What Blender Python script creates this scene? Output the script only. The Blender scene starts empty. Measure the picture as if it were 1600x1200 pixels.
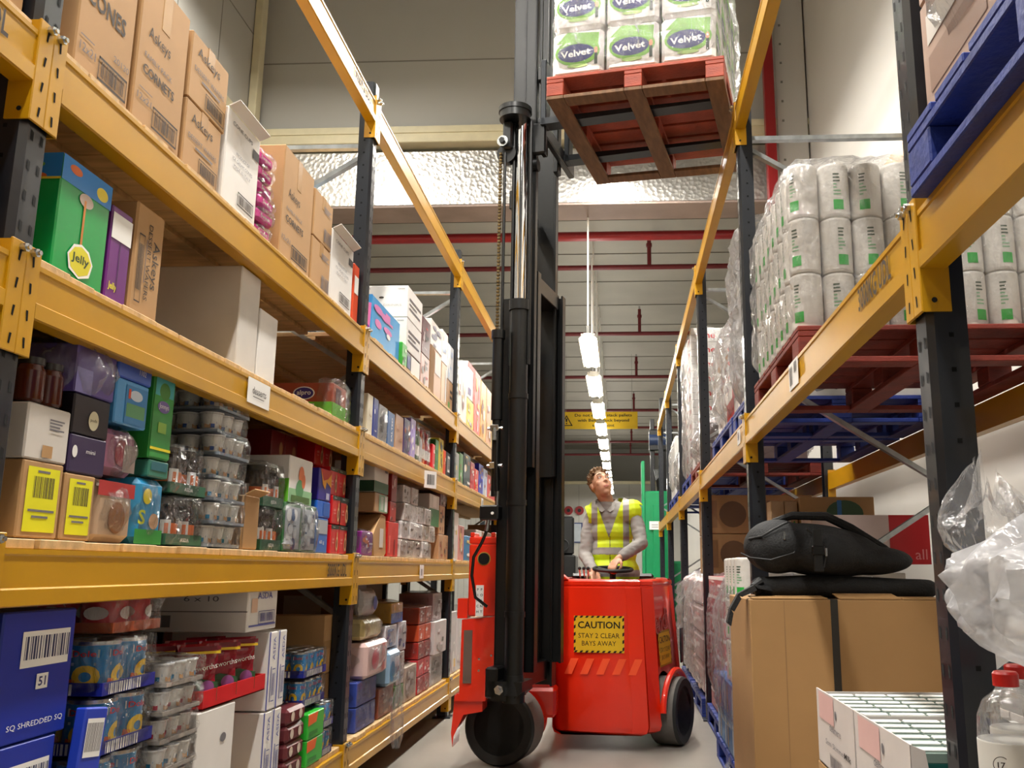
import bpy, math, random
from mathutils import Vector, Matrix, noise
S = bpy.context.scene
COL = S.collection
PI = math.pi
R = random.Random(7)

# ------------------------------------------------------------------ camera
EYE = 1.16
cam_d = bpy.data.cameras.new('camera')
cam = bpy.data.objects.new('camera', cam_d); COL.objects.link(cam)
cam_d.sensor_width = 36.0
cam_d.lens = 36.0 * 1426.0 / 1600.0
cam_d.shift_x = -100.0 / 1600.0
cam_d.clip_end = 200
_fw = Vector((-0.049, 0.979, 0.198)).normalized()
_rt = Vector((0.9988, 0.049, 0.003)); _rt = (_rt - _rt.dot(_fw) * _fw).normalized()
_up = _rt.cross(_fw)
cam.matrix_world = Matrix(((_rt.x, _up.x, -_fw.x, 0), (_rt.y, _up.y, -_fw.y, 0), (_rt.z, _up.z, -_fw.z, EYE), (0, 0, 0, 1)))
S.camera = cam
w = bpy.data.worlds.new('world'); S.world = w; w.use_nodes = True
w.node_tree.nodes['Background'].inputs[0].default_value = (0.9, 0.88, 0.82, 1)
w.node_tree.nodes['Background'].inputs[1].default_value = 0.25
S.view_settings.view_transform = 'Standard'
S.view_settings.look = 'None'
S.view_settings.gamma = 1
S.view_settings.use_curve_mapping = False
S.view_settings.exposure = 0.35
LAMP_POWER = 175.0      # each high fitting over the near hall
TUBE = 30.0             # emission of the tubes down the aisle
S.cycles.transparent_max_bounces = 24
S.cycles.max_bounces = 7
S.cycles.caustics_reflective = False
S.cycles.caustics_refractive = False

# ------------------------------------------------------------------ materials
def lin(c):
    if isinstance(c, str):
        c = c.lstrip('#'); c = [int(c[i:i + 2], 16) / 255 for i in (0, 2, 4)]
    return tuple(((x / 12.92) if x <= 0.04045 else ((x + 0.055) / 1.055) ** 2.4) for x in c) + (1,)
MATS = {}
def mat(name, col, rough=0.5, metal=0.0, var=0.12, vs=6.0, bump=0.0, bs=60.0, coat=0.0, stretch=None, emit=0):
    if name in MATS: return MATS[name]
    m = bpy.data.materials.new(name); m.use_nodes = True; MATS[name] = m
    nt = m.node_tree; b = nt.nodes['Principled BSDF']
    c = lin(col)
    b.inputs['Roughness'].default_value = rough
    b.inputs['Metallic'].default_value = metal
    b.inputs['Coat Weight'].default_value = coat
    b.inputs['Base Color'].default_value = c
    tc = nt.nodes.new('ShaderNodeTexCoord'); mp = nt.nodes.new('ShaderNodeMapping')
    nt.links.new(tc.outputs['Object'], mp.inputs[0])
    if stretch: mp.inputs['Scale'].default_value = stretch
    if var > 0:
        n = nt.nodes.new('ShaderNodeTexNoise'); n.inputs['Scale'].default_value = vs; n.inputs['Detail'].default_value = 4
        nt.links.new(mp.outputs[0], n.inputs['Vector'])
        r = nt.nodes.new('ShaderNodeMapRange'); r.inputs['From Min'].default_value = 0.3; r.inputs['From Max'].default_value = 0.7
        r.inputs['To Min'].default_value = 1 - var; r.inputs['To Max'].default_value = 1 + var
        nt.links.new(n.outputs[0], r.inputs[0])
        v = nt.nodes.new('ShaderNodeVectorMath'); v.operation = 'SCALE'; v.inputs[0].default_value = c[:3]
        nt.links.new(r.outputs[0], v.inputs['Scale']); nt.links.new(v.outputs[0], b.inputs['Base Color'])
    if bump > 0:
        n2 = nt.nodes.new('ShaderNodeTexNoise'); n2.inputs['Scale'].default_value = bs; n2.inputs['Detail'].default_value = 3
        nt.links.new(mp.outputs[0], n2.inputs['Vector'])
        bp = nt.nodes.new('ShaderNodeBump'); bp.inputs['Strength'].default_value = bump; bp.inputs['Distance'].default_value = 0.02
        nt.links.new(n2.outputs[0], bp.inputs['Height']); nt.links.new(bp.outputs[0], b.inputs['Normal'])
    if emit:
        b.inputs['Emission Color'].default_value = c; b.inputs['Emission Strength'].default_value = emit
    return m
def film(name, glossy=0.18, milky=0.08, tint='#ffffff', bs=14.0, bump=0.6, rough=0.12, streak=0.35):
    """thin clear plastic: see-through, glossy, creased"""
    if name in MATS: return MATS[name]
    m = bpy.data.materials.new(name); m.use_nodes = True; MATS[name] = m
    nt = m.node_tree; nt.nodes.remove(nt.nodes['Principled BSDF']); out = nt.nodes['Material Output']
    L = nt.links.new; N = nt.nodes.new
    tc = N('ShaderNodeTexCoord'); mp = N('ShaderNodeMapping'); L(tc.outputs['Object'], mp.inputs[0])
    mp.inputs['Scale'].default_value = (1, 1, 0.55); mp.inputs['Rotation'].default_value = (0.3, 0.5, 0.2)
    n = N('ShaderNodeTexNoise'); n.inputs['Scale'].default_value = bs; n.inputs['Detail'].default_value = 5; n.inputs['Distortion'].default_value = 1.2
    L(mp.outputs[0], n.inputs['Vector'])
    bp = N('ShaderNodeBump'); bp.inputs['Strength'].default_value = bump; bp.inputs['Distance'].default_value = 0.05; L(n.outputs[0], bp.inputs['Height'])
    tr = N('ShaderNodeBsdfTransparent'); tr.inputs[0].default_value = lin(tint)
    gl = N('ShaderNodeBsdfGlossy'); gl.inputs['Roughness'].default_value = rough; L(bp.outputs[0], gl.inputs['Normal'])
    df = N('ShaderNodeBsdfDiffuse'); df.inputs[0].default_value = lin('#e8e8ec'); L(bp.outputs[0], df.inputs['Normal'])
    tl = N('ShaderNodeBsdfTranslucent'); tl.inputs[0].default_value = lin('#e8e8ec')
    mk = N('ShaderNodeMixShader'); mk.inputs[0].default_value = 0.4; L(df.outputs[0], mk.inputs[1]); L(tl.outputs[0], mk.inputs[2])
    fr = N('ShaderNodeFresnel'); fr.inputs[0].default_value = 1.45; L(bp.outputs[0], fr.inputs['Normal'])
    ma = N('ShaderNodeMath'); ma.operation = 'ADD'; ma.use_clamp = True; ma.operation = 'MULTIPLY_ADD'; ma.inputs[1].default_value = 0.55; ma.inputs[2].default_value = glossy * 0.2; L(fr.outputs[0], ma.inputs[0])
    m1 = N('ShaderNodeMixShader'); L(ma.outputs[0], m1.inputs[0]); L(tr.outputs[0], m1.inputs[1]); L(gl.outputs[0], m1.inputs[2])
    r = N('ShaderNodeMapRange'); r.inputs['From Min'].default_value = 0.55; r.inputs['From Max'].default_value = 0.78
    r.inputs['To Min'].default_value = milky; r.inputs['To Max'].default_value = milky + streak; L(n.outputs[0], r.inputs[0])
    m2 = N('ShaderNodeMixShader'); L(r.outputs[0], m2.inputs[0]); L(m1.outputs[0], m2.inputs[1]); L(mk.outputs[0], m2.inputs[2])
    L(m2.outputs[0], out.inputs[0])
    return m

YEL = mat('yellow_powder_coat', '#bb8a06', 0.36, var=0.07, vs=3, coat=0.05)
BLK = mat('dark_powder_coat', '#171b22', 0.33, var=0.2, vs=8, coat=0.2)
HOLE = mat('slot_dark', '#050505', 0.9, var=0)
GALV = mat('galvanised_steel', '#a9adae', 0.3, 0.9, var=0.2, vs=18)
PINE = mat('pine_board', '#c9a878', 0.6, var=0.22, vs=5, stretch=(0.8, 6, 3), bump=0.1)
KRAFT = mat('kraft_card', '#b18a5c', 0.72, var=0.05, vs=5)
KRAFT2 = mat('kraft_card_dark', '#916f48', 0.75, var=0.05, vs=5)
INK = mat('black_print', '#3a2f28', 0.7, var=0)
INKG = mat('grey_print', '#6f6b70', 0.7, var=0)
WHT = mat('white_card', '#e2dfdc', 0.6, var=0.04)
OFF = mat('off_white_card', '#cfcac4', 0.65, var=0.05)
PAPER = mat('white_label_paper', '#ecebe8', 0.6, var=0.02)
TAPE = mat('brown_tape', '#b58f62', 0.25, var=0.05)
CHROME = mat('chrome', '#d8dade', 0.08, 1.0, var=0)
STEEL = mat('bright_bolt_steel', '#c7c9c9', 0.25, 1.0, var=0.1)
WRAP = film('clear_shrink_film', 0.16, 0.0, streak=0.3, bs=26, bump=0.9, rough=0.06)
WRAP2 = film('pallet_stretch_film', 0.22, 0.08, streak=0.5, bs=11, bump=0.8)
BAGF = film('cloudy_polythene', 0.22, 0.08, streak=0.55, bs=7, bump=0.7)
def C(hexcol, rough=0.45, **k):
    return mat('colour_' + hexcol.strip('#') + ('' if rough == 0.45 else '_%d' % int(rough * 100)), hexcol, rough, var=k.get('var', 0.05), metal=k.get('metal', 0), coat=k.get('coat', 0))

# ------------------------------------------------------------------ mesh builder
_txt = {}
def text_geo(s, bold=False):
    k = (s, bold)
    if k in _txt: return _txt[k]
    c = bpy.data.curves.new('t', 'FONT'); c.body = s; c.size = 1; c.align_x = 'CENTER'; c.align_y = 'CENTER'; c.resolution_u = 2
    if bold: c.offset = 0.02
    o = bpy.data.objects.new('t', c); COL.objects.link(o)
    me = bpy.data.meshes.new_from_object(o)
    vs = [v.co.copy() for v in me.vertices]; fs = [tuple(p.vertices) for p in me.polygons]
    bpy.data.objects.remove(o); bpy.data.curves.remove(c); bpy.data.meshes.remove(me)
    if vs:
        x0 = min(v.x for v in vs); x1 = max(v.x for v in vs); y0 = min(v.y for v in vs); y1 = max(v.y for v in vs)
        vs = [Vector(((v.x - (x0 + x1) / 2), v.y - (y0 + y1) / 2, 0)) for v in vs]; dims = (x1 - x0, y1 - y0)
    else: dims = (1, 1)
    _txt[k] = (vs, fs, dims); return _txt[k]

class MB:
    def __init__(s): s.v = []; s.f = []; s.mi = []; s.mats = []
    def m(s, mt):
        if mt not in s.mats: s.mats.append(mt)
        return s.mats.index(mt)
    def add(s, vs, fs, mt, M=None):
        b = len(s.v); k = s.m(mt)
        s.v += [(M @ Vector(v)) if M else Vector(v) for v in vs]
        for f in fs: s.f.append(tuple(i + b for i in f)); s.mi.append(k)
        return s
    def box(s, x0, x1, y0, y1, z0, z1, mt, c=0.0, M=None):
        if c <= 0:
            vs = [(x, y, z) for z in (z0, z1) for y in (y0, y1) for x in (x0, x1)]
            return s.add(vs, [(0, 2, 3, 1), (4, 5, 7, 6), (0, 1, 5, 4), (2, 6, 7, 3), (0, 4, 6, 2), (1, 3, 7, 5)], mt, M)
        c = min(c, (x1 - x0) * .45, (y1 - y0) * .45, (z1 - z0) * .45)
        vs = []; idx = {}
        for i, x in enumerate((x0, x1)):
            for j, y in enumerate((y0, y1)):
                for k, z in enumerate((z0, z1)):
                    sx = c if i == 0 else -c; sy = c if j == 0 else -c; sz = c if k == 0 else -c
                    idx[i, j, k] = len(vs)
                    vs += [(x, y + sy, z + sz), (x + sx, y, z + sz), (x + sx, y + sy, z)]
        g = lambda i, j, k, a: idx[i, j, k] + a
        fs = [(g(0,0,0,0), g(0,0,1,0), g(0,1,1,0), g(0,1,0,0)), (g(1,0,0,0), g(1,1,0,0), g(1,1,1,0), g(1,0,1,0)),
              (g(0,0,0,1), g(1,0,0,1), g(1,0,1,1), g(0,0,1,1)), (g(0,1,0,1), g(0,1,1,1), g(1,1,1,1), g(1,1,0,1)),
              (g(0,0,0,2), g(0,1,0,2), g(1,1,0,2), g(1,0,0,2)), (g(0,0,1,2), g(1,0,1,2), g(1,1,1,2), g(0,1,1,2))]
        for i in (0, 1):
            for j in (0, 1):
                fs.append((g(i,j,0,0), g(i,j,0,1), g(i,j,1,1), g(i,j,1,0)) if (i + j) % 2 == 0 else (g(i,j,0,1), g(i,j,0,0), g(i,j,1,0), g(i,j,1,1)))
            for k in (0, 1):
                fs.append((g(i,0,k,0), g(i,1,k,0), g(i,1,k,2), g(i,0,k,2)) if (i + k) % 2 == 0 else (g(i,0,k,2), g(i,1,k,2), g(i,1,k,0), g(i,0,k,0)))
        for j in (0, 1):
            for k in (0, 1):
                fs.append((g(0,j,k,1), g(0,j,k,2), g(1,j,k,2), g(1,j,k,1)) if (j + k) % 2 == 0 else (g(1,j,k,1), g(1,j,k,2), g(0,j,k,2), g(0,j,k,1)))
        for i in (0, 1):
            for j in (0, 1):
                for k in (0, 1):
                    t = (g(i,j,k,0), g(i,j,k,2), g(i,j,k,1))
                    fs.append(t if (i + j + k) % 2 == 0 else t[::-1])
        return s.add(vs, fs, mt, M)
    def cyl(s, p0, p1, r0, mt, r1=None, n=16, cap=True, M=None):
        p0 = Vector(p0); p1 = Vector(p1); r1 = r0 if r1 is None else r1
        d = (p1 - p0).normalized(); a = d.orthogonal().normalized(); b = d.cross(a)
        vs = []
        for p, r in ((p0, r0), (p1, r1)):
            for i in range(n):
                t = 2 * PI * i / n; vs.append(p + a * math.cos(t) * r + b * math.sin(t) * r)
        fs = [(i, (i + 1) % n, n + (i + 1) % n, n + i) for i in range(n)]
        if cap: fs += [tuple(range(n))[::-1], tuple(range(n, 2 * n))]
        return s.add(vs, fs, mt, M)
    def lathe(s, prof, mts, n=20, M=None, cx=0, cy=0):
        """prof [(r,z)], mts one material or one per segment"""
        if not isinstance(mts, (list, tuple)): mts = [mts] * (len(prof) - 1)
        for q in range(len(prof) - 1):
            (ra, za), (rb, zb) = prof[q], prof[q + 1]
            vs = [(cx + r * math.cos(2 * PI * i / n), cy + r * math.sin(2 * PI * i / n), z) for r, z in ((ra, za), (rb, zb)) for i in range(n)]
            s.add(vs, [(i, (i + 1) % n, n + (i + 1) % n, n + i) for i in range(n)], mts[q], M)
        for (r, z), fl, k in ((prof[0], True, 0), (prof[-1], False, -1)):
            if r > 1e-4:
                vs = [(cx + r * math.cos(2 * PI * i / n), cy + r * math.sin(2 * PI * i / n), z) for i in range(n)]
                f = tuple(range(n)); s.add(vs, [f[::-1] if fl else f], mts[k], M)
        return s
    def tube(s, pts, r, mt, n=8, M=None, cap=True):
        pts = [Vector(p) for p in pts]; rs = r if isinstance(r, (list, tuple)) else [r] * len(pts)
        vs = []; a = None
        for i, p in enumerate(pts):
            d = (pts[min(i + 1, len(pts) - 1)] - pts[max(i - 1, 0)]).normalized()
            a = (a - a.dot(d) * d).normalized() if a is not None else d.orthogonal().normalized()
            b = d.cross(a)
            vs += [p + (a * math.cos(2 * PI * k / n) + b * math.sin(2 * PI * k / n)) * rs[i] for k in range(n)]
        fs = [(i * n + k, i * n + (k + 1) % n, (i + 1) * n + (k + 1) % n, (i + 1) * n + k) for i in range(len(pts) - 1) for k in range(n)]
        if cap: fs += [tuple(range(n))[::-1], tuple(range((len(pts) - 1) * n, len(pts) * n))]
        return s.add(vs, fs, mt, M)
    def ball(s, c, r, mt, n=14, M=None, R3=None):
        """ellipsoid"""
        r = (r, r, r) if not isinstance(r, (list, tuple)) else r
        vs = []; fs = []; h = n // 2
        for j in range(h + 1):
            ph = PI * j / h
            for i in range(n):
                t = 2 * PI * i / n
                p = Vector((r[0] * math.sin(ph) * math.cos(t), r[1] * math.sin(ph) * math.sin(t), r[2] * math.cos(ph)))
                if R3: p = R3 @ p
                vs.append(p + Vector(c))
        for j in range(h):
            for i in range(n): fs.append((j * n + i, (j + 1) * n + i, (j + 1) * n + (i + 1) % n, j * n + (i + 1) % n))
        return s.add(vs, fs, mt, M)
    def limb(s, pts, rs, mt, n=12):
        s.tube(pts, rs, mt, n)
        for p, r in zip(pts, rs): s.ball(p, r, mt, n)
        return s
    def prism(s, poly, axis, a0, a1, mt, M=None):
        """poly in the two other axes (order x,y,z without axis)"""
        def P(u, v, a):
            return {'x': (a, u, v), 'y': (u, a, v), 'z': (u, v, a)}[axis]
        n = len(poly)
        ar = sum(poly[i][0] * poly[(i + 1) % n][1] - poly[(i + 1) % n][0] * poly[i][1] for i in range(n))
        if (ar < 0) != (axis == 'y'): poly = poly[::-1]
        vs = [P(u, v, a0) for u, v in poly] + [P(u, v, a1) for u, v in poly]
        fs = [tuple(range(n))[::-1], tuple(range(n, 2 * n))] + [(i, (i + 1) % n, n + (i + 1) % n, n + i) for i in range(n)]
        return s.add(vs, fs, mt, M)
    def text(s, t, size, mt, M, bold=False, fitw=None, squash=1.0, curve=None):
        vs, fs, d = text_geo(t, bold)
        k = size
        kx = k * squash
        if fitw: kx = min(fitw / d[0], 3 * k) if fitw > 0 else kx
        out = []
        for v in vs:
            x, y = v.x * kx, v.y * k
            if curve: out.append((curve * math.sin(x / curve), y, curve * (math.cos(x / curve) - 1)))
            else: out.append((x, y, 0))
        return s.add(out, fs, mt, M)
    def build(s, name, parent=None, loc=(0, 0, 0), rot=(0, 0, 0), smooth=35, data=False):
        me = bpy.data.meshes.new(name)
        me.from_pydata([tuple(v) for v in s.v], [], s.f)
        for m_ in s.mats: me.materials.append(m_)
        me.polygons.foreach_set('material_index', s.mi)
        if smooth:
            me.polygons.foreach_set('use_smooth', [True] * len(me.polygons))
            me.set_sharp_from_angle(angle=math.radians(smooth))
        me.update()
        if data: return me
        return put(name, me, parent, loc, rot)
def put(name, me, parent=None, loc=(0, 0, 0), rot=(0, 0, 0)):
    o = bpy.data.objects.new(name, me); COL.objects.link(o); o.parent = parent
    o.location = loc; o.rotation_euler = rot
    return o
def tag(o, label=None, cat=None, group=None, kind=None):
    if label: o['label'] = label
    if cat: o['category'] = cat
    if group: o['group'] = group
    if kind: o['kind'] = kind
    return o
def thing(name, label, cat, loc=(0, 0, 0), rz=0, group=None):
    o = bpy.data.objects.new(name, None); COL.objects.link(o); o.location = loc; o.rotation_euler = (0, 0, rz)
    o.empty_display_size = 0.1
    o['kind'] = 'thing'
    return tag(o, label, cat, group)
def remesh(mb, vox, sm=3, fac=0.5):
    me = mb.build('r', data=True, smooth=0)
    o = put('r', me)
    r = o.modifiers.new('r', 'REMESH'); r.mode = 'VOXEL'; r.voxel_size = vox
    if sm: q = o.modifiers.new('s', 'SMOOTH'); q.iterations = sm; q.factor = fac
    dg = bpy.context.evaluated_depsgraph_get(); dg.update()
    m2 = bpy.data.meshes.new_from_object(o.evaluated_get(dg))
    bpy.data.objects.remove(o)
    m2.polygons.foreach_set('use_smooth', [True] * len(m2.polygons))
    return m2
def assign(me, mats, fn):
    me.materials.clear()
    for m_ in mats: me.materials.append(m_)
    me.polygons.foreach_set('material_index', [fn(p.center, p.normal) for p in me.polygons])
def struct(name, mb, **k):
    return tag(mb.build(name, **k), kind='structure')

# ------------------------------------------------------------------ the building
FLOOR = mat('polished_concrete', '#8f8a82', 0.28, var=0.16, vs=1.3, bump=0.03, bs=9)
WALLM = mat('grey_wall_panel', '#b4b3ac', 0.55, var=0.03, vs=0.6)
WALLW = mat('white_wall_panel', '#cbc8c2', 0.5, var=0.03, vs=0.6)
CREAM = mat('cream_flashing', '#d5cdac', 0.45, var=0.05)
SEAM = mat('panel_seam', '#827f76', 0.6, var=0)
ROOFM = mat('roof_sheet', '#a39f94', 0.6, var=0.1, vs=0.8)
REDP = mat('red_sprinkler_pipe', '#8e1c1f', 0.35, var=0.08)
DRED = mat('dark_red_pipe', '#6b1d22', 0.45, var=0.08)
DARKW = mat('dark_grey_panel', '#5b5a56', .6, var=.05)
def foil_mat():
    m = mat('crinkled_foil', '#cfccc6', 0.33, 0.8, var=0.1, vs=2)
    nt = m.node_tree; b = nt.nodes['Principled BSDF']
    tc = nt.nodes.new('ShaderNodeTexCoord'); n = nt.nodes.new('ShaderNodeTexVoronoi'); n.inputs['Scale'].default_value = 17
    n2 = nt.nodes.new('ShaderNodeTexNoise'); n2.inputs['Scale'].default_value = 9; n2.inputs['Detail'].default_value = 8
    a = nt.nodes.new('ShaderNodeMath'); a.operation = 'ADD'
    nt.links.new(tc.outputs['Object'], n.inputs['Vector']); nt.links.new(tc.outputs['Object'], n2.inputs['Vector'])
    nt.links.new(n.outputs[0], a.inputs[0]); nt.links.new(n2.outputs[0], a.inputs[1])
    bp = nt.nodes.new('ShaderNodeBump'); bp.inputs['Strength'].default_value = 0.22; bp.inputs['Distance'].default_value = 0.035
    nt.links.new(a.outputs[0], bp.inputs['Height']); nt.links.new(bp.outputs[0], b.inputs['Normal'])
    return m
FOIL = foil_mat()
XL, XR, YB, YF = -5.4, 2.7, 12.3, 42.0
b = MB(); b.box(XL - .2, XR + .2, -4.2, YF + .2, -0.2, 0, FLOOR); struct('floor', b, smooth=0)
def wall(name, x0, x1, y0, y1, z0, z1, mt, axis, face, step, seams=True, hs=()):
    b = MB(); b.box(x0, x1, y0, y1, z0, z1, mt)
    if seams:
        if axis == 'y':
            t = y0 + step
            while t < y1 - .1:
                b.box(face - .004, face + .004, t - .008, t + .008, z0 + .02, z1 - .02, SEAM); t += step
            for h in hs: b.box(face - .004, face + .004, y0 + .05, y1 - .05, h - .01, h + .01, SEAM)
        else:
            t = x0 + step
            while t < x1 - .1:
                b.box(t - .008, t + .008, face - .004, face + .004, z0 + .02, z1 - .02, SEAM); t += step
            for h in hs: b.box(x0 + .05, x1 - .05, face - .004, face + .004, h - .01, h + .01, SEAM)
    return struct(name, b, smooth=0)
wall('wall_left', XL - .2, XL, -4, YF, 0, 11, WALLM, 'y', XL, 1.15, hs=(8.9,))
wall('wall_right', XR, XR + .2, -4, YF, 0, 11, WALLW, 'y', XR, 16.6)
wall('wall_back', XL, XR, -4.2, -4, 0, 11, DARKW, 'x', -4, 1.15)
wall('wall_bulkhead', XL, XR, YB, YB + .2, 7.45, 11, WALLM, 'x', YB, 50, hs=(8.6,))
wall('wall_far', XL, XR, YF, YF + .2, 0, 4.95, WALLM, 'x', YF, 1.15)
wall('wall_far_upper', XL, XR, YF + 3, YF + 3.2, 4.0, 7, WALLM, 'x', YF + 3, 50)
b = MB(); b.box(XL, XR, YF - .12, YF + 3, 4.95, 5.08, CREAM); struct('trim_1', b, smooth=0)
b = MB(); b.box(XL - .2, XR + .2, -4.2, YB + .2, 11, 11.2, DARKW); struct('ceiling', b, smooth=0)
ROOFS = mat('roof_seam', '#77736a', .6, var=0)
# ribbed roof of the lower hall beyond
b = MB(); n = 0; y = YB + .6
b.box(XL, XR, YB + .2, YF + 3.4, 6.95, 7.1, ROOFM)
while y < YF + 3:
    b.box(XL, XR, y, y + .012, 6.935, 6.95, ROOFS); y += 1.7
struct('ceiling_lower_hall', b, smooth=0)
# foil wrapped beam below the bulkhead, its ledge, posts
b = MB(); b.box(XL, XR, YB + .02, YB + .58, 6.30, 7.16, FOIL, 0.02); b.box(XL, XR, YB + .0, YB + .60, 6.27, 6.30, mat('brown_soffit', '#8f7d73', .6, var=.15, vs=2)); struct('trim_2', b)
b = MB(); b.box(XL, XR, YB - .14, YB + .3, 7.22, 7.46, CREAM, 0.01); b.box(XL, XR, YB - .16, YB - .14, 7.36, 7.46, CREAM); struct('trim_3', b, smooth=0)
b = MB(); b.box(XL, XL + .08, -3.9, YB - .16, 7.22, 7.46, CREAM, 0.01); struct('trim_4', b, smooth=0)
b = MB(); b.box(XL + .01, XL + .13, YB - .35, YB - .17, 7.5, 10.98, CREAM, 0.01); struct('trim_5', b, smooth=0)
b = MB(); b.box(XR - .45, XR - .02, YB - .18, YB - .02, .01, 10.98, WALLW, 0.01)
for k in range(30): b.box(XR - .38, XR - .35, YB - .19, YB - .175, 2 + k * .3, 2.03 + k * .3, SEAM)
struct('trim_6', b, smooth=0)
b = MB(); b.box(2.06, 2.2, YB - .35, YB - .2, 0.01, 10.98, REDP, .01)
tag(b.build('steel_column'), 'red steel column against the far bulkhead, right of the raised pallet', 'column')

# sprinkler pipes under the lower roof: a mesh each, drop nipples are parts
pipe_words = ['thick bright red sprinkler main just beyond the silver foil beam', 'slim dark red sprinkler pipe, second one beyond the silver beam',
  'slim dark red sprinkler pipe level with the near end of the hanging lamps', 'slim dark red sprinkler pipe crossing behind the second hanging lamp', 'slim dark red sprinkler pipe nearest above the yellow hanging sign',
  'slim dark red sprinkler pipe just below the yellow hanging sign', 'slim dark red sprinkler pipe, second below the yellow hanging sign', 'slim dark red sprinkler pipe farthest down the hall, above the far wall']
for i, (Y, r, m_) in enumerate([(13.4, .075, REDP), (14.9, .045, DRED), (19.4, .045, DRED), (24.0, .045, DRED), (29.3, .045, DRED), (33.0, .045, DRED), (36.8, .045, DRED), (41.0, .05, DRED)]):
    b = MB(); b.cyl((XL + .02, Y, 6.2), (XR - .02, Y, 6.2), r, m_, n=14)
    o = tag(b.build('sprinkler_pipe'), pipe_words[i], 'pipe', 'sprinkler pipes across the far hall')
    if i:
        q = MB(); xx = .42 if i > 1 else .5
        q.cyl((xx, Y, 6.2), (xx, Y, 6.75), .035, m_); q.cyl((xx, Y, 6.75), (xx, Y, 6.82), .02, STEEL); q.cyl((xx, Y, 6.56), (xx, Y, 6.62), .05, m_)
        q.build('sprinkler_head', o)

# ------------------------------------------------------------------ lamps
LAMPM = mat('lamp_housing_white', '#e9e4d4', 0.4, var=0.02)
TUBEM = mat('lit_tube', '#fffaf0', 0.4, var=0, emit=TUBE)
def tube_lamp(x, y, z, ln, label, power=None, rod=None, roof_fill=0):
    t = thing('strip_light', label, 'light', (x, y, z), 0, 'fluorescent strip lights')
    b = MB(); b.prism([(-.14, 0), (-.06, .09), (.06, .09), (.14, 0), (.13, 0), (.055, .08), (-.055, .08), (-.13, 0)], 'y', 0, ln, LAMPM)
    b.box(-.1, .1, 0, .03, 0, .08, LAMPM); b.box(-.1, .1, ln - .03, ln, 0, .08, LAMPM)
    b.build('lamp_housing', t)
    q = MB()
    for s_ in (-.06, .06): q.cyl((s_, .04, .02), (s_, ln - .04, .02), .034, TUBEM, n=10)
    q.build('fluorescent_tube', t)
    if rod:
        for yy in (.04,) if ln < 1.6 else (.04, ln - .1):
            q = MB(); q.cyl((0, yy, .09), (0, yy, rod - z - .004), .014, mat('white_rod', '#e6e4de', .4), n=8); q.cyl((0, yy, .09), (0, yy, .2), .03, STEEL, n=8)
            q.build('suspension_rod', t)
    if power:
        l = bpy.data.lights.new('lamp_light', 'AREA'); l.shape = 'RECTANGLE'; l.size = .2; l.size_y = ln; l.energy = power; l.color = (1, .965, .905)
        lo = put('lamp_light', l, t, (0, ln / 2, -.02))
        if roof_fill:
            l2 = l.copy(); l2.energy = power * roof_fill; lo = put('roof_fill_light', l2, t, (0, ln / 2, .16), (PI, 0, 0))  # added fill light aimed up to brighten the roof, no tube behind it
    return t
rods = [6.27] + [6.925] * 12
y = 12.75
words = ['nearest', 'second', 'third', 'fourth', 'fifth', 'sixth', 'seventh', 'eighth', 'ninth', 'tenth', 'eleventh', 'twelfth']
for k in range(11):
    tube_lamp(-.47 - .012 * (y - 12.7) * .0, y, 4.40, 1.9, 'lit white strip light hung over the far aisle, %s of the row from the camera' % words[k], power=45, rod=rods[k], roof_fill=.3)
    y += 2.62
for k, (yy) in enumerate([-2.0, 1.2, 4.4, 7.6]):
    tube_lamp(-.38, yy, 6.9, 2.4, 'strip light high over the near aisle, %s along the row' % words[k], power=LAMP_POWER, rod=10.99)
tube_lamp(-.1, 10.1, 6.75, 1.7, 'strip light high beside the silver foil beam, hidden by the raised load', power=LAMP_POWER * .55, rod=10.99)
for k, yy in enumerate([-1.0, 3.0, 7.0]):
    tube_lamp(-4.1, yy, 8.3, 2.6, 'strip light high over the left gangway, %s along the row' % words[k], power=LAMP_POWER * .9, rod=10.99)

# ------------------------------------------------------------------ pallet racking
POSTS = [-0.85, 1.95, 4.75, 7.55, 10.35, 13.15, 15.95]
LEV = {'L': [.274, 1.20, 1.86, 2.41, 3.76], 'R': [1.92, 3.67]}
FX = {'L': -1.38, 'R': .645}; SG = {'L': -1, 'R': 1}          # aisle face and the way into the rack
DEP = 1.08
bayname = ['the bay beside the camera', 'the first full bay', 'the second bay', 'the third bay', 'the fourth bay', 'the fifth bay']
sname = {'L': 'left', 'R': 'right'}
def post_mesh(h):
    b = MB()
    # lipped channel open to the rack, local x 0..0.08 inwards, y -.05..0.05
    b.prism([(0, -.032), (.012, -.05), (.08, -.05), (.08, -.035), (.07, -.035), (.07, -.045), (.016, -.045), (.006, -.03), (.006, .03), (.016, .045), (.07, .045), (.07, .035), (.08, .035), (.08, .05), (.012, .05), (0, .032)], 'z', 0.012, h, BLK)
    z = .12
    while z < h - .06:
        for sy in (-.018, .018):
            b.add([(-.0008, sy - .005, z), (-.0008, sy + .005, z + .004), (-.0008, sy + .005, z + .028), (-.0008, sy - .005, z + .024)], [(0, 3, 2, 1), (0, 1, 2, 3)], HOLE)
        for xx in (.045,):
            for sy in (-.0508, .0508):
                b.add([(xx - .005, sy, z + .02), (xx + .005, sy, z + .02), (xx + .005, sy, z + .03), (xx - .005, sy, z + .03)], [(0, 1, 2, 3), (3, 2, 1, 0)], HOLE)
        z += .075
    return b.build('upright', data=True, smooth=20)
POSTM = {'L': post_mesh(3.88), 'R': post_mesh(3.72)}
b = MB(); b.box(-.03, .11, -.07, .07, 0, .012, BLK, .002)
for s_ in (-.045, .045): b.cyl((.09, s_, .012), (.09, s_, .03), .011, STEEL, n=6)
FOOT = b.build('foot_plate', data=True)
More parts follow.
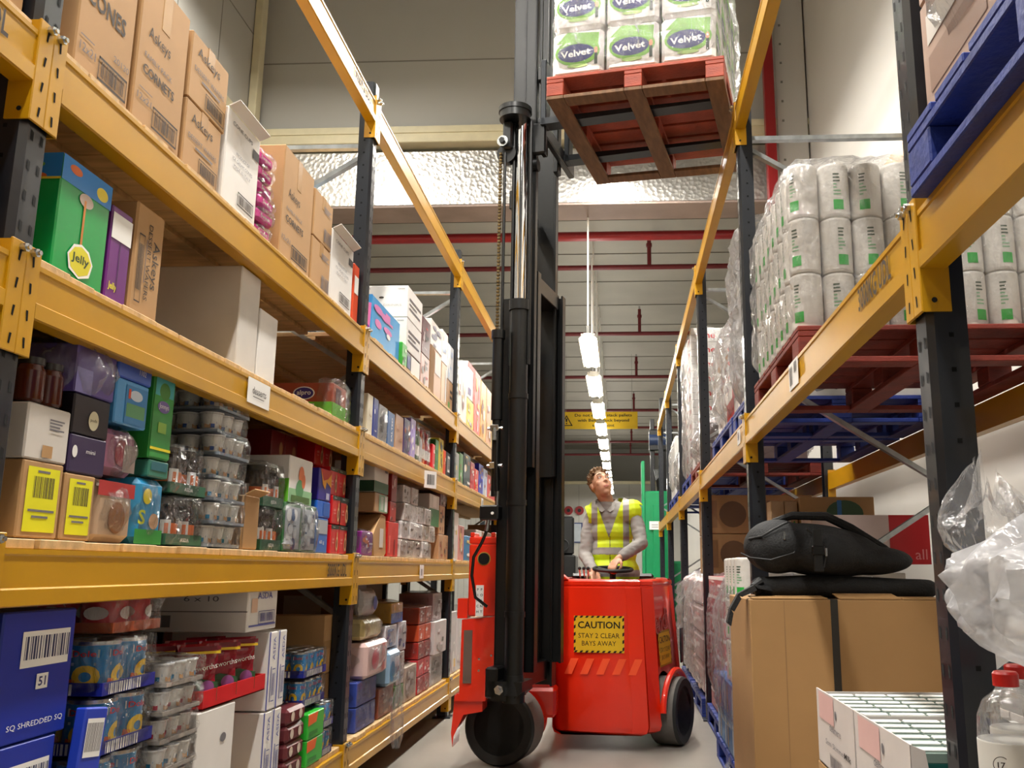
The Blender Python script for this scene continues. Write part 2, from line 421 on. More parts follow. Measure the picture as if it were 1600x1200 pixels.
def brace_mesh(p, q):
    b = MB(); p = Vector(p); q = Vector(q); d = q - p; L_ = d.length
    M = Matrix.Translation(p) @ d.to_track_quat('Z', 'Y').to_matrix().to_4x4()
    b.prism([(-.02, -.012), (.02, -.012), (.02, .012), (.017, .012), (.017, -.009), (-.017, -.009), (-.017, .012), (-.02, .012)], 'z', 0, L_, GALV, M)
    return b.build('brace', data=True, smooth=20)
zig = [3.46, 2.83, 2.2, 1.55, .9, .28]
BR = []
for i in range(5):
    x0, x1 = (.08, DEP - .08) if i % 2 == 0 else (DEP - .08, .08)
    BR.append(brace_mesh((x0, 0, zig[i] - .03), (x1, 0, zig[i + 1] + .03)))
BR.append(brace_mesh((.08, 0, 3.5), (DEP - .08, 0, 3.5))); BR.append(brace_mesh((.08, 0, .22), (DEP - .08, 0, .22)))
def rack_root(side, label):
    return thing('pallet_rack', label, 'pallet rack', (FX[side] + SG[side] * .006 if side != 'B' else 0, 0, 0))
RACK = {'L': thing('pallet_rack', 'long yellow and dark steel shelf rack full of groceries, left of the aisle', 'pallet rack', (FX['L'], 0, 0)),
        'R': thing('pallet_rack', 'yellow and dark steel rack holding wrapped pallets, right of the aisle', 'pallet rack', (FX['R'], 0, 0)),
        'B': thing('pallet_rack', 'yellow and dark rack standing unlit behind the left rack', 'pallet rack', (FX['L'] - DEP - .16, 0, 0))}
def rack_posts(key, n, side):
    t = RACK[key]; s_ = SG[side]; rz = 0 if side == 'R' else PI
    for y in POSTS[:n]:
        for xx, rr in ((.006, rz), (DEP, rz + PI)):
            u = put('upright', POSTM[side], t, (s_ * xx, y, 0), (0, 0, rr)); put('foot_plate', FOOT, u)
        for m_ in BR: put('brace', m_, t, (s_ * .006, y, 0), (0, 0, rz))
rack_posts('L', 7, 'L'); rack_posts('R', 7, 'R'); rack_posts('B', 6, 'L')
# beams: profile in x (depth inwards) z
def beam_mesh(text=None, textend=1, right=False):
    b = MB(); L_ = 2.695
    b.prism([(0.0, -.0), (0.0, -.13), (.05, -.13), (.05, 0)], 'y', 0, L_, YEL)
    b.prism([(-.006, -.092), (-.006, -.128), (0.0, -.131), (.0, -.088)], 'y', .002, L_ - .002, YEL)
    b.prism([(-.003, -.0), (-.003, -.012), (0, -.016), (0, 0)], 'y', .002, L_ - .002, YEL)
    if text:
        yy = L_ - .24 if textend else .26
        M = Matrix.Translation((-.0045, yy, -.052)) @ Matrix(((0, 0, -1, 0), (-1, 0, 0, 0), (0, 1, 0, 0), (0, 0, 0, 1)))
        if not right: M = Matrix.Translation((-.0045, yy, -.052)) @ Matrix(((0, 0, -1, 0), (-1, 0, 0, 0), (0, 1, 0, 0), (0, 0, 0, 1)))
        b.text(text, .085, INK, M, True, fitw=.3)
    return b.build('beam', data=True, smooth=20)
def conn_mesh():
    # plate on the aisle face (y 0..0.05 is towards the post) and on the inner side of the post
    b = MB()
    b.box(-.007, .0, -.049, .004, -.225, .035, YEL, .002)
    b.prism([(-.005, .03), (.05, .03), (.055, -.13), (.055, -.225), (-.005, -.225)], 'y', .0, .005, YEL)
    for k in range(4):
        z = .012 - k * .065
        b.add([(-.0078, -.03, z), (-.0078, -.022, z), (-.0078, -.02, z - .024), (-.0078, -.026, z - .026)], [(0, 1, 2, 3), (3, 2, 1, 0)], HOLE)
    b.cyl((.02, .0055, -.2), (.02, .0065, -.2), .006, HOLE, n=10)
    return b.build('end_connector', data=True, smooth=20)
def mirror_y(me):
    m2 = me.copy(); m2.transform(Matrix.Scale(-1, 4, (0, 1, 0))); m2.flip_normals(); return m2
CA = conn_mesh(); CB = mirror_y(CA)
b = MB(); b.cyl((-.007, 0, 0), (-.02, 0, 0), .011, STEEL, n=6); b.cyl((-.02, 0, 0), (-.027, 0, 0), .006, STEEL, n=8); BOLT = b.build('locking_bolt', data=True)
BM = beam_mesh(); BMT = beam_mesh('3000KG UDL', 1, True)
bm_l = beam_mesh(); 
def left_beam_text():
    # text read from the aisle of the left rack (beam is turned half round)
    b = MB(); M = Matrix.Translation((-.0045, .25, -.052)) @ Matrix(((0, 0, -1, 0), (-1, 0, 0, 0), (0, 1, 0, 0), (0, 0, 0, 1)))
    b.text('3000KG UDL', .085, INK, M, True, fitw=.3)
    return b.build('load_print', data=True, smooth=0)
LBT = left_beam_text()
levname = {'L': ['lowest', 'second', 'third', 'fourth', 'topmost'], 'R': ['middle', 'topmost']}
def rack_beams(key, nb, levs, side):
    t = RACK[key]; s_ = SG[side]
    for i in range(nb):
        for k, z in enumerate(levs):
            for row in (0, 1):
                if row and i > 4: continue
                x = s_ * DEP if row else 0
                flip = (side == 'L') != bool(row)            # local x must point into the rack
                y, rz = (POSTS[i + 1] - .0525, PI) if flip else (POSTS[i] + .0525, 0)
                o = put('beam', BM, t, (x, y, z), (0, 0, rz))
                if row == 0 and ((key == 'R' and k == 0 and i == 1) or (key == 'L' and ((k == 1 and i == 1) or (k == 3 and i == 0) or (k == 4 and i == 1)))): put('load_print', LBT, o)
                for y_, cm in ((-.003, CA), (2.698, CB)):
                    put('end_connector', cm, o, (0, y_, 0))
                    if row == 0 and i < 3: put('locking_bolt', BOLT, o, (0, y_ + (-.03 if cm is CA else .03), .02))
rack_beams('L', 6, LEV['L'], 'L'); rack_beams('R', 6, LEV['R'], 'R'); rack_beams('B', 4, LEV['L'][:4], 'L')
# timber decks, left rack
def deck_mesh(seed, dep=1.06):
    b = MB(); r_ = random.Random(seed); y = 0
    while y < 2.68:
        w_ = min(r_.choice([.12, .14, .145, .19]), 2.69 - y)
        dz = r_.uniform(-.002, .002)
        if w_ > .03: b.box(-dep + r_.uniform(0, .01), -.006 - r_.uniform(0, .012), y, y + w_ - .004, 0.0, .023 + dz, PINE, .002)
        y += w_
    for xx in (-.3, -.78): b.box(xx - .05, xx, .0, 2.68, -.022, -.0005, PINE, .002)
    return b.build('deck_boards', data=True)
DM = [deck_mesh(s_) for s_ in (1, 2, 3)]
for i in range(5):
    for k in range(4):
        tag(put('shelf_deck', DM[(i + k) % 3], None, (FX['L'], POSTS[i] + .055, LEV['L'][k] + .0005)), 'pale slatted timber deck, %s level of the left rack, %s' % (levname['L'][k], bayname[i]), 'shelf deck', 'timber decks of the left rack')
for i in range(4):
    for k in range(4):
        tag(put('shelf_deck', DM[(i + k + 1) % 3], None, (FX['L'] - DEP - .16, POSTS[i] + .055, LEV['L'][k] + .0005)), 'timber deck behind the left rack, %s level, %s' % (levname['L'][k], bayname[i]), 'shelf deck', 'timber decks behind the left rack')
# ------------------------------------------------------------------ goods: shared builders
def face_M(face, x0, x1, y0, y1, z0, z1):
    """frame on a box face: u right, v up as seen from outside; returns matrix and (w,h)"""
    e = .0012
    if face == 'E': return Matrix(((0, 0, 1, x1 + e), (1, 0, 0, y0), (0, 1, 0, z0), (0, 0, 0, 1))), (y1 - y0, z1 - z0)
    if face == 'W': return Matrix(((0, 0, -1, x0 - e), (-1, 0, 0, y1), (0, 1, 0, z0), (0, 0, 0, 1))), (y1 - y0, z1 - z0)
    if face == 'S': return Matrix(((1, 0, 0, x0), (0, 0, -1, y0 - e), (0, 1, 0, z0), (0, 0, 0, 1))), (x1 - x0, z1 - z0)
    if face == 'T': return Matrix(((1, 0, 0, x0), (0, 1, 0, y0), (0, 0, 1, z1 + e), (0, 0, 0, 1))), (x1 - x0, y1 - y0)
def deco(mb, M, wh, items):
    """printed graphics, normalised coordinates on one face"""
    W, H = wh; lay = 0
    for it in items:
        k = it[0]; lay += 1; e = .00025 * lay
        if k == 'rect':
            _, u0, v0, u1, v1, mt = it
            mb.add([(u0 * W, v0 * H, e), (u1 * W, v0 * H, e), (u1 * W, v1 * H, e), (u0 * W, v1 * H, e)], [(0, 1, 2, 3)], mt, M)
        elif k == 'poly':
            _, pts, mt = it
            mb.add([(u * W, v * H, e) for u, v in pts], [tuple(range(len(pts)))], mt, M)
        elif k == 'oval':
            _, u, v, ru, rv, mt = it
            mb.add([((u + ru * math.cos(a * PI / 10)) * W, (v + rv * math.sin(a * PI / 10)) * H, e) for a in range(20)], [tuple(range(20))], mt, M)
        elif k == 'ring':
            _, u, v, ru, t_, mt = it
            r0 = ru * W; r1 = r0 * (1 - t_)
            vs = [(u * W + r * math.cos(a * PI / 10), v * H + r * math.sin(a * PI / 10), e) for r in (r0, r1) for a in range(20)]
            mb.add(vs, [(a, (a + 1) % 20, 20 + (a + 1) % 20, 20 + a) for a in range(20)], mt, M)
        elif k == 'text':
            _, u, v, sz, t, mt = it[:6]; fit = it[6] * W if len(it) > 6 and it[6] else None; bold = len(it) > 7 and it[7]; rot = it[8] if len(it) > 8 else 0
            mb.text(t, sz * H, mt, M @ Matrix.Translation((u * W, v * H, e)) @ Matrix.Rotation(rot, 4, 'Z'), bold, fitw=fit)
        elif k == 'bars':
            _, u0, v0, u1, v1, mt = it[:6]; fr = len(it) > 6 and it[6]
            r_ = random.Random(int(u0 * 100 + v1 * 37)); x = u0
            if fr:
                for a in ((u0, v0, u1, v0 + .012), (u0, v1 - .012, u1, v1), (u0, v0, u0 + .012, v1), (u1 - .012, v0, u1, v1)):
                    mb.add([(a[0] * W, a[1] * H, e), (a[2] * W, a[1] * H, e), (a[2] * W, a[3] * H, e), (a[0] * W, a[3] * H, e)], [(0, 1, 2, 3)], mt, M)
                x = u0 + (u1 - u0) * .1; u1 = u1 - (u1 - u0) * .08; v0 += (v1 - v0) * .18; v1 -= (v1 - v0) * .18
            while x < u1:
                d = (u1 - u0) * r_.choice([.015, .03, .045]) 
                mb.add([(x * W, v0 * H, e), ((x + d) * W, v0 * H, e), ((x + d) * W, v1 * H, e), (x * W, v1 * H, e)], [(0, 1, 2, 3)], mt, M)
                x += d + (u1 - u0) * r_.choice([.02, .035])
def seeded_art(seed, cols, n=9):
    r_ = random.Random(seed); out = []
    for _ in range(n):
        u, v = r_.uniform(.06, .7), r_.uniform(.05, .8); c = C(r_.choice(cols))
        if r_.random() < .5: out.append(('rect', u, v, min(.97, u + r_.uniform(.1, .4)), min(.97, v + r_.uniform(.03, .16)), c))
        else: out.append(('oval', min(.8, max(.2, u)), min(.85, max(.15, v)), r_.uniform(.06, .17), r_.uniform(.05, .13), c))
    return out
def small_print(u, v, w, n, mt=INKG, h=.018):
    return [('rect', u, v - i * h * 1.9, u + w * (1 - .15 * (i % 3)), v - i * h * 1.9 + h, mt) for i in range(n)]
# left rack aisle face at x=-1.41; right rack aisle face at x=.67
AX = {'L': -1.415, 'R': .68}
def carton(name, label, cat, side, y0, y1, z, h, body, depth=.3, E=(), Sd=(), T_=(), xf=None, group=None, tape=False, rz=0, ch=.004, flaps=False, bands=()):
    """box-shaped goods; E = graphics on the aisle face, Sd = on the face towards the camera"""
    x = AX[side] if xf is None else xf
    w_ = y1 - y0; hx = depth / 2; s_ = 1 if side == 'L' else -1
    b = MB()
    b.box(-hx, hx, -w_ / 2, w_ / 2, 0, h, body, ch)
    box_ = (-hx, hx, -w_ / 2, w_ / 2, 0, h)
    for v0, v1, m_ in bands: b.box(-hx - .0006, hx + .0006, -w_ / 2 - .0006, w_ / 2 + .0006, v0 * h, v1 * h, m_)
    M, wh = face_M('E' if side == 'L' else 'W', *box_); deco(b, M, wh, E)
    M, wh = face_M('S', *box_); deco(b, M, wh, Sd)
    if T_: M, wh = face_M('T', *box_); deco(b, M, wh, T_)
    o = b.build(name, None, (x - s_ * hx, (y0 + y1) / 2, z + .001), (0, 0, rz))
    o['kind'] = 'thing'
    tag(o, label, cat, group)
    if tape:
        q = MB(); q.box(-hx - .001, hx + .001, -.025, .025, h, h + .001, TAPE)
        q.box(hx, hx + .001, -.025, .025, h * .72, h, TAPE); q.box(-hx - .001, -hx, -.025, .025, h * .72, h, TAPE); q.build('packing_tape', o)
    if flaps:
        q = MB(); M = Matrix.Translation((s_ * hx, 0, h)) @ Matrix.Rotation(-s_ * .45, 4, 'Y')
        q.box(-.045 if s_ < 0 else 0, 0 if s_ < 0 else .045, -w_ / 2 + .004, w_ / 2 - .004, 0, .004, body, 0, M); q.build('box_flap', o)
    return o
def wrap_shell(w_, d, h, seed, amp=.012, ex=5, res=14, m_=None, bottom=0.0, skew=None):
    """creased plastic skin round a w(x) d(y) h load: rounded box grid with ridged noise"""
    idx = {}; vs = []; fs = []
    rr = min(w_, d, h) * (.5 if ex <= 4 else .3 if ex == 5 else .14)
    H = Vector((w_ / 2, d / 2, h / 2)); I = Vector([max(1e-4, c - rr) for c in H]); n = max(5, res)
    def vert(c):
        k = tuple(round(q, 4) for q in c)
        if k in idx: return idx[k]
        p = Vector((c[0] * H.x, c[1] * H.y, c[2] * H.z))
        inn = Vector([max(-I[q], min(I[q], p[q])) for q in range(3)]); dl = p - inn
        if dl.length > 1e-6: p = inn + dl.normalized() * min(rr, dl.length if dl.length < rr else rr)
        nr = (p - inn).normalized() if (p - inn).length > 1e-6 else Vector(c).normalized()
        s_ = .35 / max(w_, d, h)
        q = p * 1.0
        a_ = noise.noise(Vector((q.x * 11 + seed, q.y * 11, q.z * 5))); b2 = 1 - 2.6 * abs(noise.noise(Vector((q.x * 19, q.y * 23 + seed, q.z * 13 + q.x * 9))))
        p = p + nr * amp * (.7 * a_ + .9 * max(-.4, b2)) + Vector((0, 0, H.z)); p.z = max(p.z, bottom)
        if skew: p += Vector(skew) * (p.z / h)
        idx[k] = len(vs); vs.append(p); return idx[k]
    for ax in range(3):
        for sg in (-1, 1):
            a1, a2 = (ax + 1) % 3, (ax + 2) % 3
            def P(i, j):
                c = [0, 0, 0]; c[ax] = sg; c[a1] = math.tan((i / n * 2 - 1) * PI / 4); c[a2] = math.tan((j / n * 2 - 1) * PI / 4); return vert(c)
            for i in range(n):
                for j in range(n):
                    f = (P(i, j), P(i + 1, j), P(i + 1, j + 1), P(i, j + 1)); fs.append(f if sg > 0 else f[::-1])
    b = MB(); b.add(vs, fs, m_ or WRAP); return b
def put_item(t, meshes, name, pos, rot=(0, 0, 0)):
    return put(name, meshes, t, pos, rot)
_mc = {}
def can_mesh(kind):
    if kind in _mc: return _mc[kind]
    b = MB()
    if kind == 'pineapple can':
        r, h = .037, .108
        b.lathe([(r - .003, 0), (r, .003), (r, .008), (r - .0008, .01), (r - .0008, h - .01), (r, h - .008), (r, h - .002), (r - .004, h), (r - .006, h - .003), (0, h - .003)], [STEEL, STEEL, STEEL, C('#1c86c8', .3), STEEL, STEEL, STEEL, STEEL, STEEL], 20)
        for a in (-PI / 2, 0, PI / 2, PI):
            M = Matrix.Rotation(a + PI / 2, 4, 'Z') @ Matrix.Translation((0, -r - .0005, 0)) @ Matrix.Rotation(PI / 2, 4, 'X')
            def curve(vs): return [(math.sin(x / r) * r, y, (math.cos(x / r) - 1) * r) for x, y in vs]
            b.add(curve([(-.022, .074), (.022, .074), (.022, .09), (-.022, .09)]) , [(0, 1, 2, 3)], C('#d8e8f0'), M)
            b.text('Dole', .017, C('#c8142c'), M @ Matrix.Translation((0, .082, .001)), True, fitw=.036, curve=r)
            vs = [(rr * math.cos(q * PI / 7) + .004, .036 + rr * 1.1 * math.sin(q * PI / 7)) for rr in (.021, .009) for q in range(14)]
            b.add(curve(vs), [(q, (q + 1) % 14, 14 + (q + 1) % 14, 14 + q) for q in range(14)], C('#f2c81a'), M)
            b.add(curve([(-.024, .014), (-.008, .012), (-.012, .03), (-.022, .032)]), [(0, 1, 2, 3)], C('#e8641e'), M)
            b.add(curve([(-.02, .058), (.018, .058), (.018, .064), (-.02, .064)]), [(0, 1, 2, 3)], C('#c7e0ee'), M)
    elif kind == 'red can':
        r, h = .036, .085
        b.lathe([(r, 0), (r, .004), (r - .0008, .006), (r - .0008, h - .006), (r, h - .004), (r - .004, h), (r - .006, h - .003), (0, h - .003)], [STEEL, STEEL, C('#c62030', .35), STEEL, STEEL, STEEL, STEEL], 18)
        for a in (-PI / 2, 0):
            M = Matrix.Rotation(a + PI / 2, 4, 'Z') @ Matrix.Translation((0, -r - .0005, 0)) @ Matrix.Rotation(PI / 2, 4, 'X')
            b.add([(.02 * math.cos(q * PI / 7), .045 + .016 * math.sin(q * PI / 7), .0012 - abs(math.cos(q * PI / 7)) * .005) for q in range(14)], [tuple(range(14))], C('#e7dcd8'), M)
            b.add([(-.024, .008, -.006), (.024, .008, -.006), (.024, .02, -.006), (-.024, .02, -.006)], [(0, 1, 2, 3)], C('#e9e4df'), M)
    elif kind.startswith('tub'):
        col = {'tub': '#2f57a8', 'tub red': '#b8364a', 'tub teal': '#2b88b5'}[kind]
        r, h = .034, .062
        b.lathe([(r * .72, 0), (r * .8, .012), (r * .97, h - .012), (r * .97, h - .006), (r * 1.07, h - .004), (r * 1.07, h), (0, h)], [WHT, C('#e8e6e2'), WHT, WHT, PAPER, C('#c9ccd2', .3)], 16)
        for a in (-PI / 2, 0, PI / 2, PI):
            M = Matrix.Rotation(a + PI / 2, 4, 'Z') @ Matrix.Translation((0, -r * .93, 0)) @ Matrix.Rotation(PI / 2 - .08, 4, 'X')
            def cv(vs): return [(math.sin(x / r) * r, y, (math.cos(x / r) - 1) * r) for x, y in vs]
            b.add(cv([(-.024, .028), (.024, .028), (.024, .048), (-.024, .048)]), [(0, 1, 2, 3)], C(col), M)
            b.add(cv([(-.014, .014), (.006, .012), (.006, .026), (-.014, .026)]), [(0, 1, 2, 3)], C('#c99a6a'), M)
            b.add(cv([(.006, .014), (.018, .014), (.018, .026), (.006, .026)]), [(0, 1, 2, 3)], C(col), M)
    elif kind == 'dark jar':
        r, h = .036, .115
        b.lathe([(r * .9, 0), (r, .006), (r, h * .66), (r * .96, h * .76), (r * .8, h * .84), (r * .8, h * .86), (r * .84, h * .87), (r * .84, h - .003), (r * .8, h), (0, h)],
                [C('#2a1512', .12), C('#2a1512', .12), C('#2a1512', .12), C('#2a1512', .12), C('#2a1512', .12), C('#35322f', .2), C('#35322f', .2), C('#35322f', .2), C('#35322f', .2)], 18)
        b.lathe([(r + .0006, .014), (r + .0006, .052)], C('#de6a1e', .4), 18)
        for a in (-PI / 2 - .5, -.5):
            M = Matrix.Rotation(a + PI / 2, 4, 'Z') @ Matrix.Translation((0, -r - .001, 0)) @ Matrix.Rotation(PI / 2, 4, 'X')
            b.add([(-.011, .013, -.001), (.011, .013, -.001), (.011, .06, -.001), (-.011, .06, -.001)], [(0, 1, 2, 3)], PAPER, M)
    elif kind == 'brown jar':
        r, h = .036, .11
        G = C('#4a1d12', .1)
        b.lathe([(r * .9, 0), (r, .006), (r, h * .7), (r * .85, h * .82), (r * .85, h * .84), (r * .9, h * .85), (r * .9, h), (0, h)], [G, G, G, G, C('#1c1715', .3), C('#1c1715', .3), C('#1c1715', .3)], 18)
    elif kind == 'pop bottle':
        r, h = .045, .27
        G = C('#171019', .1)
        b.lathe([(r * .8, 0), (r, .012), (r, .15), (r * .98, .17), (r * .8, .2), (r * .4, .235), (.014, .245), (.016, .247), (.016, .268), (0, .27)], [G, G, G, G, G, G, G, C('#202020'), C('#202020')], 18)
        b.lathe([(r + .0008, .07), (r + .0008, .14)], C('#b84d2a', .4), 18)
        for a in (-PI / 2 - .3, -.3):
            M = Matrix.Rotation(a + PI / 2, 4, 'Z') @ Matrix.Translation((0, -r - .0015, 0)) @ Matrix.Rotation(PI / 2, 4, 'X')
            b.add([(-.018, .066, -.001), (.018, .066, -.001), (.018, .146, -.001), (-.018, .146, -.001)], [(0, 1, 2, 3)], PAPER, M)
    elif kind.startswith('bottle'):
        c = {'bottle green': '#2c5a26', 'bottle red': '#b3161c', 'bottle white': '#dcdcd8', 'bottle blue': '#2233a8', 'bottle orange': '#d86018'}[kind]
        r, h = .033, .25
        G = C(c, .25)
        b.lathe([(r * .9, 0), (r, .008), (r, .14), (r * .85, .17), (r * .35, .2), (.012, .225), (.014, .227), (.014, .25), (0, .25)], [G, G, G, G, G, G, C('#c02020'), C('#c02020')], 16)
        b.lathe([(r + .0008, .04), (r + .0008, .11)], PAPER, 16)
    _mc[kind] = b.build(kind.replace(' ', '_'), data=True); return _mc[kind]
SIZE = {'pineapple can': (.076, .108), 'red can': (.075, .085), 'tub': (.074, .064), 'tub red': (.074, .064), 'tub teal': (.074, .064), 'dark jar': (.075, .115), 'brown jar': (.075, .11), 'pop bottle': (.093, .27), 'bottle green': (.07, .25), 'bottle red': (.07, .25), 'bottle white': (.07, .25), 'bottle blue': (.07, .25), 'bottle orange': (.07, .25)}
PART = {'pineapple can': 'can', 'red can': 'can', 'tub': 'tub', 'tub red': 'tub', 'tub teal': 'tub', 'dark jar': 'jar', 'brown jar': 'jar', 'pop bottle': 'bottle'}
def pack(name, label, cat, kind, nx, ny, y0, z, side='L', xf=None, tray=None, trayh=.03, traydeco=(), nz=1, wrap=True, group=None, rz=0, amp=.006, scale=1.0, fat=1.0):
    """cans, jars or tubs in a tray under shrink film; the aisle-near corner at y0"""
    p, h = SIZE[kind]; p *= scale * fat; h *= scale
    me = can_mesh(kind); x = AX[side] if xf is None else xf; s_ = 1 if side == 'L' else -1
    W, D = nx * p, ny * p
    t = thing(name, label, cat, (x - s_ * (W / 2 + .004), y0 + D / 2, z + .001), rz, group)
    for k in range(nz):
        for i in range(nx):
            for j in range(ny):
                if nz > 1 and 0 < i < nx - 1 and 0 < j < ny - 1 and k < nz - 1: continue
                o = put(PART.get(kind, 'bottle'), me, t, (-W / 2 + p * (i + .5), -D / 2 + p * (j + .5), .003 + k * h), (0, 0, R.uniform(-.25, .25)))
                if scale != 1: o.scale = (scale * fat, scale * fat, scale)
    if tray:
        b = MB(); e = .003
        b.box(-W / 2 - e, W / 2 + e, -D / 2 - e, D / 2 + e, 0, .002, tray)
        for bx in ((-W / 2 - e, -W / 2, -D / 2 - e, D / 2 + e), (W / 2, W / 2 + e, -D / 2 - e, D / 2 + e), (-W / 2, W / 2, -D / 2 - e, -D / 2), (-W / 2, W / 2, D / 2, D / 2 + e)):
            b.box(*bx, 0, trayh, tray)
        M, wh = face_M('E' if side == 'L' else 'W', -W / 2 - e, W / 2 + e, -D / 2, D / 2, 0, trayh); deco(b, M, wh, traydeco)
        M, wh = face_M('S', -W / 2, W / 2, -D / 2 - e, D / 2 + e, 0, trayh); deco(b, M, wh, traydeco)
        b.build('tray', t)
    if wrap:
        wrap_shell(W + .012, D + .012, h * nz + .012, R.uniform(0, 99), amp, 7, 8).build('shrink_wrap', t, (0, 0, 0), smooth=60)
    return t
def pouch(name, label, cat, x, y, z, w_, h, col, d=.05, rz=0, art=(), group=None, top=None, tilt=0):
    """pillow bag standing up, front to local -Y, crimped at both ends"""
    b = MB(); nu, nv = 18, 12; vs = []; sd = R.uniform(0, 50)
    for j in range(nv + 1):
        v = j / nv; env = (math.sin(PI * min(1, max(0, v)))) ** .45 if 0 < v < 1 else 0
        for i in range(nu):
            t = 2 * PI * i / nu
            x_ = math.cos(t); y_ = math.sin(t)
            ww = w_ / 2 * (1 - .06 * math.sin(PI * v))
            n = noise.noise(Vector((x_ * 2 + sd, y_ * 2, v * 5))) * .012
            vs.append((x_ * ww, y_ * (d / 2 * env + .001) + n * env, v * h))
    fs = [(j * nu + i, j * nu + (i + 1) % nu, (j + 1) * nu + (i + 1) % nu, (j + 1) * nu + i) for j in range(nv) for i in range(nu)]
    for k, f in enumerate(fs):
        b.add([vs[q] for q in f], [(0, 1, 2, 3)], top if (top and k >= (nv - 2) * nu) else col)
    if art:
        M = Matrix(((1, 0, 0, -w_ / 2), (0, 0, -1, -d / 2 - .004), (0, 1, 0, 0), (0, 0, 0, 1))); deco(b, M, (w_, h), art)
    me = b.build(name, data=True, smooth=0)
    o = put(name, me, None, (x, y, z + .001), (tilt, 0, rz)); o['kind'] = 'thing'
    return tag(o, label, cat, group)

KB = [('bars', .42, .06, .94, .2, INK, True)]
AK = lambda head, txt, bold=True: [('text', .5, .8, .13, head, INK, .62, True), ('text', .5, .60, .06, txt[0], INKG, .7), ('text', .5, .5, .085, txt[1], INK, .72, bold)]
LK = 'on the fourth shelf of the left rack'
# ---- left rack, fourth shelf, first bay (z 2.435)
z4, z3, z2, z1 = 2.436, 1.886, 1.226, .300
carton('cardboard_box', 'plain brown box with a blue mark, top left corner beside the first post', 'cardboard box', 'L', 1.35, 1.885, z4, .3, KRAFT, .4, E=[('rect', .55, .35, .95, .55, C('#4b4fa0'))], tape=True)
carton('cardboard_box', 'tall brown carton printed CONES, nearest the camera on its shelf', 'cardboard box', 'L', 2.09, 2.35, z4, .6, KRAFT, .38, E=[('text', .46, .39, .12, 'CONES', INK, .72, True), ('text', .4, .55, .07, 'SUGAR', INKG, .5), ('text', .4, .78, .12, 'Askeys', INK, .55), ('rect', .06, .17, .3, .175, INKG), ('text', .2, .12, .06, '12x21', INKG, .28), ('bars', .40, .035, .94, .15, INK, True), ('text', .8, .2, .045, '20130', INKG, .3)], tape=True)
carton('cardboard_box', 'tall brown carton printed FAMILY PACK CORNETS, touching the CONES carton', 'cardboard box', 'L', 2.375, 2.66, z4, .5, KRAFT, .36, E=[('text', .40, .61, .11, 'Askeys', INK, .46, False), ('text', .42, .46, .05, 'FAMILY PACK', INKG, .58), ('text', .45, .37, .085, 'CORNETS', INK, .66, True), ('rect', .08, .235, .35, .24, INKG), ('text', .2, .18, .06, '12x21', INKG, .28)] + [('bars', .38, .05, .92, .19, INK, True)], tape=True)
for k in range(2):
    carton('cardboard_box', ['lower', 'upper'][k] + ' of the two stacked dessert wafer cartons, fourth shelf', 'cardboard box', 'L', 2.685, 2.945 + k * .02, z4 + k * .243, .24, KRAFT, .3, E=[('text', .45, .76, .2, 'Askeys', INK, .6), ('text', .5, .5, .11, 'DESSERT WAFERS', INKG, .8), ('rect', .3, .38, .8, .41, INKG), ('bars', .42, .05, .95, .3, INK, True)], tape=True)
def white_cone(lbl, y0, y1, h):
    carton('cardboard_box', lbl, 'cardboard box', 'L', y0, y1, z4, h, WHT, .34, E=[('text', .45, .88, .06, 'CONE CUPS', INKG, .6), ('rect', .78, .74, .98, .84, INK), ('text', .5, .6, .05, 'PRODUCT OF', INKG, .4), ('text', .5, .53, .05, 'ICE CREAM CONES', INKG, .6), ('text', .5, .46, .05, 'MADE IN ITALY', INKG, .5), ('bars', .42, .1, .9, .24, INK, True)], flaps=True)
white_cone('white carton with grey print and barcode, left of the pink packets', 2.985, 3.28, .37)
for k in range(6):
    b = MB(); b.box(-.13, .13, -.065, .065, 0, .05, C('#e0359a', .2), .012)
    o = b.build('sweet_packet', None, (-1.42 - .13 + R.uniform(-.006, .02), 3.38, z4 + .001 + k * .062), (0, 0, R.uniform(-.12, .12)))
    o['kind'] = 'thing'; tag(o, 'shiny pink packet in the leaning stack, %s from the deck' % ['first', 'second', 'third', 'fourth', 'fifth', 'topmost'][k], 'packet', 'pink packets')
    q = MB(); M, wh = face_M('E', -.13, .13, -.065, .065, 0, .05); deco(q, M, wh, [('text', .5, .5, .5, 'Sweet', PAPER, .6)]); q.build('label', o, smooth=0)
    wrap_shell(.29, .15, .066, k, .008, 4, 6).build('cellophane', o, (0, 0, -.004))
carton('cardboard_box', 'brown FAMILY PACK CORNETS carton standing right of the pink packets', 'cardboard box', 'L', 3.54, 3.905, z4, .49, KRAFT, .32, E=[('text', .36, .60, .12, 'Askeys', INK, .38), ('text', .4, .46, .05, 'FAMILY PACK', INKG, .52), ('text', .42, .37, .085, 'CORNETS', INK, .58, True), ('text', .18, .18, .06, '12x21', INKG, .26), ('bars', .36, .05, .9, .18, INK, True)], tape=True)
for k in range(2):
    carton('cardboard_box', ['lower', 'upper'][k] + ' of two plain brown cartons between CORNETS carton and white carton', 'cardboard box', 'L', 3.93, 4.19, z4 + k * .233, .23, KRAFT, .3, E=small_print(.5, .8, .4, 4) + [('bars', .55, .08, .95, .36, INKG)], tape=True)
white_cone('white carton with grey print and barcode, nearest the second post', 4.205, 4.56, .37)
carton('food_box', 'narrow orange box squeezed against the second post on the fourth shelf', 'box', 'L', 4.59, 4.68, z4, .32, C('#d84a20'), .2, E=[('rect', .1, .5, .9, .8, PAPER)])
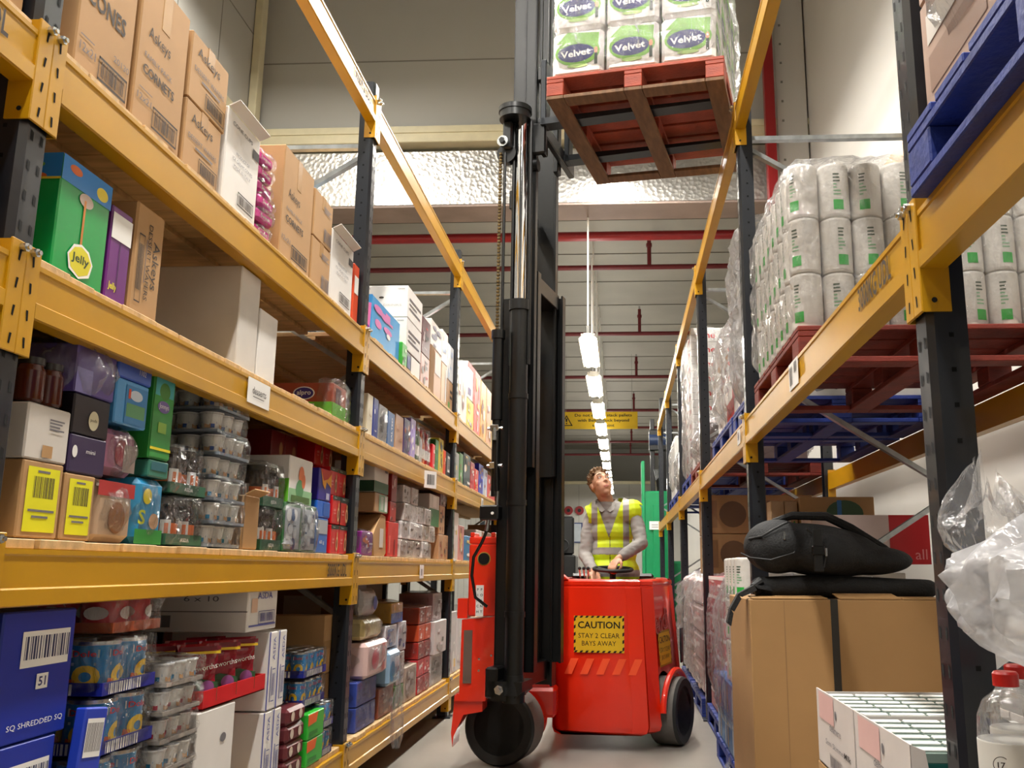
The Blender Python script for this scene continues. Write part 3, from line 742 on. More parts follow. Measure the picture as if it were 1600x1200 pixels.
# ---- third shelf, first bay
JEL = [('poly', [(.25, .2), (.35, .3), (.5, .33), (.65, .3), (.75, .2), (.7, .08), (.5, .03), (.3, .08)], PAPER), ('poly', [(.28, .2), (.37, .28), (.5, .31), (.63, .28), (.72, .2), (.67, .1), (.5, .05), (.33, .1)], C('#d9cf20')), ('text', .5, .19, .1, 'Jelly', C('#163a18'), .34, True)]
carton('food_box', 'tall glossy green box with blue lid printed Jelly beside the first post', 'box', 'L', 2.10, 2.325, z3, .31, C('#0f9a4a', .2), .15, E=[('rect', 0, .78, 1, 1, C('#1f7fd0')), ('oval', .8, .87, .12, .06, C('#e6d23a')), ('oval', .25, .92, .12, .04, C('#d86a2a')), ('oval', .5, .72, .14, .06, C('#b9a89a')), ('rect', .46, .3, .5, .72, C('#c47a2a'))] + JEL, Sd=[('rect', 0, .78, 1, 1, C('#1f7fd0')), ('oval', .55, .8, .2, .03, C('#d86a2a')), ('oval', .5, .9, .2, .03, C('#7ab04a')), ('rect', 0, .77, 1, .79, C('#e6d23a'))])
carton('food_box', 'purple box with white shipping label behind the green jelly box', 'box', 'L', 2.34, 2.445, z3, .27, C('#6a1f7a', .3), .24, E=[('text', .3, .14, .1, 'Jelly', C('#e6dc30'), .4, True), ('rect', .47, .1, .5, .7, C('#3a0f48'))])
b = MB(); b.box(0, .0008, 0, .1, 0, .075, PAPER)
_o = b.build('address_label', bpy.data.objects['food_box.002'], (.1212, -.05, .175), smooth=0)
carton('cardboard_box', 'brown dessert wafer carton stood on end next to the purple box', 'cardboard box', 'L', 2.465, 2.625, z3, .335, KRAFT, .17, E=[('text', .72, .5, .16, 'Askeys', INK, 0, False, -PI / 2), ('text', .5, .5, .09, 'DESSERT WAFERS', INK, 0, False, -PI / 2), ('rect', .39, .3, .41, .7, INKG), ('bars', .12, .1, .32, .72, INK, True)], ch=.006)
carton('cardboard_box', 'big open white carton in the middle of the third shelf', 'cardboard box', 'L', 3.22, 3.40, z3, .39, OFF, .40, Sd=[], flaps=False, xf=-1.42)
carton('cardboard_box', 'smaller white carton leaning at the right of the big white carton', 'cardboard box', 'L', 3.415, 3.60, z3, .28, WHT, .3, xf=-1.42)
o = carton('food_box', 'brown and green dessert pack printed alpro, under the desserts shelf label', 'box', 'L', 4.33, 4.545, z3, .165, C('#a34a32'), .32, xf=-1.41,
    Sd=[('rect', 0, 0, 1, .42, C('#6fc43a')), ('rect', .3, .05, .72, .36, PAPER), ('bars', .36, .08, .66, .34, INK), ('oval', .55, .68, .17, .2, PAPER), ('oval', .55, .68, .15, .17, C('#3a2a78')), ('text', .55, .68, .2, 'alpro', PAPER, .22, True), ('oval', .1, .66, .12, .15, C('#2a2348')), ('text', .1, .66, .16, 'alpro', C('#c9b8a8'), .16, True)], E=[('rect', 0, 0, 1, .42, C('#6fc43a')), ('rect', .2, .42, .6, .9, C('#4a1420'))])
wrap_shell(.1, .23, .19, 3, .01, 5, 8).build('shrink_wrap', o, (.13, 0, 0))
pack('dessert_pack', 'dark chocolate dessert pots in clear film, right of the alpro pack', 'pack', 'tub red', 2, 1, 4.57, z3, nz=3, scale=.85)
pouch('snack_bag', 'lime and yellow pillow bag against the second post, third shelf', 'bag', -1.47, 4.67, z3, .12, .19, C('#c9cf2a', .25), .05, PI / 2, [('rect', .15, .12, .85, .45, C('#5fb02f')), ('oval', .5, .7, .2, .1, C('#2a3a8a'))])
# ---- second shelf, first bay
def lab(n): return [('rect', .12, .08, .9, .92, C('#e3df1c')), ('bars', .28, .52, .76, .8, INK), ('rect', .35, .85, .65, .88, INKG), ('rect', .2, .34, .84, .37, INKG), ('rect', .3, .26, .7, .29, INKG)]
carton('cardboard_box', 'small brown carton with yellow barcode label, beside the first post', 'cardboard box', 'L', 2.09, 2.25, z2, .185, KRAFT, .26, E=lab(1))
carton('cardboard_box', 'small brown carton with yellow barcode label, right one of the pair', 'cardboard box', 'L', 2.262, 2.395, z2, .17, KRAFT, .26, E=lab(2))
carton('cardboard_box', 'white lidded carton on the left yellow-labelled carton', 'cardboard box', 'L', 2.085, 2.255, z2 + .187, .135, OFF, .25, E=small_print(.5, .75, .35, 4, h=.03) + [('rect', .38, .06, .62, .28, KRAFT)])
pack('jar_pack', 'two dark brown jars standing on the white lidded carton', 'jars', 'brown jar', 1, 2, 2.095, z2 + .325, wrap=False)
carton('food_box', 'dark purple box with a round white mark, above the right yellow label', 'box', 'L', 2.265, 2.43, z2 + .172, .10, C('#33254a'), .24, E=[('oval', .12, .55, .07, .16, PAPER), ('text', .55, .6, .16, 'mini', PAPER, .25)])
carton('food_box', 'black box with a cream roundel stacked on the dark purple box', 'box', 'L', 2.262, 2.43, z2 + .274, .105, C('#15121a', .3), .24, E=[('oval', .55, .4, .14, .25, C('#cfc8a8')), ('text', .55, .4, .12, 'puds', INK, .18)])
o = carton('food_box', 'violet pack in crumpled film, topmost left under the third shelf', 'box', 'L', 2.255, 2.44, z2 + .381, .13, C('#5a4a96', .3), .2, E=[('rect', .0, .0, .4, .5, C('#8a86c8'))])
wrap_shell(.24, .21, .15, 8, .022, 4, 10, BAGF).build('plastic_wrap', o)
def wrapped_bag(lbl, y0, y1, z, h, col, art, x=-1.42, dp=.2, seed=1, f=WRAP):
    o = carton('food_pack', lbl, 'pack', 'L', y0, y1, z, h, C(col, .3), dp, E=art, ch=.02, xf=x)
    wrap_shell(dp + .03, y1 - y0 + .012, h + .012, seed, .012, 4, 9, f).build('plastic_wrap', o)
    return o
wrapped_bag('red and cream biscuit pack in film, right of the yellow labels', 2.415, 2.61, z2, .17, '#b59a80', [('rect', .02, .74, .98, .98, C('#b03030')), ('oval', .55, .4, .22, .26, C('#8c5a30'))], seed=4)
wrapped_bag('mauve biscuit pack in film stacked under the blue boxes', 2.415, 2.60, z2 + .185, .13, '#96607a', [('oval', .55, .5, .2, .3, C('#8a2a3a')), ('rect', .6, .1, .95, .7, C('#8a7a72'))], seed=5)
carton('food_box', 'light blue box with an oval picture, lower of the blue stack', 'box', 'L', 2.45, 2.625, z2 + .33, .13, C('#4f9ad8', .3), .2, E=[('rect', .28, .05, .96, .9, C('#3a82c0'))] + [('oval', .6, .7, .2, .12, C('#c8d4e4')), ('rect', .32, .2, .9, .5, C('#5a9a6a')), ('rect', .35, .6, .42, .82, C('#d04a2a'))])
carton('food_box', 'mid blue box with two white captions, second of the blue stack', 'box', 'L', 2.45, 2.635, z2 + .4625, .062, C('#2a56b8', .3), .2, E=[('text', .7, .5, .35, '1102', PAPER, .2)])
carton('food_box', 'mid blue box printed POLISHED, topmost of the blue stack', 'box', 'L', 2.45, 2.64, z2 + .526, .062, C('#2350b4', .3), .2, E=[('rect', .3, .1, .97, .9, C('#173a8c')), ('text', .65, .5, .3, 'POLISHED', PAPER, .4)])
pouch('crisp_bag', 'brown snack bag standing on the blue boxes under the third shelf', 'bag', -1.52, 2.60, z2 + .592, .17, .0, C('#7a4030', .25), .06) if False else None
GA = [('rect', .02, .02, .98, .98, C('#2f8a3a')), ('rect', .05, .72, .95, .97, C('#3aa0a8')), ('oval', .5, .78, .26, .1, C('#3a7a28')), ('oval', .5, .6, .3, .07, C('#6a5a9a')), ('text', .5, .6, .08, 'Jonnys', PAPER, .46), ('rect', .3, .3, .7, .42, C('#84b03a')), ('rect', 0, .1, 1, .13, C('#d8c820'))]
carton('food_box', 'tall green box with teal top behind the blue boxes', 'box', 'L', 2.655, 2.78, z2 + .255, .27, C('#2f8a3a', .3), .2, E=GA)
carton('food_box', 'low dark green box below the tall green teal-topped box', 'box', 'L', 2.665, 2.785, z2 + .2, .052, C('#3a7a68', .3), .2, E=[('rect', .1, .4, .9, .9, C('#24606a'))])
wrapped_bag('blue and green biscuit bag with yellow spots in loose film', 2.625, 2.785, z2, .195, '#2f8fc0', [('rect', 0, 0, 1, .22, C('#2f8a3a')), ('oval', .35, .72, .16, .12, C('#e0cf2a')), ('oval', .65, .35, .18, .12, C('#c9a07a')), ('text', .2, .4, .3, 'S', C('#c9d42a'), .25, True)], seed=9)
for k in range(2):
    pack('jar_pack', ['lower', 'upper'][k] + ' green tray of dark jars with orange labels in film', 'jars', 'dark jar', 2, 2, 2.81, z2 + k * .162, tray=C('#2f5f46'), trayh=.036, traydeco=[('text', .5, .5, .45, 'ASDA', PAPER, .25, True)], scale=1.28, fat=1.25, amp=.01)
for k in range(7):
    pack('yoghurt_tray', '%s film-wrapped layer of white dessert tubs with blue labels' % ['first', 'second', 'third', 'fourth', 'fifth', 'sixth', 'top'][k], 'tubs', 'tub' if k > 3 else 'tub teal', 4, 3, 3.09 + R.uniform(-.01, .01), z2 + k * .079, tray=C('#8f9aa8'), trayh=.012, scale=1.15, xf=-1.40 + R.uniform(-.01, .005), group='stacked layers of dessert tubs', amp=.007)
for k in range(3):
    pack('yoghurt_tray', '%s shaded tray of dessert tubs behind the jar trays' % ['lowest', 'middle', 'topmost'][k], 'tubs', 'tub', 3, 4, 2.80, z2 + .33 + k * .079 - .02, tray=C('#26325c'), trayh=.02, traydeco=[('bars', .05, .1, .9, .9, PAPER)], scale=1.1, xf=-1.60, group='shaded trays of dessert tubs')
carton('cardboard_box', 'plain brown carton left of the dark bottles, second shelf', 'cardboard box', 'L', 3.375, 3.53, z2, .20, KRAFT, .28, flaps=True, E=[('rect', .05, .0, .1, 1, KRAFT2)])
for k in range(2):
    pack('bottle_pack', ['lower', 'upper'][k] + ' green tray of fat dark bottles with white labels', 'bottles', 'pop bottle', 2, 2, 3.56, z2 + k * .175, tray=C('#2f5f46'), trayh=.04, traydeco=[('text', .5, .5, .45, 'ASDA', PAPER, .3, True)], scale=.62 * 1.0, amp=.012) if False else None
for k in range(2):
    pack('jar_pack', ['lower', 'upper'][k] + ' green tray of big dark jars between brown carton and green boxes', 'jars', 'dark jar', 2, 2, 3.565, z2 + k * .172, tray=C('#2f5f46'), trayh=.042, traydeco=[('text', .5, .5, .45, 'ASDA', PAPER, .3, True)], scale=1.42, amp=.012)
for k, (a, c_) in enumerate(((3.80, 4.0), (4.01, 4.20))):
    o = carton('food_box', ['left', 'right'][k] + ' green box with silvery film front, second shelf', 'box', 'L', a, c_, z2, .205, C('#2f6a3c', .4), .26, Sd=[('rect', .42, .12, .78, .5, PAPER), ('rect', .5, .2, .7, .42, INK), ('rect', .54, .22, .66, .4, PAPER)] if k == 0 else [], E=[('rect', .05, .05, .95, .92, C('#a8b0ba'))] + seeded_art(400 + k, ['#e8eaee', '#59616c', '#c6ccd4', '#2a4a7a'], 14))  # silver shapes paint glints of the film into the front graphics
    wrap_shell(.05, c_ - a - .01, .2, 20 + k, .016, 4, 9, BAGF).build('film_window', o, (.125, 0, 0))
carton('food_box', 'white and lime box with a carrot drawing on top of the green boxes', 'box', 'L', 3.83, 4.12, z2 + .207, .20, WHT, .34, E=[('rect', 0, 0, 1, .3, C('#8ab88a')), ('oval', .5, .62, .12, .2, C('#d8703a')), ('oval', .45, .3, .16, .22, C('#4f8a58')), ('oval', .6, .5, .08, .16, C('#cf6a3a')), ('rect', .1, .02, .9, .16, C('#4a6a30'))], Sd=[('rect', .0, 0, 1, .5, C('#6cc034')), ('rect', .42, .1, .7, .32, PAPER)])
carton('food_box', 'deep blue box with a flame picture between lime and red boxes', 'box', 'L', 4.215, 4.40, z2 + .245, .15, C('#2a1f88', .3), .26, E=[('poly', [(.1, .98), (.3, .5), (.5, .35), (.6, .6), (.98, .45), (.98, .98)], C('#e8a02a')), ('poly', [(.1, .98), (.35, .62), (.7, .7), (.98, .9), (.98, .98)], C('#c03020')), ('rect', .6, .05, .85, .25, C('#b8b4d0'))])
carton('food_box', 'bright blue box below the deep blue flame box', 'box', 'L', 4.215, 4.40, z2 + .165, .078, C('#1f62c8', .3), .26, E=[('rect', .45, .1, .98, .9, C('#2d5cae'))])
carton('food_box', 'silver and blue box at the foot of the blue stack', 'box', 'L', 4.215, 4.385, z2, .162, C('#2a66b8', .3), .24, E=[('rect', .1, .55, .95, .95, C('#a8acb4')), ('text', .5, .3, .14, '60 g', PAPER, .4)])
REDF = [('rect', 0, .86, 1, 1, C('#20302a')), ('text', .35, .93, .07, 'Thorntons', PAPER, .3), ('oval', .76, .36, .15, .26, C('#d8b080')), ('oval', .76, .36, .08, .16, C('#7a2a18')), ('rect', .7, .62, .82, .75, C('#c89a60')), ('text', .28, .5, .1, 'CLASSIC', C('#f0d8c8'), .3), ('text', .28, .38, .08, '6 pies', C('#f0d8c8'), .24)]
n = 0
for k, zz in enumerate((0, .142, .284, .43)):
    for j, yy in enumerate(((4.42, 4.545), (4.552, 4.685))):
        body = C('#c8141c', .3)
        if k == 1 and j == 1: body = C('#1c2420', .3)
        xx = -1.41 - (.02 if k == 2 else .0) - (.1 if k == 3 else 0)
        w1 = ['bottom', 'second', 'third', 'top'][k]; w2 = ['left', 'right'][j]
        carton('food_box', 'red box with a round pudding picture, %s row, %s of its pair' % (w1, w2), 'box', 'L', yy[0], yy[1], z2 + zz, .138, body, .3, E=REDF if not (k == 1 and j == 1) else [('rect', 0, .0, .72, .8, C('#b02018'))] + REDF, Sd=[('rect', .5, .2, .6, .8, C('#e04a4a'))], xf=xx, group='red pudding boxes')
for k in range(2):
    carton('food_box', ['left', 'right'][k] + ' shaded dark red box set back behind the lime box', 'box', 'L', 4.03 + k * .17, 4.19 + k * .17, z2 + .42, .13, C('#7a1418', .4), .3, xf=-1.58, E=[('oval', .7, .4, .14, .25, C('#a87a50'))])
for k in range(2):
    pack('bottle_pack', ['near', 'far'][k] + ' dark bottle pair at the back under the third shelf', 'bottles', 'brown jar', 1, 2, 2.44 + k * .16, z2 + .592 - .0, wrap=False, xf=-1.46, scale=.0001) if False else None
pouch('snack_bag', 'crumpled brown snack bag on top of the blue stack', 'bag', -1.53, 2.58, z2 + .591, .15, .032 + .0, C('#8a4a38', .25), .1, PI / 2)
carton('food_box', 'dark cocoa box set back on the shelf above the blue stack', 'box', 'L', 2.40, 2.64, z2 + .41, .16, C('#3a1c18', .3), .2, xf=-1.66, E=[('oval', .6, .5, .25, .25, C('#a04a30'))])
# ---- lowest shelf, first bay
SQ = [('rect', .26, .56, .92, .84, PAPER), ('bars', .3, .62, .9, .8, C('#27305a')), ('rect', .5, .38, .66, .5, PAPER), ('text', .58, .44, .1, '51', C('#16226a'), .1, True), ('text', .55, .12, .06, 'SQ SHREDDED SQ', PAPER, .75)]
navy = C('#172f9c', .35)
carton('food_box', 'large dark blue carton with white barcode panel, upper left of the lowest shelf', 'box', 'L', 2.09, 2.375, .755, .30, navy, .3, E=SQ, Sd=[('rect', .7, .2, .95, .5, PAPER)])
carton('food_box', 'large dark blue carton with white barcode panel, beneath its twin', 'box', 'L', 2.09, 2.34, .452, .30, navy, .3, E=SQ, Sd=[('rect', .7, .2, .95, .5, PAPER)])
carton('food_box', 'dark blue carton at the bottom of the blue carton stack', 'box', 'L', 2.09, 2.34, z1, .15, navy, .3, E=SQ)
o = carton('food_box', 'small torn blue box leaning against the blue carton stack', 'box', 'L', 2.365, 2.47, .53, .27, C('#2440b8', .35), .03, xf=-1.375, E=[('rect', .12, .55, .88, .9, PAPER), ('bars', .16, .6, .84, .86, INKG), ('rect', .4, .2, .6, .32, PAPER)])
o.rotation_euler = (-.12, 0, 0)
cblue = C('#1f2a8c', .4)
for k in range(4):
    pack('can_tray', '%s blue tray of pineapple cans in film, near stack on the lowest shelf' % ['bottom', 'second', 'third', 'top'][k], 'cans', 'pineapple can', 2, 2, 2.51 + (.01, 0, .012, .0)[k], z1 + .05 + k * .155, tray=cblue, trayh=.036, traydeco=[('bars', .1, .1, .7, .9, PAPER)], scale=1.32, fat=1.38, xf=-1.40, group='near stack of pineapple can trays')
carton('cardboard_box', 'flat brown carton under the near stack of pineapple cans', 'cardboard box', 'L', 2.50, 2.78, z1, .049, KRAFT2, .3)
pack('can_tray', 'film-wrapped red and white cans topping the pineapple cans', 'cans', 'red can', 2, 2, 2.56, z1 + .676, tray=C('#c0603a'), trayh=.03, amp=.012, scale=1.15, fat=1.5)
for k in range(7):
    pack('dessert_tray', '%s tray of small pink dessert pots in film beside the pineapple cans' % ['lowest', 'second', 'third', 'fourth', 'fifth', 'sixth', 'topmost'][k], 'pots', 'tub red' if k % 3 else 'tub teal', 3, 3, 2.83 + R.uniform(-.012, .012), z1 + k * .083, tray=C('#b0a8a0'), trayh=.014, scale=1.08, xf=-1.39 + R.uniform(-.01, .01), group='stacked trays of pink dessert pots', amp=.012)
carton('cardboard_box', 'white carton with green band under the red pouch tray', 'cardboard box', 'L', 3.10, 3.40, z1 + .0, .385, WHT, .4, E=[('rect', 0, 0, 1, .3, C('#2f6a3c')), ('oval', .7, .72, .08, .04, INKG), ('text', .5, .15, .07, 'fruit', PAPER, .3)], Sd=[('rect', 0, 0, 1, .3, C('#2f6a3c'))], xf=-1.40)
t = thing('pouch_tray', 'red open display tray on the white and green carton', 'tray', (-1.56, 3.40, z1 + .392), 0)
b = MB(); redc = C('#cc1a20', .35)
b.box(-.16, .16, -.27, .27, 0, .004, redc)
for bx in ((-.16, -.155, -.27, .27), (.155, .16, -.27, .27), (-.155, .155, -.27, -.265), (-.155, .155, .265, .27)): b.box(*bx, .0, .06, redc)
b.build('tray_body', t)
for k in range(6):
    i, j = k % 3, k // 3
    pouch('sweet_pouch', 'dark red pouch printed Whitworths in the red tray, %s, %s row' % (['near', 'middle', 'far'][i], ['front', 'back'][j]), 'pouch', -1.47 - j * .12, 3.21 + i * .165, z1 + .398, .15, .20, C('#8a1024', .2), .06, .8,
          [('rect', .04, .9, .96, .97, C('#6a0c1c')), ('rect', .04, .84, .96, .885, C('#e0b820')), ('text', .5, .6, .13, 'Whitworths', PAPER, .8, False, .15), ('poly', [(.06, .05), (.94, .05), (.94, .36), (.5, .44), (.06, .36)], C('#26502e')), ('oval', .7, .28, .16, .12, C('#8a4a8a')), ('oval', .35, .2, .16, .09, C('#5a3a58'))], group='sweet pouches in the red tray', tilt=0)
BW = [('rect', .0, .93, 1, 1, C('#2a3a9a')), ('rect', .05, .1, .95, .14, C('#5a62a8')), ('text', .55, .75, .2, 'ASDA', C('#4a56a8'), .5), ('rect', .1, .4, .3, .7, C('#d8b8a0')), ('bars', .35, .14, .9, .42, C('#2a3a8a'), True)]
carton('cardboard_box', 'white carton with blue lid edge and sketchy logo, topmost by the pouches', 'cardboard box', 'L', 3.45, 3.745, z1 + .62, .175, WHT, .45, E=BW, Sd=[('text', .6, .7, .16, '6 x 10', INKG, .3), ('rect', 0, .42, 1, .44, INKG), ('rect', .1, .1, .35, .35, INKG)], xf=-1.40)
for k in range(2):
    for j in range(2):
        carton('cardboard_box', 'white carton with blue side print, %s row, %s of its pair, behind the pouches' % (['lower', 'upper'][k], ['left', 'right'][j]), 'cardboard box', 'L', 3.69 + j * .1 - .01 * (1 - k), 3.782 + j * .1 - .01 * (1 - k), z1 + k * .306, .30, WHT, .4, E=[('rect', 0, 0, .12, 1, C('#2a3a9a')), ('rect', .35, .1, .42, .55, C('#2a3a8a')), ('bars', .5, .1, .85, .52, C('#3a448a'), True), ('text', .6, .78, .12, 'ASDA', C('#4a56a8'), .0, False, PI / 2)], xf=-1.40, group='white cartons with blue side print')
for k in range(3):
    pack('meat_can_pack', '%s pack of dark maroon rounded tins at the front of the lowest shelf' % ['bottom', 'middle', 'top'][k], 'tins', 'brown jar', 3, 2, 3.95, z1 + k * .0 + [0, .001, .002][k], scale=.001) if False else None
for k in range(4):
    o = carton('food_box', '%s maroon corned beef tin sleeve in the front stack' % ['bottom', 'second', 'third', 'top'][k], 'box', 'L', 3.93, 4.14, z1 + k * .07, .068, C('#5a1f26', .3), .3, xf=-1.39, ch=.014, group='maroon tin sleeves', E=[('oval', .25, .5, .1, .3, C('#c8b8a8')), ('oval', .7, .5, .1, .3, C('#c8b8a8'))])
o = carton('food_box', 'blue and silver tin lying below the maroon sleeves', 'box', 'L', 3.925, 4.0, z1, .06, C('#3a5a9a', .3), .06, xf=-1.325, ch=.012) if False else None
for k in range(2):
    carton('food_box', ['lower', 'upper'][k] + ' bright green sweet box with orange corner on the lowest shelf', 'box', 'L', 4.17, 4.39, z1 + k * .112, .11, C('#2faa32', .3), .2, xf=-1.385, E=[('poly', [(.0, .55), (.5, .6), (.6, .98), (0, .98)], C('#e0601c')), ('rect', .1, .15, .6, .3, C('#1f7a22'))])
for k in range(4):
    pack('can_tray', '%s tray of pineapple cans in film, far stack on the lowest shelf' % ['bottom', 'second', 'third', 'top'][k], 'cans', 'pineapple can', 4, 4, 4.155 + .005 * k if k > 1 else 4.41 - .25 * 0 - .0, z1 + k * .125 + (.0 if k < 2 else 0), tray=cblue, trayh=.032, traydeco=[('bars', .1, .1, .8, .9, PAPER)], xf=-1.415 if k > 1 else -1.59, group='far stack of pineapple can trays') if k > 1 else pack('can_tray', '%s tray of pineapple cans in film, far stack on the lowest shelf' % ['bottom', 'second'][k], 'cans', 'pineapple can', 4, 2, 4.41, z1 + k * .125, tray=cblue, trayh=.032, traydeco=[('bars', .1, .1, .8, .9, PAPER)], xf=-1.395, group='far stack of pineapple can trays')
carton('cardboard_box', 'large brown carton at the second post, upper of two, lowest shelf', 'cardboard box', 'L', 4.60, 4.735, z1 + .345, .28, KRAFT, .42, E=[('rect', .0, .42, .9, .56, TAPE), ('rect', .82, .1, .9, .9, INKG)], xf=-1.47)
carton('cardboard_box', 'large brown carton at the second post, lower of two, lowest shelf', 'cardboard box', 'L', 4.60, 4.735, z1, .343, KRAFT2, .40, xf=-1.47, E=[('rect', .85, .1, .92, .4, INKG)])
# ---- second bay
FB = ['second bay']
def gen(z, y0, y1, h, col, lbl, cat='box', depth=.26, name='food_box', cols=None, seed=0, E=None, Sd=(), bands=(), xf=None, wrapped=False, group=None, n=8):
    art = list(E) if E is not None else seeded_art(seed, cols or ['#e8e4dc', '#c03028', '#2a4a9a', '#e0b830'], n)
    o = carton(name, lbl, cat, 'L', y0, y1 - .006, z, h, C(col, .4), depth, E=art, Sd=Sd, bands=bands, xf=xf, group=group)
    if wrapped: wrap_shell(depth + .02, y1 - y0 + .004, h + .012, seed, .008, 5, 7).build('plastic_wrap', o)
    return o
gen(z4, 4.96, 5.62, .26, '#3a9ad8', 'blue carton with splashy purple and orange artwork, second bay', depth=.02 + .2, Sd=[('rect', 0, .85, 1, 1, C('#2f8ad0')), ('poly', [(.3, .1), (.95, .05), (.98, .8), (.6, .85), (.45, .5)], C('#d878b8')), ('oval', .7, .5, .2, .15, C('#e8a02a')), ('oval', .75, .25, .2, .1, C('#7a2a9a')), ('rect', .55, .7, .9, .78, C('#e85a2a')), ('oval', .3, .6, .15, .15, C('#4fb8e8')), ('oval', .5, .3, .1, .08, C('#d02a8a'))], cols=['#e8e8ea', '#d878b8'], seed=3)
gen(z4, 5.64, 5.78, .15, '#3fa838', 'small green pack between the splashy carton and white cartons', cols=['#e8e8d8', '#2a7a2a', '#1a1a2a'], seed=4, xf=-1.40)
for k in range(2):
    carton('cardboard_box', ['lower', 'upper'][k] + ' white lidded carton in the tall stack, second bay', 'cardboard box', 'L', 5.80, 6.24, z4 + .14 + k * .22, .218, WHT, .34, Sd=[('text', .16, .9, .06, 'CHOICE', INKG, .16), ('text', .86, .9, .06, '12X500', INKG, .14), ('oval', .47, .62, .05, .035, INK) if k else ('rect', .4, .1, .6, .12, INKG), ('text', .5, .38, .1, 'SPORTS DRINKS', C('#b8b4ae'), .75)], E=[('rect', .1, .3, .85, .36, INKG), ('rect', .1, .45, .6, .5, INKG), ('rect', .1, .6, .9, .66, INKG)])
gen(z4, 5.80, 6.24, .135, '#20222a', 'low black pack with white and blue panel under the white cartons', depth=.3, E=[('rect', .35, .05, .95, .95, PAPER), ('rect', .1, .2, .3, .8, C('#28347a'))], Sd=[('rect', .1, .2, .3, .8, C('#d8c020')), ('rect', .5, .1, .95, .9, C('#28347a'))])
gen(z4, 6.26, 6.54, .23, '#c9a8a0', 'pinkish carton with red flowers, lower, second bay', cols=['#b84a48', '#e4d8d0', '#8a8480'], seed=6, depth=.28)
gen(z4 + .232, 6.26, 6.54, .27, '#5a3034', 'dark red and black carton standing on the pinkish carton', cols=['#c02a30', '#2a2428', '#b8a8a8'], seed=7, depth=.28)
gen(z4, 6.56, 6.98, .36, '#b58a64', 'brown carton with ragged edge below a white pack, second bay', name='cardboard_box', cat='cardboard box', E=[('rect', 0, .0, .35, 1, KRAFT2), ('rect', .4, .5, .95, .95, PAPER)], depth=.3)
gen(z4 + .363, 6.56, 6.98, .2, '#dcd8d2', 'white pack with sloping top on the ragged brown carton', cols=['#b8b4b0', '#8a8a9a'], seed=2, depth=.3)
gen(z4, 7.0, 7.22, .33, '#c8a884', 'plain light brown carton near the third post, fourth shelf', name='cardboard_box', cat='cardboard box', E=[('rect', .7, .1, .95, .9, PAPER)], depth=.3)
gen(z4, 7.24, 7.49, .24, '#b08c68', 'brown carton with black print against the third post', name='cardboard_box', cat='cardboard box', E=[('rect', .5, .4, .9, .5, INK), ('rect', .5, .6, .9, .7, INK), ('rect', .2, .0, .5, .25, C('#4a8a3a'))], depth=.3)
gen(z4 + .333, 6.99, 7.22, .26, '#e2e0dc', 'clear-topped white box stacked by the third post', cols=['#d0ccc8', '#a8bcd8'], seed=8, depth=.3)
gen(z4 + .243, 7.24, 7.49, .3, '#d9dde2', 'pale blue-white box stacked by the third post', cols=['#b8c8e0', '#e8e8e8'], seed=9, depth=.3)
# third shelf second bay
gen(z3, 4.97, 5.08, .235, '#d8d0b8', 'cream box standing right of the second post', cols=['#e8e4d8', '#b8a880'], seed=11, n=4)
gen(z3, 5.09, 5.20, .235, '#28388a', 'navy box standing beside the cream box', cols=['#c8ccd8', '#3a4a9a'], seed=12, n=4)
gen(z3, 5.21, 5.41, .22, '#8a8c90', 'silver foil bags in a sleeve beside the navy box', cols=['#d8d8dc', '#3a3a42', '#5a5c66'], seed=13, wrapped=True)
gen(z3, 5.42, 5.59, .215, '#2a5a94', 'steel blue box with vertical white lettering, third shelf', E=[('text', .6, .5, .2, 'SALTED', PAPER, 0, True, PI / 2)])
gen(z3, 5.61, 5.82, .23, '#b89070', 'tan carton beside the steel blue box', name='cardboard_box', cat='cardboard box', cols=['#c8a080', '#a87858'], seed=14, n=4)
gen(z3, 5.84, 6.02, .24, '#4a3a6a', 'dark bag-filled box with orange swirl, third shelf', cols=['#b8582a', '#2a2a5a', '#8a5a9a'], seed=15, wrapped=True)
gen(z3, 6.03, 6.18, .27, '#9a86c8', 'lilac and white cereal box, third shelf', cols=['#e8e4e4', '#7a5ab8', '#d8c8d8'], seed=16)
for k, (a, kd, nm) in enumerate(((6.20, 'bottle green', 'dark green'), (6.28, 'bottle green', 'slim green'), (6.38, 'bottle white', 'white'), (6.47, 'bottle orange', 'orange'), (6.57, 'bottle red', 'red'), (6.66, 'bottle red', 'bright red'))):
    pack('sauce_bottles', '%s sauce bottles in the row of bottles, second bay, %s from the left' % (nm, ['first', 'second', 'third', 'fourth', 'fifth', 'sixth'][k]), 'bottles', kd, 2, 1, a, z3, wrap=(k % 2 == 0), group='rows of sauce bottles')
gen(z3, 6.76, 6.86, .19, '#c81c24', 'small bright red box right of the bottles', cols=['#e8d8d0'], seed=17, n=3)
gen(z3, 6.87, 6.99, .24, '#2f7a3a', 'green box with dark edge right of the red box', cols=['#24602c'], seed=18, n=3)
gen(z3, 7.0, 7.18, .27, '#d0b83a', 'yellow pasta box with dark print near the third post', cols=['#5a5a5a', '#e8dca0', '#3a3a3a'], seed=19)
gen(z3, 7.19, 7.29, .2, '#d84a28', 'orange-red box right of the yellow pasta box', cols=['#e8c8a0'], seed=20, n=3)
gen(z3, 7.3, 7.49, .2, '#2a2a30', 'black box with white barcode against the third post', E=[('rect', .3, .2, .8, .85, PAPER), ('bars', .35, .3, .75, .75, INK)])
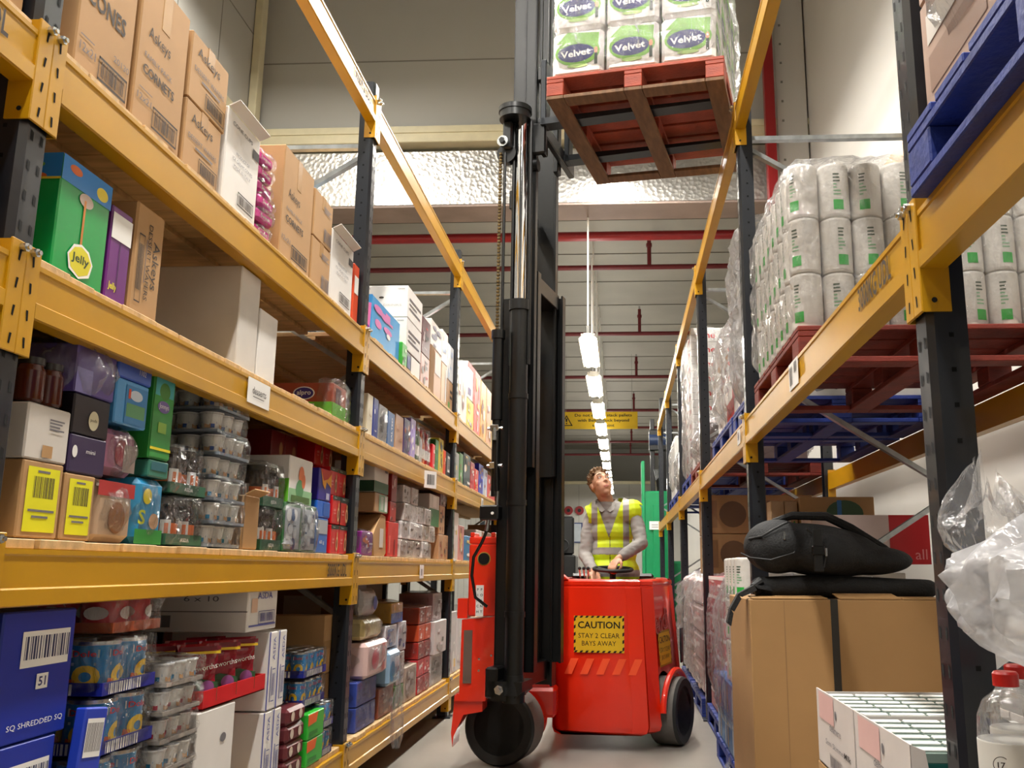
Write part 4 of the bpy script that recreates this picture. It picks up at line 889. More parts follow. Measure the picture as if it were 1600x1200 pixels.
# second shelf second bay
gen(z2, 4.97, 5.2, .13, '#8a2a8a', 'magenta and orange bag at the second post', cols=['#e0682a', '#b03ab0', '#e8d8e8'], seed=21, wrapped=True)
b = MB(); b.prism([(-.16, .0), (.1, .0), (.17, .1), (.1, .215), (-.14, .215), (-.2, .12)], 'z', 0, .215, KRAFT)
b = MB(); b.prism([(-.10, 0), (.12, 0), (.16, .02), (.12, .235), (.02, .245), (-.14, .12)], 'x', -.15, .15, KRAFT); b.box(.151, .152, .0, .08, .05, .16, OFF)
o = b.build('cardboard_box', None, (-1.57, 5.36, z2 + .001)); o['kind'] = 'thing'; tag(o, 'crushed brown carton leaning beside the red bottles box', 'cardboard box')
gen(z2 + .25, 5.21, 5.5, .11, '#b08a60', 'brown carton with green label strip over the crushed carton', name='cardboard_box', cat='cardboard box', E=[('rect', .3, .05, 1, .95, C('#7fa888')), ('bars', .45, .15, .65, .85, PAPER), ('rect', .75, .1, .95, .9, PAPER)], depth=.24)
gen(z2 + .363, 5.18, 5.5, .18, '#cfcac2', 'white and dark green carton highest in the second bay', name='cardboard_box', cat='cardboard box', E=[('rect', 0, 0, 1, .35, C('#2f5a38')), ('rect', .7, .7, .9, .8, INKG)], Sd=[('rect', 0, 0, 1, .35, C('#1f3f2a'))], depth=.24)
gen(z2, 5.53, 5.80, .21, '#c81e18', 'bright red spirit box with vertical print, second bay', depth=.22, E=[('rect', .1, .1, .25, .6, C('#e86a5a')), ('rect', .6, .05, .7, .5, C('#8a1410'))])
gen(z2 + .212, 5.56, 5.72, .12, '#a81a18', 'dark red bottle carton on the red spirit box, lower', depth=.14, cols=['#5a0c0c', '#d8a8a0'], seed=23, n=4)
gen(z2 + .334, 5.58, 5.72, .2, '#8a1816', 'slim dark red bottle carton reaching the shelf above', depth=.12, cols=['#d8c0b8', '#4a0c0c'], seed=24, n=3)
zz = z2
nn = 0
for r_i, (row, y0_, cnt) in enumerate(((0, 5.84, 5), (1, 5.86, 5), (2, 5.9, 4), (3, 5.92, 2))):
    for c_i in range(cnt):
        nn += 1
        o = gen(z2 + row * .118, y0_ + c_i * .205, y0_ + c_i * .205 + .195, .112, R.choice(['#e4e0de', '#eae6e4', '#d0c6c0', '#ddd0c4']), 'film-wrapped white mousse tray, %s row, %s from the left' % (['bottom', 'second', 'third', 'top'][r_i], ['first', 'second', 'third', 'fourth', 'fifth'][c_i]), 'tray', .22 + .02 * (c_i % 2), 'mousse_tray', ['#e8e6e6', '#a89888', '#6a5a4a', '#f0eef0'], 30 + nn, xf=-1.41 + R.uniform(-.012, .01), wrapped=True, group='mousse trays in the second bay', n=6)
gen(z2 + .24, 6.72, 7.08, .235, '#cfcac2', 'white and dark green carton above the mousse trays, far one', name='cardboard_box', cat='cardboard box', E=[('rect', 0, 0, 1, .55, C('#2f6a34')), ('rect', .3, .6, .7, .95, PAPER)], Sd=[('rect', 0, 0, 1, .5, C('#1f3f2a'))], depth=.24)
for k, (a, c_, zz, h) in enumerate(((7.10, 7.3, 0, .19), (7.31, 7.49, 0, .19), (7.1, 7.32, .192, .22))):
    gen(z2 + zz, a, c_, h, '#b88c66', 'printed brown carton by the third post, %s' % ['lower left', 'lower right', 'upper'][k], name='cardboard_box', cat='cardboard box', cols=['#8a5a40', '#a04030', '#5a4a40'], seed=60 + k, n=6)
gen(z2 + .414, 7.12, 7.34, .12, '#8a6a70', 'film-wrapped reddish pack topping the printed brown cartons', cols=['#d8c8c8', '#5a2a30'], seed=70, wrapped=True)
# lowest shelf second bay
for k in range(2):
    gen(z1 + k * .13, 5.02, 5.42, .125, '#34489c', ['lower', 'upper'][k] + ' blue tub tray in film right of the second post', wrapped=True, cols=['#4a5cb0', '#7a86c8', '#2a3a80'], seed=80 + k, n=5, depth=.3)
wrapped_bag('pink and white tissue bundle in torn film, second bay lowest shelf', 5.1, 5.55, z1 + .262, .19, '#d8b8b4', [('oval', .4, .5, .16, .3, C('#d84a60')), ('rect', .7, .1, .85, .9, C('#c87878'))], dp=.3, seed=31, x=-1.39, f=BAGF)
wrapped_bag('cream butter-coloured block wrapped in film on the pink bundle', 5.12, 5.5, z1 + .466, .11, '#cfc088', [('rect', .2, .2, .8, .8, C('#e0d4a0'))], dp=.28, seed=32)
pouch('carrier_bag', 'white and blue plastic bag slumped on the cream block', 'bag', -1.5, 5.40, z1 + .58, .26, .16, C('#d8d8dc', .3), .14, PI / 2, [('oval', .35, .5, .16, .25, C('#4a5ab0'))])
wrapped_bag('clear bag of blue and white packs bulging over the deck edge', 5.56, 5.84, z1 + .17, .2, '#8fb0cc', [('oval', .3, .4, .2, .3, C('#3a90c0')), ('rect', .5, .5, .9, .8, C('#dcdce4'))], dp=.28, seed=33, x=-1.38, f=BAGF)
gen(z1, 5.48, 5.84, .165, '#8a4a34', 'brown rusty tinned pack below the bulging clear bag', cols=['#a86a4a', '#5a2a20', '#c8a088'], seed=34, wrapped=True)
gen(z1, 5.87, 6.1, .13, '#5a8a40', 'green herb pack in film at the deck edge', cols=['#b8c88a', '#2f6a2a', '#d8d8c8'], seed=35, wrapped=True)
gen(z1, 6.12, 6.48, .22, '#a89a8a', 'clear jar pack with brownish contents beside the green herb pack', cols=['#c8bcb0', '#7a5a48', '#d8d4d0'], seed=36, wrapped=True)
gen(z1 + .385, 5.58, 5.86, .13, '#d0d4dc', 'white pack with blue flowers above the bulging bag', cols=['#3a5ab0', '#e8e8ec', '#7a9ac8'], seed=37, wrapped=True)
gen(z1 + .135, 5.9, 6.1, .2, '#b8b4b0', 'clear bag of grey packets above the green herb pack', cols=['#d8d8d8', '#7a7a80'], seed=38, wrapped=True)
gen(z1 + .34, 5.9, 6.12, .18, '#c8ccd4', 'white and blue tin pack in film, middle of the lowest shelf', cols=['#3a5ab0', '#e8e8ec', '#1f2a5a'], seed=39, wrapped=True)
gen(z1 + .523, 5.7, 6.0, .12, '#c89a3a', 'yellow-topped blue tin pack below the second shelf', E=[('rect', 0, 0, 1, .5, C('#2a5ab8')), ('oval', .3, .75, .1, .15, C('#e8b030'))], wrapped=True)
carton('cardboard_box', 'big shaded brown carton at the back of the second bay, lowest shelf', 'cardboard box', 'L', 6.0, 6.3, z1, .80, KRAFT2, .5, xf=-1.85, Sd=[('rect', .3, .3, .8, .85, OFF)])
for r_i in range(5):
    for c_i in range(2):
        gen(z1 + r_i * .118, 6.5 + c_i * .21, 6.705 + c_i * .21, .112, ['#b8202a', '#c0303a', '#a83028', '#c8502a', '#a84a30'][r_i], 'small red drink carton tray, row %s, %s of its pair' % (['one', 'two', 'three', 'four', 'five'][r_i], ['left', 'right'][c_i]), 'tray', .24, 'drink_tray', ['#e8dcd8', '#7a1018', '#e8a090'], 90 + r_i * 2 + c_i, wrapped=(r_i % 2 == 0), group='red drink carton trays', n=6)
gen(z1 + .225, 6.94, 7.4, .24, '#c8c4c2', 'grey-white slanted pack with picture window, second bay', cols=['#e0dcdc', '#6a665a', '#a8a4a0'], seed=101, depth=.3, xf=-1.39)
gen(z1, 6.94, 7.4, .22, '#b4b8b8', 'grey clear-bottled pack below the slanted pack', cols=['#d8dcdc', '#7a8078', '#5a605a'], seed=102, wrapped=True, depth=.3)
gen(z1 + .47, 6.96, 7.3, .2, '#a8989a', 'film-wrapped pale bottles above the slanted pack', cols=['#d8d4d4', '#6a3a3a', '#e8e8e8'], seed=103, wrapped=True)
# third bay and fourth bay, partly behind the truck mast
BAY3 = [(z4, [(7.62, 7.9, .5, '#dcdad6', 'tall white'), (7.92, 8.2, .55, '#e0deda', 'second tall white'), (8.21, 8.6, .27, '#d8cc20', 'lemon yellow'), (8.62, 9.0, .62, '#d84a3a', 'red and white'), (9.02, 9.4, .6, '#e0a23a', 'amber'), (9.42, 9.8, .6, '#c8905a', 'orange-tan'), (9.82, 10.25, .5, '#d0b060', 'straw')]),
        (z3, [(7.62, 7.9, .25, '#8a8a84', 'grey-striped'), (7.92, 8.1, .27, '#4a8a3a', 'leaf green'), (8.12, 8.5, .3, '#22343a', 'dark teal'), (8.52, 8.75, .26, '#b8202a', 'crimson'), (8.77, 9.0, .22, '#d8382a', 'scarlet'), (9.02, 9.3, .3, '#2a30b0', 'royal blue'), (9.32, 9.6, .28, '#c0c8e0', 'pale lilac'), (9.62, 10.2, .25, '#d04a4a', 'coral')]),
        (z2, [(7.62, 7.95, .4, '#d8c8c4', 'pink-white'), (7.97, 8.25, .3, '#c8807a', 'rose'), (8.28, 8.9, .22, '#2f74a8', 'sky blue'), (8.92, 9.3, .3, '#d8d0cc', 'pearl'), (9.32, 10.2, .3, '#8a5a44', 'chestnut')]),
        (z1, [(7.62, 8.0, .5, '#c8c4c4', 'ash grey'), (8.02, 8.4, .45, '#d4d0d0', 'bone white'), (8.42, 8.9, .4, '#a8a8b0', 'slate'), (8.92, 9.6, .4, '#b0885c', 'biscuit brown'), (9.62, 10.2, .4, '#8a8a90', 'smoke grey')])]
sn = {z4: 'fourth', z3: 'third', z2: 'second', z1: 'lowest'}
sd = 200
for z_, L_ in BAY3:
    for (a, c_, h, col, nm) in L_:
        sd += 1; gen(z_, a, c_, h, col, '%s box on the %s shelf, third bay of the left rack' % (nm, sn[z_]), seed=sd, cols=['#e8e4e0', col, '#8a5040', '#d8b870'], depth=.34)
gen(z4 + .272, 8.21, 8.6, .34, '#e4e2e6', 'red-edged white box with purple mark over the lemon yellow box', E=[('rect', .0, .85, 1, 1, C('#d83a30')), ('rect', .1, .1, .5, .3, C('#4a2a7a')), ('rect', .8, 0, 1, 1, C('#d83a30'))])
cc = ['#b89068', '#d8d4cc', '#4a6aa0', '#b04038', '#c8a040', '#5a8a50', '#a88a70']
cn = ['tan', 'off-white', 'denim blue', 'brick red', 'mustard', 'moss green', 'taupe']
for z_ in (z4, z3, z2, z1):
    y_ = 10.45
    for q in range(6):
        sd += 1; gen(z_, y_, y_ + .42, R.uniform(.24, .42), cc[q], '%s box on the %s shelf, fourth bay of the left rack' % (cn[q], sn[z_]), seed=sd, depth=.34, n=5); y_ += .435
# camera-side bay, only its end shows
gen(z3, 1.3, 1.88, .2, '#b89068', 'brown carton on the third shelf beside the camera', name='cardboard_box', cat='cardboard box', E=[])
gen(z2, 1.4, 1.85, .25, '#8a8c98', 'grey carton on the second shelf beside the camera', E=[])
carton('food_box', 'dark blue carton left of the first post on the lowest shelf', 'box', 'L', 1.5, 1.88, z1, .5, navy, .3, E=SQ)
# shelf labels
def shelf_card(label, y, z, w_, h, art, side='L', rz=0, name='shelf_label', xx=None):
    b = MB(); b.box(-.001, .001, -w_ / 2, w_ / 2, -h / 2, h / 2, PAPER)
    M, wh = face_M('E' if side == 'L' else 'W', -.001, .001, -w_ / 2, w_ / 2, -h / 2, h / 2); deco(b, M, wh, art)
    o = b.build(name, None, (xx if xx is not None else (-1.3722 if side == 'L' else .637), y, z), (0, 0, rz), smooth=0); o['kind'] = 'thing'
    return tag(o, label, 'label')
shelf_card('white card hand-lettered desserts on the yellow beam', 3.34, 1.805, .21, .095, [('text', .5, .55, .42, 'desserts', INK, .62), ('rect', .22, .28, .72, .31, INK)])
shelf_card('small white barcode card hanging aslant off the beam, second bay', 6.38, 1.77, .13, .12, [('bars', .2, .2, .8, .8, INK)], rz=-.5, xx=-1.345)
shelf_card('small white barcode card flat on the beam, second bay, above the lowest shelf', 6.33, 1.135, .12, .09, [('bars', .25, .2, .6, .7, INK)])
shelf_card('small white barcode card on the beam near the truck mast', 9.0, 1.79, .12, .09, [('bars', .25, .2, .75, .8, INK)])
shelf_card('white barcode label stuck on the right beam under the red pallet', 3.33, 1.865, .17, .1, [('bars', .08, .15, .42, .85, INK), ('bars', .6, .5, .92, .9, INK)], side='R')
shelf_card('plain white label on the right beam beside the second post', 4.95, 1.86, .1, .08, [('bars', .2, .3, .8, .8, INKG)], side='R')


# cartons added to fill the rack behind and block light through it
r_b = random.Random(5)
XB = FX['L'] - DEP - .18
for z_, sname_ in ((z4, 'fourth'), (z3, 'third'), (z2, 'second'), (z1, 'lowest')):
    for i in range(4):
        y_ = POSTS[i] + .075
        for q in range(4):
            w_ = .635; h_ = {z4: .5, z3: .42, z2: .52, z1: .78}[z_] * r_b.uniform(.85, 1)
            carton('cardboard_box', 'light-blocking carton added in the rack behind, %s level, %s, %s along' % (sname_, bayname[i], ['first', 'second', 'third', 'fourth'][q]), 'cardboard box', 'L', y_, y_ + w_, z_, h_, r_b.choice([KRAFT2, KRAFT2, OFF, C('#5a6a84', .5), C('#7a3a34', .5)]), .5, xf=XB, Sd=[('rect', .2, .5, .6, .8, OFF)], E=small_print(.3, .7, .4, 3), group='light-blocking cartons added behind the left rack')
            y_ += w_ + .01
# ------------------------------------------------------------------ pallets
REDW = mat('red_painted_wood', '#742519', 0.6, var=0.3, vs=9, stretch=(1, 1, 3), bump=0.15)
BLUW = mat('blue_painted_wood', '#1c3280', 0.55, var=0.3, vs=9, bump=0.15)
RAWW = mat('weathered_wood', '#6e4f34', 0.7, var=0.3, vs=7, stretch=(5, 1, 1), bump=0.15)
_pm = {}
def pbox(key, sx, sy, sz, m_, c=.003):
    if key in _pm: return _pm[key]
    b = MB(); b.box(-sx / 2, sx / 2, -sy / 2, sy / 2, 0, sz, m_, c)
    for q in range(4 if sz < .03 else 0): pass
    _pm[key] = b.build('board', data=True); return _pm[key]
def pallet(label, x, y, z, rz=0, paint=None, under=None, w=1.0, d=1.2, tilt=(0, 0), group=None):
    """w along local x (deck boards run this way), d along y"""
    paint = paint or BLUW; under = under or paint; kk = paint.name + under.name + '%.2f%.2f' % (w, d)
    t = thing('pallet', label, 'pallet', (x, y, z), 0, group); t.rotation_euler = (tilt[0], tilt[1], rz)
    base = pbox('b' + kk, .10, d, .022, under); cross = pbox('c' + kk, w - .2 - .002, .10, .022, under)
    blk = pbox('k' + kk, .10, .13, .078, paint, .004); strg = pbox('s' + kk, .10, d, .022, paint); bd = pbox('d' + kk, w, .148, .02, paint)
    for xx in (-w / 2 + .05, 0, w / 2 - .05):
        put('base_board', base, t, (xx, 0, 0)); put('stringer_board', strg, t, (xx, 0, .1005))
        for yy in (-d / 2 + .065, 0, d / 2 - .065): put('block', blk, t, (xx, yy, .0223))
    half = (w - .3) / 2
    cr = pbox('h' + kk, half - .004, .10, .022, under)
    for yy in (-d / 2 + .05, d / 2 - .05):
        for s_ in (-1, 1): put('base_board', cr, t, (s_ * (half / 2 + .05), yy, 0))
    n = 7 if d > 1 else 4
    for i in range(n): put('deck_board', bd, t, (0, -d / 2 + .074 + (d - .148) * i / (n - 1), .123))
    return t
PH = .144
# ---- kitchen rolls on the red pallet, right rack
RT = 1.921
pallet('dark red wooden pallet carrying wrapped paper rolls on the right rack', 1.17, 3.96, RT, 0, REDW, d=1.16)
GRN = C('#35b04a', .4); PAPW = mat('paper_roll_wrap', '#dcd8d2', 0.4, var=0.04, bump=0.25, bs=25)
def roll_mesh(seed):
    b = MB(); r, h = .061, .226
    b.lathe([(.02, .004), (r - .01, 0), (r - .002, .004), (r, .012), (r, h - .012), (r - .002, h - .004), (r - .01, h), (.02, h - .004), (.018, h - .02), (0, h - .02)], PAPW, 22)
    def cv(x0, x1, z0, z1, m_, n=4):
        vs = []
        for i in range(n + 1):
            x = x0 + (x1 - x0) * i / n; a = x / r
            vs += [(math.sin(a) * (r + .0008), -math.cos(a) * (r + .0008), z0), (math.sin(a) * (r + .0008), -math.cos(a) * (r + .0008), z1)]
        b.add(vs, [(2 * i, 2 * i + 2, 2 * i + 3, 2 * i + 1) for i in range(n)], m_)
    cv(-.018, .022, .028, .07, GRN)
    r_ = random.Random(seed)
    for i in range(7): cv(-.016, -.016 + r_.uniform(.012, .03), .09 + i * .014, .096 + i * .014, C('#8ab890') if i < 4 else C('#4a5a4a'), 3)
    return b.build('paper_roll', data=True)
ROLLS = [roll_mesh(1), roll_mesh(2)]
def roll_block(x0, y0, z0, nx, ny, nz, label, group, p=.1255):
    for k in range(nz):
        for i in range(nx):
            for j in range(ny):
                if 0 < i and j not in (0, 1): continue
                rz = -PI / 2 if (i == 0 and j > 0) else (-PI / 4 if i == 0 else R.uniform(-.35, .35))
                o = put('paper_roll', ROLLS[(i + j + k) % 2], None, (x0 + p * (i + .5), y0 + p * (j + .5), z0 + k * .2275 + .001), (0, 0, rz)); o['kind'] = 'thing'
                tag(o, label, 'paper roll', group)
roll_block(.67, 3.43, RT + PH, 8, 8, 3, 'white paper roll with a green square, in the wrapped load on the red rack pallet', 'paper rolls on the red pallet')
def wrapsheet(label, x, y, z, w_, d, h, seed, amp, ex=6, res=20, m_=None, skew=None, name='stretch_wrap', cat='plastic wrap'):
    o = wrap_shell(w_, d, h, seed, amp, ex, res, m_ or WRAP2, skew=skew).build(name, None, (x, y, z), smooth=50); o['kind'] = 'thing'
    return tag(o, label, cat)
wrapsheet('clear stretch film round the white paper rolls on the red rack pallet', .67 + .502, 3.93, RT + PH, 1.05, 1.06, .72, 3, .014, 6, 26, film('roll_wrap_film', .2, .02, bs=18, bump=.9, streak=.3, rough=.07))
# ---- bay by the camera: blue pallet with shrouded load
pallet('royal blue pallet high on the right rack beside the camera', 1.11, 1.23, RT, 0, BLUW)
b = MB()
for i in range(3):
    for k in range(3):
        carton('cardboard_box', 'brown carton in film on the high blue pallet, %s in, %s layer' % (['first', 'second', 'third'][i], ['bottom', 'middle', 'top'][k]), 'cardboard box', 'R', .68 + i * .375, 1.045 + i * .375, RT + PH + .003 + k * .27, .265, C('#a98c7c', .5), .9, xf=.645, E=[('rect', .1, .2, .9, .5, C('#8f6f5e')), ('rect', .1, .6, .7, .85, OFF)], group='cartons on the high blue pallet')
wrapsheet('cloudy film round the cartons on the high blue pallet', 1.10, 1.24, RT + PH, 1.0, 1.2, .86, 5, .018, 5, 24, BAGF)
# ---- second bay right: silvery load, red and white slumped load
pallet('short blue pallet under the silvery load, right of the second post', 1.17, 5.14, RT, 0, BLUW, d=.62)
pallet('blue pallet under the slumped load with a red NEW panel', 1.17, 6.12, RT, 0, BLUW)
SILV = film('silvery_film', .6, .3, bs=20, bump=1.0, streak=.6, rough=.1)
for k in range(5):
    carton('food_pack', 'pale carton inside the silvery load, %s layer' % ['bottom', 'second', 'third', 'fourth', 'top'][k], 'pack', 'R', 4.87, 5.40, RT + PH + .003 + k * .2, .197, C('#c8c4bc', .4), .92, xf=.70, E=[('rect', .1, .1, .5, .5, C('#b0aca8'))], group='cartons in the silvery load')
wrapsheet('crinkled silvery film round the tall load right of the second post', 1.16, 5.14, RT + PH, 1.0, .60, 1.08, 9, .03, 5, 22, SILV)
for k in range(4):
    carton('food_pack', 'white sack with red panel inside the slumped load, %s layer' % ['bottom', 'second', 'third', 'top'][k], 'pack', 'R', 5.57 + .0 * k, 6.66 - .12 * k, RT + PH + .003 + k * .17, .167, C('#d8d2cc', .4), .88 - .06 * k, xf=.71 + .03 * k, ch=.04, Sd=[('rect', .02, .0, .3, 1, C('#c02028'))] + ([('text', .16, .6, .4, 'NEW', C('#e8c020'), .24, True, .3)] if k == 3 else []), E=[('rect', .55, .05, .9, .95, C('#c02028'))] + ([('text', .72, .5, .5, 'NEW', C('#e8c020'), .26, True, .2)] if k in (2,) else []), group='sacks in the slumped load')
wrapsheet('clear film round the slumped red and white load', 1.16, 6.1, RT + PH, .98, 1.18, .75, 12, .03, 5, 22)
# ---- third bay right: tall stack of white cartons
pallet('small red pallet with a low crumpled load behind the third post', 1.17, 8.25, RT, 0, REDW)
for k in range(2):
    carton('food_pack', ['lower', 'upper'][k] + ' dark carton under crumpled film on the small red pallet', 'pack', 'R', 7.75, 8.72, RT + PH + .003 + k * .16, .157, C('#6a5a5a', .4), .85, xf=.72, E=[('rect', .1, .2, .6, .8, C('#c8c0bc'))])
wrapsheet('crumpled film over the low load on the small red pallet', 1.16, 8.24, RT + PH, .98, 1.1, .40, 15, .03, 4, 16)
pallet('blue pallet under the tall stack of white cartons with red letters', 1.17, 9.55, RT, 0, BLUW)
CW = mat('glossy_white_carton', '#d6d4d2', .3, var=.06, bump=.15, bs=12)
b = MB(); b.box(-.15, .15, -.28, .28, 0, .146, CW, .004)
M, wh = face_M('S', -.15, .15, -.28, .28, 0, .146); deco(b, M, wh, [('text', .5, .5, .6, 'One', C('#c8242c'), .62, True), ('rect', .0, .48, .12, .5, INKG)])
M, wh = face_M('W', -.15, .15, -.28, .28, 0, .146); deco(b, M, wh, [('text', .5, .5, .6, 'One', C('#c8242c'), .4, True)])
OM = b.build('white_carton', data=True)
for k in range(10):
    for i in range(3):
        for j in range(2):
            o = put('white_carton', OM, None, (.86 + i * .304, 9.27 + j * .565, RT + PH + .004 + k * .148)); o['kind'] = 'thing'
            tag(o, 'white carton with red letters in the tall stack on the right rack', 'carton', 'white cartons with red letters')
wrapsheet('clear film round the tall stack of white cartons', 1.165, 9.55, RT + PH, .97, 1.18, 1.5, 18, .02, 6, 24, film('tall_wrap', .2, .04, bs=16, streak=.5))
pallet('far blue pallet with a black and white load, fourth bay right', 1.17, 11.1, RT, 0, BLUW)
pallet('farthest blue pallet on the right rack, fourth bay', 1.17, 12.4, RT, 0, BLUW)
for q, (yy, h, c_) in enumerate(((11.1, .5, '#3a3c40'), (12.4, .8, '#c8c8c4'))):
    carton('food_pack', ['black and white wrapped block, fourth bay right', 'tall white wrapped block, fourth bay right'][q], 'pack', 'R', yy - .5, yy + .5, RT + PH + .003, h, C(c_, .4), .9, xf=.70, E=[('oval', .3, .5, .15, .3, PAPER), ('oval', .7, .5, .15, .3, PAPER)], Sd=[('oval', .2, .6, .1, .25, PAPER), ('oval', .2, .2, .1, .18, PAPER)], ch=.02)
    wrapsheet(['film round the black and white block, fourth bay right', 'film round the tall white block, fourth bay right'][q], 1.16, yy, RT + PH, .98, 1.08, h + .04, 20 + q, .02, 5, 14)
# ---- floor level right
BXC = mat('big_box_card', '#a37d4f', .75, var=.06, vs=3)
t = carton('cardboard_box', 'big tall plain cardboard box standing on the floor with a black backpack on top', 'cardboard box', 'R', 3.93, 4.66, 0, 1.035, BXC, .80, xf=.53)
b = MB(); b.box(-.401, .401, .0, .0, 0, 0, BXC) if False else None
b = MB(); b.box(-.07, -.04, -.3662, -.3652, 0, 1.035, C('#33302c', .4)); b.box(-.07, -.04, -.366, .366, 1.0352, 1.036, C('#33302c', .4)); b.build('strap', t)
b = MB(); b.box(-.262, -.258, -.3658, -.3652, 0, 1.03, KRAFT2); b.build('box_edge', t)
for sx0, sx1, a in ((-.39, -.08, .05), (-.03, .22, .12), (.23, .395, .03)):
    b = MB(); M = Matrix.Translation((0, -.364, 1.0365)) @ Matrix.Rotation(a, 4, 'X'); b.box(sx0, sx1, 0, .14, 0, .004, BXC, 0, M); b.build('box_flap', t)
# pallet of goods behind it
pallet('blue pallet on the floor behind the big cardboard box', 1.09, 5.55, 0, 0, BLUW)
for k in range(2):
    for j in range(3):
        carton('food_box', 'blue and white carton on the floor pallet, %s layer, %s from the aisle end' % (['lower', 'upper'][k], ['first', 'second', 'third'][j]), 'box', 'R', 5.0 + j * .37, 5.36 + j * .37, PH + .003 + k * .19, .187, C('#3f78b8', .35), .9, xf=.60, E=[('rect', .1, .1, .3, .9, C('#b8c8d8')), ('rect', .5, .1, .6, .9, C('#b89a5a'))], Sd=[('rect', .03, .05, .1, .95, C('#1f2f9a')), ('rect', .15, .1, .3, .9, C('#c8d4e0'))], group='blue cartons on the floor pallet')
for k in range(3):
    for j in range(4):
        b = None
        o = put('paper_roll', ROLLS[j % 2], None, (.68, 5.09 + j * .16, PH + .386 + k * .232), (0, 0, -PI / 4)); o.scale = (1.2, 1.2, 1.0); o['kind'] = 'thing'
        tag(o, 'white roll in the floor stack left of the big cardboard box', 'paper roll', 'rolls in the floor stack')
carton('food_pack', 'white block of tissue packs behind the floor rolls', 'pack', 'R', 5.05, 6.05, PH + .386, .61, C('#cfcac4', .5), .72, xf=.79, E=[])
wrapsheet('cloudy film over the floor rolls left of the big cardboard box', 1.07, 5.5, .15, 1.02, 1.16, 1.03, 27, .02, 5, 20)
# red white box, tan goods on top of that load
carton('food_box', 'pale box with a red end and white script behind the backpack', 'box', 'R', 5.02, 5.30, 1.185, .26, C('#d0bcb8', .4), .62, xf=1.02, Sd=[('rect', .66, 0, 1, 1, C('#b81820')), ('text', .92, .2, .3, 'all', C('#d88a8a'), .1)])
carton('cardboard_box', 'brown carton with a green and blue picture behind the backpack', 'cardboard box', 'R', 5.32, 5.6, 1.185, .38, KRAFT, .42, xf=1.02, Sd=[('oval', .6, .75, .25, .2, C('#3a5a3a')), ('rect', .5, .7, .56, .95, C('#3a7ab8'))])
for k in range(2):
    carton('food_box', ['left', 'right'][k] + ' striped tan packet beside the brown picture carton', 'box', 'R', 5.35, 5.5, 1.185, .36, C('#a88a6a', .4), .075, xf=.86 + k * .078, Sd=seeded_art(300 + k, ['#5a4a3a', '#d8d0c8', '#3f8a3a'], 6))
# pink cartons and wrapped goods, floor, farther along
pallet('blue pallet under the pink and white cartons, floor level', 1.15, 6.86, 0, 0, BLUW)
for k in range(7):
    for i in range(2):
        carton('food_box', 'pink and white carton, floor stack by the third post, layer %s, %s' % (['one', 'two', 'three', 'four', 'five', 'six', 'seven'][k], ['aisle side', 'inner side'][i]), 'box', 'R', 6.32, 7.38, PH + .004 + k * .137, .134, C('#b8565e', .4), .42, xf=.68 + i * .43, Sd=[('rect', 0, .82, 1, 1, PAPER), ('oval', .2, .4, .12, .25, C('#d8a8a8')), ('oval', .55, .4, .12, .25, C('#d8a8a8'))], E=[('rect', 0, .82, 1, 1, PAPER)] + seeded_art(310 + k, ['#d8b0b0', '#e8dcdc'], 5), group='pink cartons, floor stack')
wrapsheet('loose grey film over the pink and white cartons', 1.14, 6.85, .15, .99, 1.14, 1.03, 33, .022, 5, 20)
pallet('blue pallet on the floor beyond the third post, nearer of two', 1.13, 8.3, 0, 0, BLUW)
pallet('blue pallet on the floor beyond the third post, farther of two', 1.13, 9.6, 0, 0, BLUW)
for q, yy in enumerate((8.3, 9.6)):
    for k in range(4):
        carton('food_pack', 'pale pink-grey sack block, %s floor pallet beyond the third post, layer %s' % (['nearer', 'farther'][q], ['one', 'two', 'three', 'four'][k]), 'pack', 'R', yy - .52, yy + .52, PH + .004 + k * .235, .232, C('#b8a0a0', .4), .9, xf=.66, ch=.03, E=seeded_art(330 + k + q * 9, ['#c88a8a', '#d8d0d0', '#e8e4e4'], 7), Sd=seeded_art(340 + k, ['#c88a8a', '#e8e4e4'], 6), group='wrapped sack blocks on the floor')
    wrapsheet('baggy clear film over the %s floor load beyond the third post' % ['nearer', 'farther'][q], 1.12, yy, .12, 1.06, 1.2, 1.02, 40 + q, .04, 5, 20)
for k in range(2):
    for i in range(2):
        carton('cardboard_box', 'brown carton with a dark round emblem, %s, %s, beyond the third post' % (['lower', 'upper'][k], ['left', 'right'][i]), 'cardboard box', 'R', 7.85, 8.6, 1.12 + k * .33, .325, KRAFT2, .44, xf=.72 + i * .45, Sd=[('oval', .5, .5, .26, .34, C('#5a4028')), ('rect', .05, .15, .2, .85, C('#7a5a3a'))], group='emblem cartons')
